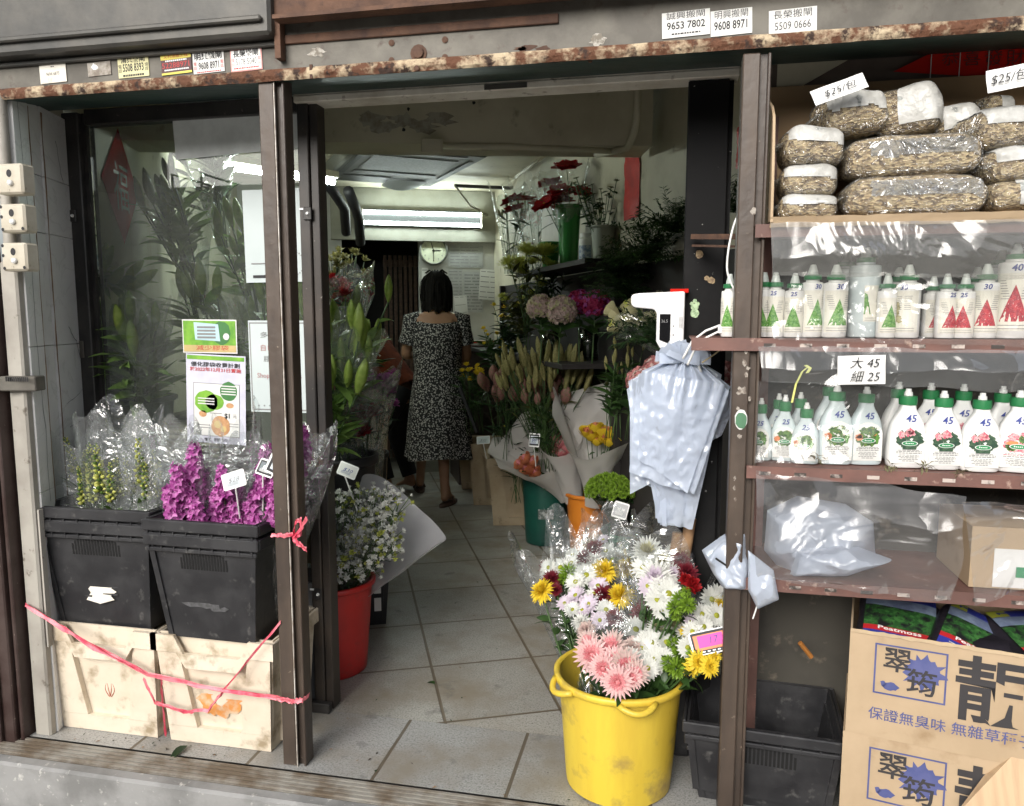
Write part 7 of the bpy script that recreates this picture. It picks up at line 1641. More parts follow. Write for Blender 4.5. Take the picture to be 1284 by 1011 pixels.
def bagthing(label, u0, v0, u1, v1, y, dep, seed, lab='top', rz=0.0, tilt=0.0, gl=False):
    c = PY((u0 + u1) / 2, (v0 + v1) / 2, y - dep / 2); w = (PY(u1, (v0 + v1) / 2, y - dep / 2) - PY(u0, (v0 + v1) / 2, y - dep / 2)).x; h = PY(u0, v0, y - dep / 2).z - PY(u0, v1, y - dep / 2).z
    t = thing('shavings_bag', label, 'bag', (c.x, y, c.z), rz, 'bags of wood shavings in the cardboard tray'); t.rotation_euler = (0, R_(tilt), rz)
    pillow(w, dep, h, seed).build('filling', M_['shav'], t, True); pillow(w * 1.02, dep * 1.02, h * 1.04, seed, 1.0, .04).build('film', M_['bagfilm'], t, True)
    full = pillow(w * 1.03, dep * 1.03, h * 1.05, seed, 1.0, .035, 130, 60); q = random.Random(seed); lm_ = MB(); used = {}
    for f in full.f:
        m = sum((full.v[i] for i in f), V()) / 4; e = .12 * h * noise.noise(V((m.x * 26, seed, 0)))
        ok = (m.z > h * .06 + e and abs(m.x) < w * .46) if lab == 'top' else ((-h * .36 < m.z < h * .36) and abs(m.x - w * .06) < w * .40 and m.y < 0 and not (-h * .34 < m.z < -h * .02 + e)) if lab == 'front' else (m.x > -w * .1 + e and m.z > -h * .3)
        if ok: lm_.add([full.v[i] for i in f], [(0, 1, 2, 3)])
    if lm_.v:
        lm_.build('label', M_['baglabel'] if lab != 'front' else film('clear_label_panel', gloss=.30, milk=.25, scale=10, bump=1.0, edge=.6), t, True)
    # crimped end flap
    mb = MB(); mb.grid(lambda a, b: V((-w / 2 - .028 * b, (a - .5) * dep * (.7 + .25 * b), (.3 - .55 * b) * h * .3 + .004 * math.sin(22 * a + seed))), 14, 4); mb.build('end_flap', M_['bagfilm'], t, True)
    if gl:
        mb = MB(); mb.box((w * .22, -dep * .545, -h * .05), (w * .40, -dep * .54, h * .16)); mb.use(1)
        for k in range(7): mb.box((w * (.22 + .028 * k), -dep * .55, -h * .30), (w * (.236 + .028 * k), -dep * .545, -h * .08))
        mb.build('barcode', [mat('green_print', (.05, .28, .08), .5), M_['black']], t)
for a in ((1030, 110, 1113, 165, .13, .16, 1, 'top', .15, -4, 0, 'bag of wood shavings, top layer behind the tilted price card'), (1108, 103, 1192, 166, .16, .16, 2, 'side', -.3, -6, 0, 'bag of wood shavings with a broad pale band, top layer'),
          (984, 155, 1060, 205, .08, .18, 3, 'top', .05, 4, 0, 'bag of wood shavings, upper one of the left stack of three'), (982, 203, 1054, 245, .08, .18, 4, 'top', -.03, 2, 0, 'bag of wood shavings, middle one of the left stack of three'),
          (978, 241, 1052, 276, .08, .18, 5, 'top', .02, 1, 0, 'bag of wood shavings, bottom one of the left stack of three'), (1046, 168, 1120, 220, .22, .14, 6, 'top', .2, 0, 0, 'bag of wood shavings half hidden behind the upper long bag'),
          (1112, 162, 1178, 190, .24, .12, 14, 'top', 0, 0, 0, 'bag of wood shavings wedged flat under the top layer'),
          (1062, 166, 1234, 220, .07, .15, 7, 'front', .02, -1, 0, 'long bag of wood shavings, upper of the two long ones'), (1064, 217, 1242, 271, .06, .15, 8, 'front', -.02, 0, 0, 'long bag of wood shavings, lower of the two long ones'),
          (1176, 128, 1240, 168, .2, .14, 9, 'side', -.4, -8, 0, 'dark bag of wood shavings tilted behind the white labelled bag'), (1222, 128, 1330, 184, .10, .18, 10, 'top', .2, -3, 1, 'bag of wood shavings with white label and barcode under the price card'),
          (1236, 178, 1330, 228, .09, .17, 11, 'top', .25, -4, 0, 'bag of wood shavings at the right edge, middle layer'), (1240, 222, 1330, 264, .08, .17, 12, 'side', .1, -2, 1, 'bag of wood shavings with green printed label, bottom layer at the right edge'),
          (1232, 116, 1270, 142, .24, .12, 13, 'none', .3, 0, 0, 'small bag of wood shavings at the back of the tray')):
    bagthing(a[11], a[0], a[1], a[2], a[3], a[4], a[5], a[6], a[7], a[8], a[9], a[10])
def cardsign(label, u0, v0, u1, v1, y, lines, tilt, tip=0.0):
    c = PY((u0 + u1) / 2, (v0 + v1) / 2, y); w = (PY(u1, v0, y) - PY(u0, v0, y)).length; h = abs(PY(u0, v0, y).z - PY(u0, v1, y).z)
    t = thing('price_card', label, 'price card', c, 0, 'handwritten price cards on the shelves'); t.rotation_euler = (tip, R_(tilt), 0)
    mb = MB(); mb.grid(lambda a, b: V(((a - .5) * w, -.004 * noise.noise(V((a * 2.5, b * 2.5, u0))), (b - .5) * h)), 10, 8); mb.build('card', M_['whiteplastic'], t, True)
    mb = MB()
    for (s, x, z, sz) in lines: mb.text(s, h * sz, frame((x * w, -.0058, z * h), (1, 0, 0), (0, -1, 0)), 0, shear=.25)
    mb.build('handwriting', M_['black'], t)
cardsign('white price card tilted at the left corner of the tray', 1018, 100, 1086, 124, .0, [('$25/包', 0, -.1, .6)], -18, R_(-25))
cardsign('white price card with $25 hanging at the right end of the tray', 1237, 84, 1292, 112, -.03, [('$25/包', -.02, 0, .55)], -9)
cardsign('white price card with 45 and 25 hanging over the lower bottles', 1050, 446, 1110, 482, -.062, [('大 45', .05, .22, .42), ('細 25', .06, -.25, .42)], -2)
# ---------------------------------------------------------------- bottles
def wm(name, c, r=.4, **k): return mat(name, c, r, **k)
M_['botwhite'] = wm('bottle_white', (.72, .72, .70), .35, c2=(.66, .66, .65)); M_['botclear'] = wm('bottle_translucent', (.56, .63, .64), .25, c2=(.50, .58, .60)); M_['capgreen'] = wm('green_cap', (.018, .17, .055), .4); M_['nozzle'] = wm('pale_nozzle', (.58, .63, .60), .35); M_['botlab'] = wm('cream_label', (.70, .68, .60), .45, c2=(.67, .65, .58))
M_['gfoliage'] = mat('printed_foliage', (.05, .20, .02), .5, (.16, .34, .08), 190, .45, .55, (.5, .6, .4), 260, .62, .66); M_['rflower'] = mat('printed_red_flowers', (.48, .025, .04), .5, (.30, .012, .03), 150, .45, .55, (.72, .45, .42), 210, .62, .66)
M_['dfoliage'] = mat('printed_dark_foliage', (.03, .08, .025), .5, (.10, .20, .04), 170, .45, .55, (.60, .22, .07), 120, .62, .66); M_['branch'] = mat('printed_branch', (.20, .18, .06), .5, (.42, .38, .20), 120, .4, .6); M_['pflower'] = mat('printed_pink_flowers', (.5, .09, .14), .5, (.7, .4, .4), 160, .42, .58); M_['potgreen'] = mat('printed_green_pot', (.015, .05, .03), .5, (.06, .11, .06), 160, .4, .6); M_['oval'] = mat('label_green_oval', (.015, .22, .07), .45)
def curved(mb, pts, r, mi, o=.0012, el=1.0):
    """flat outline (x = arc length, z) laid on a cylinder of radius r about z, facing -y"""
    return mb.add([((r + o) * math.sin(x / r), -(r + o) * math.cos(x / r) * el, z) for x, z in pts], [tuple(range(len(pts)))], None, mi)
def cgrid(mb, x0, x1, z0, z1, r, mi, o, el=1.0, n=6):
    for k in range(n): a, b = x0 + (x1 - x0) * k / n, x0 + (x1 - x0) * (k + 1) / n; curved(mb, [(a, z0), (b, z0), (b, z1), (a, z1)], r, mi, o, el)
def ctext(mb, s, size, x, z, r, mi, o, el=1.0, **kw):
    vs, fs = text_mesh(s, **kw); mb.add([((r + o) * math.sin((p.x * size + x) / r), -(r + o) * math.cos((p.x * size + x) / r) * el, z + p.y * size) for p in vs], fs, None, mi)
def tube_bottle(lab, r, hb, hcap, hn, kind, num, top=0.0):
    """round bottle with a green screw cap and a pointed nozzle, printed label"""
    t = thing('plant_food_bottle', lab, 'bottle', (0, 0, -5), 0, 'round nozzle bottles on the upper bottle shelf')
    mb = MB(); mb.lathe([(0, 0), (r * .93, 0), (r, .004), (r, hb * .97), (r * .96, hb), (r * .62, hb + .003), (r * .6, hb + .008), (0, hb + .008)], 26); smooth_by(mb.build('body', M_['botwhite'] if kind != 'plain' else M_['botclear'], t))
    mb = MB(); rc = min(r * .80, .022); mb.lathe([(0, hb + .0082), (rc, hb + .0082), (rc * 1.03, hb + .01), (rc, hb + hcap), (rc * .5, hb + hcap + .001), (0, hb + hcap + .001)], 26); smooth_by(mb.build('cap', M_['capgreen'], t))
    mb = MB(); mb.lathe([(rc * .62, hb + hcap + .0012), (rc * .55, hb + hcap + hn * .35), (rc * .34, hb + hcap + hn * .9), (rc * .3, hb + hcap + hn), (0, hb + hcap + hn)], 16); smooth_by(mb.build('nozzle', M_['nozzle'], t))
    mb = MB(); w = 2.5 * r; za, zb = hb * .10, hb * .86
    if kind == 'plain': w = 1.0 * r; za, zb = hb * .22, hb * .72
    cgrid(mb, -w / 2, w / 2, za, zb, r, 0, .0006, n=10)
    H = zb - za; pic = {'green': 1, 'red': 2, 'branch': 3, 'plain': 1}[kind]
    if kind == 'branch':
        q = random.Random(3)
        for k in range(22): f = q.random(); curved(mb, [(-r * .45 + q.uniform(-.5, .5) * r * (1 - f) + x, za + H * (.16 + .55 * f) + z) for x, z in splat(r * .17, 9, .4, q)], r, 3, .0011 + .00004 * k)
    elif kind == 'plain': curved(mb, [(-w * .48, za + H * .2), (-w * .05, za + H * .2), (-w * .30, za + H * .75), (-w * .48, za + H * .8)], r, 1, .0011)
    else:
        n = 7; zl, zp = za + H * .16, za + H * .80
        for k in range(n):
            a, b = k / n, (k + 1) / n; wa, wb = r * .86 * (1 - a), r * .86 * (1 - b)
            for s in range(4): curved(mb, [(-wa + 2 * wa * s / 4, zl + (zp - zl) * a), (-wa + 2 * wa * (s + 1) / 4, zl + (zp - zl) * a), (-wb + 2 * wb * (s + 1) / 4, zl + (zp - zl) * b), (-wb + 2 * wb * s / 4, zl + (zp - zl) * b)], r, pic, .0011)
    q = random.Random(int(r * 1e5) + len(kind))
    for k in range(8):
        z = za + H * (.55 + .045 * k); x = r * (.25 + .09 * k * .5) if kind != 'branch' else r * .1; cgrid(mb, x, min(w * .46, x + r * q.uniform(.4, .7)), z, z + H * .012, r, 4, .0011, n=2)
        if kind != 'plain': cgrid(mb, -min(w * .46, x + r * q.uniform(.4, .6)), -x, z, z + H * .012, r, 4, .0011, n=2)
    for k in range(2): cgrid(mb, -w * .4, w * .38, za + H * (.03 + .06 * k), za + H * (.042 + .06 * k), r, 4, .0011, n=6)
    mb.build('label', [M_['botlab'], M_['gfoliage'], M_['rflower'], M_['branch'], M_['greyink']], t)
    if num: mb = MB(); ctext(mb, num, r * .62, 0, hb * .925 if kind != 'x' else 0, r, 0, .0016, bold=.02, shear=.15); mb.build('handwriting', M_['inkblue'], t)
    return t
PXM = lambda u, v, y: (PY(u, v, y) - CAM).dot(_F) / F_PX
upper = []
protos = {}
z1 = ZS[1] + .001
def put_tube(u, vt, vb, w, y, kind, num, lab):
    m = PXM(u, 400, y); r = w * m / 2; hb = (vb - vt) * m
    t = tube_bottle(lab, r, hb, min(.02, hb * .16), .026 if hb < .2 else .03, kind, num)
    t.location = (PY(u, 400, y).x, y, z1); t.rotation_euler = (0, 0, rnd.uniform(-.55, .5) - .12); return t
T_ = [(914, 372, 428, 20, .10, 'green', '', 'small green-triangle bottle alone left of the brown post'), (957, 373, 431, 22, .10, 'green', '', 'small green-triangle bottle touching the right side of the post'), (971, 374, 432, 23, .09, 'green', '25', 'small green-triangle bottle, first in front of its row after the post'),
      (995, 376, 433, 23, .08, 'green', '25', 'small green-triangle bottle between the 25 bottle and the first 30 bottle'), (1017, 366, 433, 26, .09, 'green', '30', 'green-triangle bottle marked 30, left one of its pair'), (1046, 367, 434, 29, .08, 'green', '30', 'wider green-triangle bottle marked 30, right one of its pair'),
      (1082, 346, 434, 37, .12, 'plain', '', 'tall bluish bottle with a narrow side label'), (1058, 346, 428, 34, .22, 'plain', '', 'tall bluish bottle half hidden behind the marked 30 bottle'), (1111, 377, 434, 23, .08, 'green', '', 'small bottle turned sideways in the middle of the upper row'),
      (1137, 367, 434, 29, .08, 'branch', '30', 'bottle with a printed branch marked 30'), (1124, 366, 430, 26, .18, 'branch', '', 'bottle half hidden behind the printed branch bottle'), (1168, 380, 434, 22, .13, 'red', '25', 'dim red-triangle bottle at the back, first of the red ones'),
      (1185, 378, 435, 24, .07, 'red', '25', 'small red-triangle bottle marked 25, left one of its pair'), (1208, 378, 435, 24, .07, 'red', '25', 'small red-triangle bottle marked 25, right one of its pair'), (1234, 368, 436, 29, .08, 'red', '30', 'red-triangle bottle marked 30 beside the tall one'),
      (1222, 366, 430, 26, .20, 'red', '', 'red-triangle bottle hidden behind the marked 30 one'), (1269, 345, 438, 38, .08, 'red', '40', 'tall red-triangle bottle marked 40 at the right edge'), (1250, 345, 430, 34, .2, 'plain', '', 'tall pale bottle hidden behind the marked 40 one')]
for a in T_: put_tube(*a)
def flask(lab, W, H, hc, hn, kind, num):
    """flat-sided bottle: waisted shoulders, green screw ring, white push nozzle, printed front label"""
    t = thing('spray_refill_bottle', lab, 'bottle', (0, 0, -5), 0, 'flat-sided bottles on the lower bottle shelf'); r = W / 2
    pr = [(0, 0), (.90, 0), (.97, .02), (1.0, .08), (1.0, .30), (.97, .52), (.93, .62), (.84, .72), (.66, .82), (.48, .90), (.40, .95), (.38, 1.0), (0, 1.0)]
    def ring(f, sc=1.0, n=30):
        vs = []
        for k in range(n):
            a = 2 * pi * k / n; c, s = math.cos(a), math.sin(a); e = .62; x = math.copysign(abs(c) ** e, c) * r * f[0] * sc; dep = max(.56 * r * f[0], min(r * f[0], r * .40)); y = math.copysign(abs(s) ** e, s) * dep * sc; vs.append((x, y, H * f[1]))
        return vs
    mb = MB(); n = 30; vs = []
    for f in pr: vs += ring(f)
    mb.add(vs, [(i * n + k, i * n + (k + 1) % n, (i + 1) * n + (k + 1) % n, (i + 1) * n + k) for i in range(len(pr) - 1) for k in range(n)]); smooth_by(mb.build('body', M_['botclear'] if kind == 'leafy' else M_['botwhite'], t), 40)
    rc = r * .46; mb = MB(); mb.lathe([(0, H), (rc, H + .0005), (rc * 1.04, H + hc * .5), (rc * 1.0, H + hc), (rc * .5, H + hc + .001), (0, H + hc + .001)], 22); smooth_by(mb.build('cap', M_['capgreen'], t))
    mb = MB(); mb.lathe([(rc * .5, H + hc + .0012), (rc * .46, H + hc + hn * .55), (rc * .34, H + hc + hn * .6), (rc * .32, H + hc + hn), (0, H + hc + hn)], 16); smooth_by(mb.build('nozzle', M_['botwhite'], t))
    # label lies on the flat front
    yf = -.56 * r - .0015
    def fr(z):     # front depth at height z
        f = z / H; 
        for i in range(len(pr) - 1):
            if pr[i][1] <= f <= pr[i + 1][1] and pr[i + 1][1] > pr[i][1]: q = (f - pr[i][1]) / (pr[i + 1][1] - pr[i][1]); w_ = pr[i][0] * (1 - q) + pr[i + 1][0] * q; return max(.56 * r * w_, min(r * w_, r * .40))
        return .5 * r
    mb = MB()
    def patch(pts, mi, o): mb.add([(x, -fr(z) - o, z) for x, z in pts], [tuple(range(len(pts)))], None, mi)
    lw = .84 * r; ol = [(-lw, H * .07), (lw, H * .07), (lw, H * .50), (lw * .9, H * .58), (lw * .62, H * .66), (0, H * .69), (-lw * .62, H * .66), (-lw * .9, H * .58), (-lw, H * .50)]
    cc = []
    for zz_ in [H * .07 + H * .62 * k / 16 for k in range(17)]:
        f = zz_ / H; cc.append(lw if f < .5 else lw * math.sqrt(max(.0, 1 - ((f - .5) / .195) ** 2)))
    for k in range(16): za, zb = H * .07 + H * .62 * k / 16, H * .07 + H * .62 * (k + 1) / 16; patch([(-cc[k], za), (cc[k], za), (cc[k + 1], zb), (-cc[k + 1], zb)], 0, .0010)
    q = random.Random(7)
    def disc(x, z, rr, mi, o, j=.25, sx=1.0, sy=1.0, n=16): patch([(x + a, z + b) for a, b in splat(rr, n, j, q, sx, sy)], mi, o)
    cz = H * .47
    if kind == 'leafy':
        for k in range(12):
            a = q.uniform(0, 2 * pi); disc(lw * .5 * math.cos(a), cz + H * .10 * math.sin(a), r * .27, 1, .0016 + .0001 * k, .45)
        for k in range(3): disc(-lw * .55 + q.uniform(-.1, .1) * r, cz + q.uniform(-.04, .06) * H, r * .17, 6, .0030, .4, 1.3, .7)
        disc(lw * .62, cz - H * .04, r * .14, 7, .0031, .2, .7, 2.2)
    elif kind == 'pot':
        for k in range(14):
            a = 2 * pi * k / 14; disc(lw * .58 * math.cos(a), cz + H * .0 + H * .075 * math.sin(a), r * .22, 3, .0016 + .0001 * k, .5)
        for (x, z) in ((-.52, .06), (.0, .115), (-.1, .10), (.1, .10)): disc(lw * x, cz + H * z, r * .19, 2, .0032, .35)
        patch([(-lw * .42, cz - H * .165), (lw * .42, cz - H * .165), (lw * .52, cz - H * .03), (-lw * .52, cz - H * .03)], 3, .0034)
    else:
        for k in range(9): a = q.uniform(0, 2 * pi); disc(lw * .5 * math.cos(a), cz + H * .09 * math.sin(a), r * .26, 2, .0016 + .0001 * k, .4)
        for k in range(4): disc(q.uniform(-.6, .6) * lw, cz + q.uniform(-.09, .07) * H, r * .2, 1, .0028, .4)
        disc(-lw * .3, cz - H * .02, r * .22, 6, .0032, .3, 1.4, .5)
    patch([(x, z + cz - H * .07) for x, z in [(.50 * lw * math.cos(2 * pi * k / 24), H * .040 * math.sin(2 * pi * k / 24)) for k in range(24)]], 4, .0040); patch([(x, z + cz - H * .07) for x, z in [(.45 * lw * math.cos(2 * pi * k / 24), H * .033 * math.sin(2 * pi * k / 24)) for k in range(24)]], 8, .0043)
    for k in range(5): patch([(-lw * .26 + lw * .105 * k, cz - H * .078), (-lw * .19 + lw * .105 * k, cz - H * .078), (-lw * .19 + lw * .105 * k, cz - H * .064 + (.008 * H if k == 0 else 0)), (-lw * .26 + lw * .105 * k, cz - H * .064 + (.008 * H if k == 0 else 0))], 4, .0046)
    for k, (z, w_, m_) in enumerate(((.285, .7, 5), (.262, .8, 5), (.236, .8, 5), (.205, .6, 5), (.18, .66, 5), (.16, .5, 5), (.135, .62, 5), (.11, .4, 5))):
        x = -lw * w_
        while x < lw * w_ - .001:
            d = q.uniform(.1, .28) * lw; th_ = H * (.010 if k not in (1, 2) else .013); patch([(x, H * z), (min(x + d, lw * w_), H * z), (min(x + d, lw * w_), H * z + th_), (x, H * z + th_)], 5 if k != 1 or kind != 'flower' else 2, .0018); x += d + lw * .04
    mb.build('label', [M_['botlab'] if False else mat('white_label', (.74, .74, .71), .45), M_['dfoliage'] if kind != 'x' else M_['gfoliage'], M_['pflower'], M_['potgreen'], M_['whiteplastic'], M_['greyink'], mat('print_orange', (.66, .22, .08), .5), mat('print_leaf_green', (.10, .26, .04), .5), M_['oval']], t)
    mb = MB(); mb.text(num, r * .56, frame((r * .05, -fr(H * .8) - .0035, H * .79), (1, 0, 0), (0, -1, .25)), 0, shear=.2, bold=.012); mb.build('handwriting', M_['inkblue'], t)
    return t
z2_ = ZS[2] + .001; PF = {}
def put_flask(u, vt, vb, w, y, kind, num, lab):
    m = PXM(u, 530, y); k = (kind, num, round(w / 6), )
    hn = (8 if w < 36 else 9) * m; hc = 11 * m; H = (vb - vt) * m - hn - hc
    if k in PF:
        t = copy_tree(PF[k], label=lab); s = w * m / PF[k]['w']; t.scale = (s, s, s); del t['w']
    else:
        t = flask(lab, w * m, H, hc, hn, kind, num); t['w'] = w * m; PF[k] = t
    t.location = (PY(u, 530, y).x, y, z2_); t.rotation_euler = (0, 0, rnd.uniform(-.3, .25) - .08); return t
for a in ((954, 500, 577, 30, .09, 'leafy', '25', 'small flat bottle half hidden by the brown post, front row'), (946, 496, 573, 29, .16, 'leafy', '25', 'small flat bottle behind the brown post, second row'), (984, 501, 580, 32, .09, 'leafy', '25', 'small flat bottle, middle one of the front three'), (976, 497, 575, 30, .17, 'leafy', '25', 'small flat bottle behind the middle front one'),
          (1011, 505, 581, 34, .06, 'leafy', '25', 'small flat bottle, shortest and nearest to the large leafy ones'), (1003, 493, 575, 31, .17, 'leafy', '25', 'small flat bottle hidden behind the shortest front one'), (1048, 484, 583, 42, .07, 'leafy', '45', 'large flat bottle with orange and green leaf print, left one of its pair'), (1085, 488, 582, 41, .08, 'leafy', '45', 'large flat bottle with leaf print under the price card'),
          (1039, 482, 577, 38, .19, 'leafy', '45', 'large flat bottle behind the left leaf print one'), (1137, 490, 588, 45, .06, 'pot', '45', 'white flat bottle with red flowers in a pot, first from the price card'), (1125, 484, 580, 40, .18, 'pot', '45', 'white flat bottle behind the first flowerpot one'), (1182, 491, 591, 45, .05, 'pot', '45', 'white flat bottle with flowerpot print, second from the price card'),
          (1165, 484, 582, 40, .18, 'pot', '45', 'white flat bottle behind the second flowerpot one'), (1230, 493, 594, 45, .04, 'pot', '45', 'white flat bottle with flowerpot print, third from the price card'), (1206, 484, 584, 40, .18, 'pot', '45', 'white flat bottle between the second and third flowerpot ones, back row'), (1255, 488, 586, 40, .17, 'pot', '45', 'white flat bottle behind the right end of the lower row'), (1277, 495, 597, 47, .05, 'flower', '45', 'large flat bottle with dark pink flower print at the right edge')): put_flask(*a)
# ---------------------------------------------------------------- plastic sheets hanging from the shelf edges
def sheet(label, pts, m, seed, y=-.03, crin=.02, nu=50, nv=26, sagw=.0, lumps=1.0, notch=None):
    """pts: pixel rows [(top-left, top-right), ...] from top to bottom; one crinkled hanging sheet"""
    rows = [(PY(a[0], a[1], y + a[2]), PY(b[0], b[1], y + b[2])) for a, b in pts]
    def fn(a, b):
        f = b * (len(rows) - 1); i = min(int(f), len(rows) - 2); q = f - i; L = rows[i][0].lerp(rows[i + 1][0], q); R = rows[i][1].lerp(rows[i + 1][1], q); p = L.lerp(R, a)
        e = .25 + .75 * min(1, b * 2.5)
        d = crin * e * (noise.noise(V((p.x * 5 + seed, p.z * 5, seed))) + .6 * noise.ridged_multi_fractal(V((p.x * 6 + seed, p.z * 4, seed * 2)), 1, 2, 3, 1, 2) * .5 + .35 * math.sin(p.x * 46 + 5 * noise.noise(V((p.z * 4, seed, 0)))) * b * lumps)
        return p + V((0, -abs(d) if crin < .03 else -d, crin * .5 * noise.noise(V((p.x * 9, seed, b * 3)))))
    mb = MB(); mb.grid(fn, nu, nv); return tag(mb.build('plastic_sheet', m, None, True), label, 'plastic sheet', 'plastic sheets on the shelf unit')
sheet('dusty grey plastic sheet rolled up above the upper bottle row', [((966, 280, 0), (1300, 275, 0)), ((968, 322, -.012), (1300, 322, -.012)), ((968, 346, -.005), (1300, 350, -.005))], M_['filmgrey'], 1, crin=.012)
sheet('clear plastic sheet hanging in front of the upper bottle row', [((968, 340, .006), (1300, 345, .006)), ((966, 400, .004), (1300, 405, .004)), ((970, 426, .004), (1300, 436, .004))], M_['filmclear'], 2, y=-.022, crin=.010)
sheet('crumpled clear plastic sheet above the lower bottle row', [((950, 434, -.0), (1300, 440, -.0)), ((955, 462, -.02), (1300, 468, -.025)), ((955, 478, -.012), (1300, 492, -.015))], M_['filmgrey'] if False else film('crumpled_clear_sheet', gloss=.04, milk=.12, scale=4, bump=.6, edge=.32, rough=.14), 3, crin=.016)
sheet('clear plastic sheet draped over the lower bottles', [((950, 478, -.008), (1130, 482, -.008)), ((948, 530, .0), (1110, 530, .0)), ((946, 580, -.012), (1060, 582, -.012))], M_['filmclear'], 4, y=-.02, crin=.010)
sheet('large crumpled plastic sheet hanging below the lower bottles', [((948, 590, 0), (1212, 622, 0)), ((948, 640, -.02), (1206, 660, -.03)), ((946, 690, -.02), (1204, 700, -.03)), ((948, 722, -.012), (1192, 742, -.02)), ((975, 726, -.016), (1190, 752, -.02))], film('crumpled_hanging_sheet', tint=(.92, .92, .92), gloss=.04, milk=.14, scale=3.5, bump=.6, edge=.32, milkc=(.5, .5, .5), rough=.13), 5, crin=.028)
sheet('second crumpled plastic sheet hanging at the right end of the third shelf', [((1206, 628, 0), (1310, 634, 0)), ((1210, 650, -.03), (1310, 650, -.03)), ((1216, 700, -.02), (1310, 690, -.02)), ((1222, 764, -.02), (1310, 720, -.02))], MATS['crumpled_hanging_sheet'], 6, crin=.024)
# plant-food crumbs on the lower bottle shelf edge: dried leaf scraps
for i, (u, v) in enumerate(((1025, 578), (1116, 588), (1160, 588), (1206, 596))):
    p = PY(u, v, -.012); mb = MB(); q = random.Random(i)
    for k in range(16): leaf(mb, leafM(p + V((q.gauss(0, .008), q.gauss(0, .002), q.uniform(0, .012))), (q.gauss(0, 1), q.gauss(0, .4), q.gauss(0, 1))), q.uniform(.01, .024), .007, .5, 0, .3, 2)
    o = mb.build('dried_scrap', mat('dried_leaf', (.20, .16, .09), .8, (.12, .12, .06), 40), None, True); tag(o, ('brown dried leaf scrap caught on the lower bottle shelf under the small bottles', 'grey-green dried scrap on the shelf edge beside the first flowerpot bottle', 'dried scrap on the shelf edge between flowerpot bottles one and two', 'spread dried scrap on the shelf edge at the third flowerpot bottle')[i], 'leaf scrap')
mb = MB(); p = [PY(u, v, -.035) for u, v in ((993, 505), (998, 482), (1006, 466), (1012, 461))]; mb.ribbon(p, .005, V((1, 0, .2))); mb.ribbon([PY(u, v, -.035) for u, v in ((1010, 458), (1016, 462), (1012, 468))], .008, V((1, 0, .2))); tag(mb.build('yellow_tie', mat('yellow_string', (.62, .62, .18), .5)), 'pale yellow ribbon tied on the sheet above the lower bottles', 'ribbon')
# white carrier bags heaped on the third shelf
def heap(label, pts, y, dep, seed, m=M_['bag'], name='carrier_bag', grp='white carrier bags on the third shelf'):
    """crumpled bag: outline in pixels, given depth"""
    P3 = [PY(u, v, y) for u, v in pts]; c = sum(P3, V()) / len(P3); n = len(P3)
    def fn(a, b):
        f = a * n; i = int(f) % n; q = f - int(f); e = P3[i].lerp(P3[(i + 1) % n], q); t_ = (1 - b)
        r = (e - c); bulge = math.sin(pi * min(1, b * .5 + .5) ) ; h = dep * math.sqrt(max(0, 1 - t_ ** 2))
        p = c + r * t_ ** .8
        return p + V((.5 * dep * noise.noise(p * 7 + V((seed, 0, 0))) * (1 - t_ ** 3), -h * (1 + .5 * noise.noise(p * 11 + V((seed, 3, 0)))) - .6 * dep * noise.ridged_multi_fractal(p * 9 + V((seed, 0, 1)), 1, 2, 3, 1, 2) * (1 - t_ ** 4), .4 * dep * noise.noise(p * 8 + V((0, seed, 0))) * (1 - t_ ** 3)))
    mb = MB(); mb.grid(fn, 64, 18, wrap=True); return tag(mb.build(name, m, None, True), label, 'plastic bag', grp)
heap('large heap of folded white carrier bags behind the crumpled sheet', [(962, 640), (1000, 622), (1060, 632), (1095, 655), (1098, 700), (1060, 722), (985, 722), (958, 690)], .12, .045, 1)
heap('white carrier bag with a pointed corner on the third shelf', [(1000, 690), (1060, 680), (1120, 702), (1060, 720), (990, 722)], .05, .03, 2)
heap('white carrier bag spilling left of the brown post with a black mark', [(880, 690), (905, 672), (935, 655), (940, 700), (935, 735), (905, 735), (892, 715)], .06, .05, 3)
heap('white carrier bag corner hanging below the third shelf beside the post', [(938, 690), (970, 715), (977, 752), (950, 764), (938, 740)], -.035, .012, 4)
mb = MB(); mb.tube([PY(u, v, -.0) for u, v in ((897, 700), (915, 712), (932, 724))], .003, 6); tag(mb.build('black_strap', M_['black']), 'black strap lying across the white carrier bag left of the post', 'strap')
# carton with green logo on the third shelf
def carton(label, o, ex, w, d, h, m, open_=False, name='cardboard_box', grp=None):
    """box: o front-left-bottom corner, ex along the front; returns thing (x along the front, y into depth)"""
    t = thing(name, label, 'box', o, math.atan2(ex.y, ex.x), grp); th = .005; mb = MB()
    mb.box((0, 0, 0), (w, th, h)); mb.box((0, d - th, 0), (w, d, h)); mb.box((0, th, 0), (th, d - th, h)); mb.box((w - th, th, 0), (w, d - th, h)); mb.box((th, th, 0), (w - th, d - th, th))
    if not open_: mb.box((th, th, h - th - .001), (w - th, d - th, h - .001))
    mb.build('carton', m, t); return t
o = PY(1216, 738, .02); t = carton('tan carton with a white label and green logo on the third shelf', V((o.x, .03, ZS[3] + .001)), V((1, 0, 0)), .32, .24, PY(1216, 664, .0).z - ZS[3], M_['card'])
lx = PY(1246, 700, .03).x - o.x; lz = PY(1246, 736, .03).z - ZS[3]; lh = PY(1246, 690, .03).z - PY(1246, 738, .03).z
mb = MB(); mb.box((lx, -.0025, lz), (.318, -.001, lz + lh)); mb.build('white_label', M_['whiteplastic'], t)
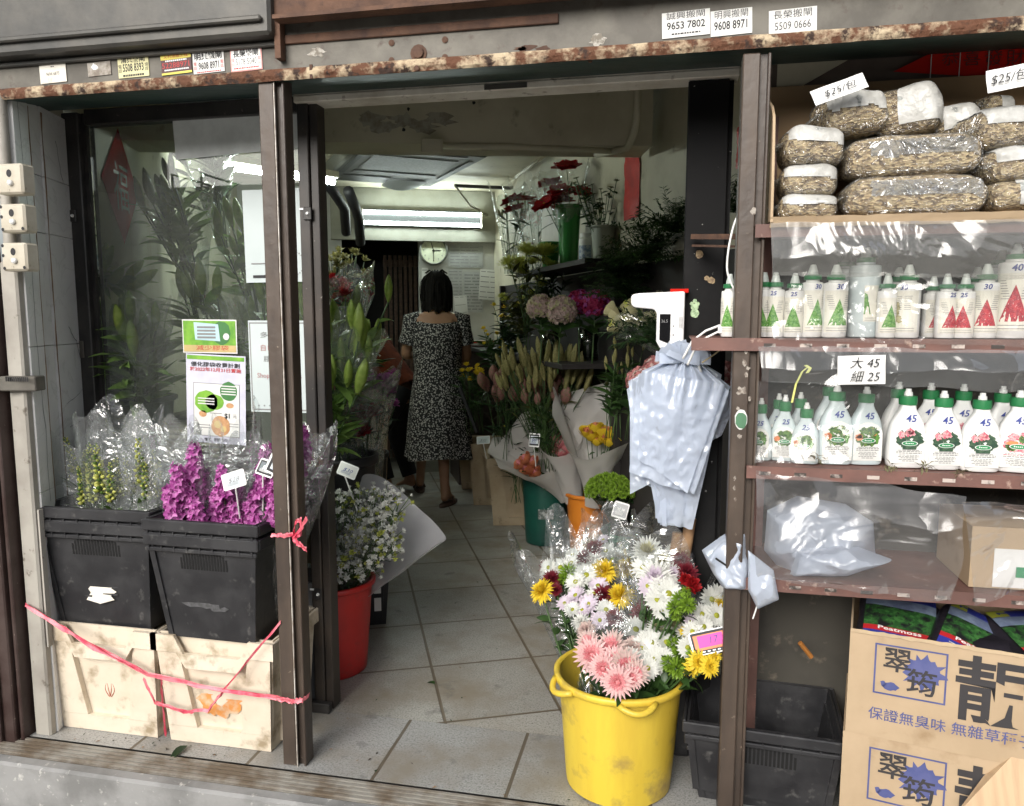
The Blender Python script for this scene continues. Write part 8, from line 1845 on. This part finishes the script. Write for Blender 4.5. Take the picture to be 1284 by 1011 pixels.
mb = MB(); mb.box((lx + .05, -.0045, lz + lh * .28), (.30, -.003, lz + lh * .55)); mb.use(1).text('GR', .020, frame((lx + .085, -.0055, lz + lh * .415), (1, 0, 0), (0, -1, 0)), 1, shear=.2, bold=.02); mb.build('logo', [mat('logo_green', (.03, .28, .12), .5), M_['whiteplastic']], t)
# ---------------------------------------------------------------- boxes and crates on the ground
exb = V((math.cos(R_(-13)), math.sin(R_(-13)), 0)); ob_ = PZ(1050, 1050); zL = PY(1056, 916, ob_.y).z; zT = PY(1062, 788, ob_.y).z
M_['printblue'] = mat('blue_box_print', (.055, .07, .20), .7, (.09, .10, .24), 14); M_['printdark'] = mat('dark_box_print', (.035, .032, .034), .7)
def boxprint(t, w, h, part):
    F = lambda x, z, d=.0012: frame((x, -d, z), (1, 0, 0), (0, -1, 0)); mb = MB(); k = h / .245
    a, b, c, d = .052 * k, .195 * k, .105 * k, .222 * k
    for (x0, z0, x1, z1) in ((a, c, b, c + .004), (a, d - .004, b, d), (a, c + .0041, a + .004, d - .0041), (b - .004, c + .0041, b, d - .0041)): mb.box((x0, -.0012, z0), (x1, -.0006, z1), mi=0)
    q = random.Random(5); pts = []
    for j in range(40):
        th = 2 * pi * j / 40; r = .034 * k * (1 + (q.uniform(.12, .5) if j % 3 == 0 else q.uniform(-.12, .05))); pts.append((r * math.cos(th), r * .95 * math.sin(th)))
    mb.add([(x, z, 0) for x, z in pts], [tuple(range(40))], F(.148 * k, .170 * k, .0009), 0)
    mb.add([(x, z, 0) for x, z in splat(.014 * k, 16, .18, q, sx=1.1, sy=.7)], [tuple(range(16))], F(.088 * k, .126 * k, .0009), 0); mb.add([(x, z, 0) for x, z in splat(.006 * k, 10, .3, q)], [tuple(range(10))], F(.072 * k, .130 * k, .0009), 0)
    mb.text('翠', .060 * k, F(.098 * k, .185 * k, .0016), 1, bold=.012); mb.text('筠', .062 * k, F(.148 * k, .142 * k, .0016), 1, bold=.012); mb.text('靚', .155 * k, F(.285 * k, .142 * k, .0014), 1, bold=.018); mb.text('土', .15 * k, F(.46 * k, .142 * k, .0014), 1, bold=.018)
    mb.text('保證無臭味 無雜草種子 無蟲卵', .031 * k, F(.045 * k, .055 * k, .0014), 0, align='LEFT', bold=.004)
    mb.build('print', [M_['printblue'], M_['printdark']], t)
BW_, BD_ = .62, .36
lo = carton('lower cardboard box of potting soil with blue and black print', V((ob_.x, ob_.y, 0)), exb, BW_, BD_, zL, M_['card'], grp='printed potting soil boxes'); boxprint(lo, BW_, zL, 0)
up = carton('upper open cardboard box of soil bags with blue and black print', V((ob_.x + .004, ob_.y - .003, zL + .001)), exb, BW_, BD_, zT - zL, M_['card'], True, grp='printed potting soil boxes'); boxprint(up, BW_, zT - zL, 0)
mb = MB(); hh = PY(1200, 735, .2).z - zT
mb.add(*_slab([(0, BD_ - .006, zT - zL), (BW_, BD_ - .006, zT - zL), (BW_, BD_ + .02, zT - zL + hh), (.0, BD_ + .02, zT - zL + hh)], V((0, .004, 0)))); mb.build('raised_flap', M_['card'], up)
mb = MB()
mb.grid(lambda a, b: V((BW_ * a, -.003 - .002 * b, zT - zL - .006 + .010 * b + .004 * noise.noise(V((a * 30, b, 1))))), 50, 2); mb.build('torn_edge', mat('torn_card_edge', (.55, .42, .27), .8), up)
a, b, c, d = [PY(u, v, -.05 - e) for u, v, e in ((1262, 938, 0), (1310, 905, .02), (1310, 1015, .1), (1205, 1015, .08))]
mb = MB(); mb.add(*_slab([d, c, b, a], V((0, .006, 0)))); tag(mb.build('loose_cardboard', mat('ribbed_cardboard', (.50, .36, .22), .8, (.44, .30, .18), 60, stretch=(1, .1, .1))), 'loose cardboard flap leaning on the lower soil box', 'cardboard')
# soil bags in the open box
M_['soilblack'] = mat('black_soil_bag', (.012, .011, .014), .3, (.025, .022, .03), 6, bump=.3, bscale=20); M_['soilpic'] = mat('printed_seedlings', (.02, .075, .02), .4, (.05, .16, .04), 70, .45, .55, (.012, .012, .014), 36, .48, .58)
M_['soilblue'] = mat('bag_blue', (.03, .04, .26), .35); M_['soilsky'] = mat('bag_sky', (.22, .28, .38), .35, (.12, .15, .24), 20); M_['soilred'] = mat('bag_red', (.42, .02, .025), .35); M_['soilyel'] = mat('bag_lime', (.42, .45, .05), .4)
def soil(label, c, w, d, M, seed):
    t = thing('soil_bag', label, 'soil bag', M=Matrix.Translation(c) @ M, group='soil bags in the open cardboard box'); h = .05
    pb = pillow(w, d, h, seed, 1, .02); pb.build('body', M_['soilblack'], t, True); mb = MB()
    def top(x, y): return h / 2 * (max(0, 1 - (2 * abs(x) / w) ** 5) ** .35) * (max(0, 1 - (2 * abs(y) / d) ** 5) ** .35) * 1.06 + .0015
    def band(y0, y1, x0, x1, mi, o, n=8):
        for k in range(n): xa, xb = x0 + (x1 - x0) * k / n, x0 + (x1 - x0) * (k + 1) / n; mb.add([(xa, y0, top(xa, y0) + o), (xb, y0, top(xb, y0) + o), (xb, y1, top(xb, y1) + o), (xa, y1, top(xa, y1) + o)], [(0, 1, 2, 3)], None, mi)
    X = w * .42
    ys = [-.44, -.30, -.22, .14, .30, .44]
    for i, mi in enumerate((0, 2, 1, 3, 0)):
        n = 3
        for j in range(n): y0 = d * (ys[i] + (ys[i + 1] - ys[i]) * j / n); y1 = d * (ys[i] + (ys[i + 1] - ys[i]) * (j + 1) / n); band(y0, y1, -X, X, mi, .001)
    band(-d * .42, -d * .31, -X * .8, X * .6, 0, .0016); mb.text('Peatmoss', .020, T(0, -d * .26, h / 2 * 1.06 + .0045), 5, bold=.02, width=w * .5)
    for k in range(2): mb.box((-w * .3, -d * (.36 + .04 * k), h / 2 * 1.02 + .003), (w * .3, -d * (.35 + .04 * k), h / 2 * 1.02 + .0035), mi=5)
    band(d * .30, d * .44, -X, -X * .55, 4, .002, 3); mb.build('printed_panel', [M_['soilblue'], M_['soilpic'], M_['soilred'], M_['soilsky'], M_['soilyel'], M_['whiteplastic']], t, True)
rzb = R_(-13); UB = up.location
def ub(x, y, z): return UB + V((x * exb.x - y * exb.y, x * exb.y + y * exb.x, z))
zt_ = zT - zL
soil('black soil bag with green seedling picture, fully visible at the left in the box', ub(.115, .15, zt_ - .028), .20, .25, Matrix.Rotation(rzb - .05, 4, 'Z') @ RX(.28) @ Matrix.Rotation(.06, 4, 'Y'), 1)
soil('black soil bag tilted in the middle of the open box', ub(.29, .13, zt_ - .04), .20, .24, Matrix.Rotation(rzb - .25, 4, 'Z') @ RX(.22) @ Matrix.Rotation(.35, 4, 'Y'), 2)
soil('black soil bag with lime corner patch at the right in the open box', ub(.45, .16, zt_ - .018), .24, .26, Matrix.Rotation(rzb + .35, 4, 'Z') @ RX(.14) @ Matrix.Rotation(-.06, 4, 'Y'), 3)
mb = MB(); fx = ub(.3, .18, 0)
tb = thing('soil_bag', 'flat black soil bag lying under the others in the open box', 'soil bag', M=Matrix.Translation(ub(.30, .18, zt_ * .5)) @ Matrix.Rotation(rzb, 4, 'Z'), group='soil bags in the open cardboard box'); pillow(.56, .32, zt_ * .9, 4, 1, .02).build('body', M_['soilblack'], tb, True)
# black crates in front of the shelf
zc2 = PY(960, 905, .1).z; p0 = PZ(985, 1003)
put_crate('empty black plastic crate, upper one beside the cardboard boxes', .262, .03, zc2 - .20, .40, .30, .21, M_['crateblack'], 'black crates under the shelf unit', R_(-4), tp=.02, rimh=.03)
put_crate('black plastic crate, lower one beside the cardboard boxes', .262, .05, 0, .385, .29, zc2 - .03, M_['crateblack'], 'black crates under the shelf unit', R_(-4), tp=.03)
mb = MB(); a = PY(1003, 806, .24); mb.tube([a, a + V((.035, .01, -.045))], .007, 8); tag(mb.build('wood_peg', mat('orange_wood', (.42, .17, .04), .5)), 'short orange-brown wooden peg in the dark behind the crates', 'peg')
mb = MB(); mb.tube([PY(950, 758, -.02), PY(944, 776, -.02)], .002, 6); tag(mb.build('white_cord', M_['whiteplastic']), 'short white cord end hanging beside the brown post', 'cord')
# ================================================================ the other side of the street (seen in the window glass)
t = thing('opposite_building', 'weathered building across the street, seen reflected in the shop window', 'building', (0, -13, -.16))
mb = MB(); mb.box((-14, -4, 0), (12, 0, 4.4)); mb.build('wall', mat('opposite_wall', (.10, .09, .08), .8, (.07, .06, .055), 2), t)
for k in range(7):
    mb = MB(); mb.box((-13 + 3.5 * k, .003, .1), (-10.2 + 3.5 * k, .05, 2.3)); mb.build('shop_opening', (M_['darkvoid'], M_['tealbin'], M_['darkvoid'], M_['rackwood'])[k % 4], t)
    mb = MB(); mb.add(*_slab([(-13.2 + 3.5 * k, .9, 2.45), (-10.0 + 3.5 * k, .9, 2.45), (-10.0 + 3.5 * k, .05, 2.85), (-13.2 + 3.5 * k, .05, 2.85)], V((0, 0, .03)))); mb.build('awning', (M_['dirtywhite'], M_['street'], M_['green_under'])[k % 3], t)
def refl(u, v, Y=-7.4):
    p = PY(u, v, .362); k = ray(u, v); return p + V((k.x, -k.y, k.z)) * ((.362 - Y) / k.y)
for (u0, v0, u1, v1, m, s, lab) in ((205, 328, 235, 350, M_['inkred'], '請入店', 'red hanging shop sign across the street'), (234, 308, 277, 344, mat('pale_teal_sign', (.45, .62, .56), .5), 'TEL 2151 7262', 'pale teal hanging shop sign across the street')):
    a, b = refl(u1, v0), refl(u0, v1); x0, x1 = min(a.x, b.x), max(a.x, b.x); z0, z1 = min(a.z, b.z), max(a.z, b.z)
    t = thing('shop_sign', lab, 'sign', ((x0 + x1) / 2, -7.4, (z0 + z1) / 2), pi); w, h = x1 - x0, z1 - z0
    mb = MB(); mb.box((-w / 2, 0, -h / 2), (w / 2, .06, h / 2)); mb.build('board', m, t); mb = MB(); mb.text(s, h * .3, frame((0, -.004, 0), (1, 0, 0), (0, -1, 0)), 0, width=w * .85); mb.build('lettering', M_['whiteplastic'] if m is M_['inkred'] else M_['black'], t)
    mb = MB(); mb.tube([(0, .03, h / 2), (0, .03, 3.4 - t.location.z), (0, 1.1, 3.4 - t.location.z)], .02, 6); mb.build('bracket_arm', M_['darksteel'], t)

# bits of leaf, petal and grit swept against the step, the crates and the buckets
mb = MB(); q = random.Random(21)
for k in range(90):
    a = q.random()
    if a < .4: x, y = q.uniform(-1.98, -1.2), q.uniform(-.02, .06)
    elif a < .6: x, y = q.uniform(-1.2, .1), q.uniform(-.02, .12)
    elif a < .8: x, y = -1.16 + q.gauss(0, .1), .42 + q.gauss(0, .06)
    else: x, y = q.uniform(-1.0, -.2), q.uniform(.2, 2.2)
    s = q.uniform(.005, .016); mb.use(q.randrange(3)); leaf(mb, T(x, y, .003) @ RZ(q.uniform(0, 6.3)), s, s * q.uniform(.2, .6), .3, mb.mi, .25, 2)
tag(mb.build('plant_litter', [M_['grime'], G_['leafdk'], mat('dark_grit', (.05, .04, .03), .9)]), kind='stuff')
# ================================================================ light and render
w = bpy.data.worlds.new('World'); sc.world = w; w.use_nodes = True
nt = w.node_tree; bg = nt.nodes['Background']
sky = nt.nodes.new('ShaderNodeTexSky'); sky.sky_type = 'NISHITA'; sky.sun_disc = False
SUN_EL, SUN_AZ = R_(29), R_(194)
sky.sun_elevation = SUN_EL; sky.sun_rotation = SUN_AZ; sky.air_density = 1.0; sky.dust_density = 4.0; sky.ozone_density = 1
hs = nt.nodes.new('ShaderNodeHueSaturation'); hs.inputs['Saturation'].default_value = .3; nt.links.new(sky.outputs[0], hs.inputs['Color']); nt.links.new(hs.outputs[0], bg.inputs[0]); bg.inputs[1].default_value = .115
sun = bpy.data.lights.new('sun', 'SUN'); so = bpy.data.objects.new('sun', sun); COL.objects.link(so)
sun.energy = 1.5; sun.angle = R_(35); sun.color = (1, .96, .9)
sd = V((math.sin(SUN_AZ) * math.cos(SUN_EL), math.cos(SUN_AZ) * math.cos(SUN_EL), math.sin(SUN_EL)))
so.rotation_euler = sd.to_track_quat('Z', 'Y').to_euler()
sc.view_settings.view_transform = 'Standard'; sc.view_settings.look = 'None'; sc.view_settings.exposure = .88; sc.view_settings.gamma = 1
sc.render.engine = 'CYCLES'
cy = sc.cycles; cy.max_bounces = 7; cy.diffuse_bounces = 4; cy.glossy_bounces = 3; cy.transmission_bounces = 4; cy.transparent_max_bounces = 28
cy.caustics_reflective = False; cy.caustics_refractive = False; cy.use_denoising = True; cy.sample_clamp_indirect = 4
sc.render.film_transparent = False
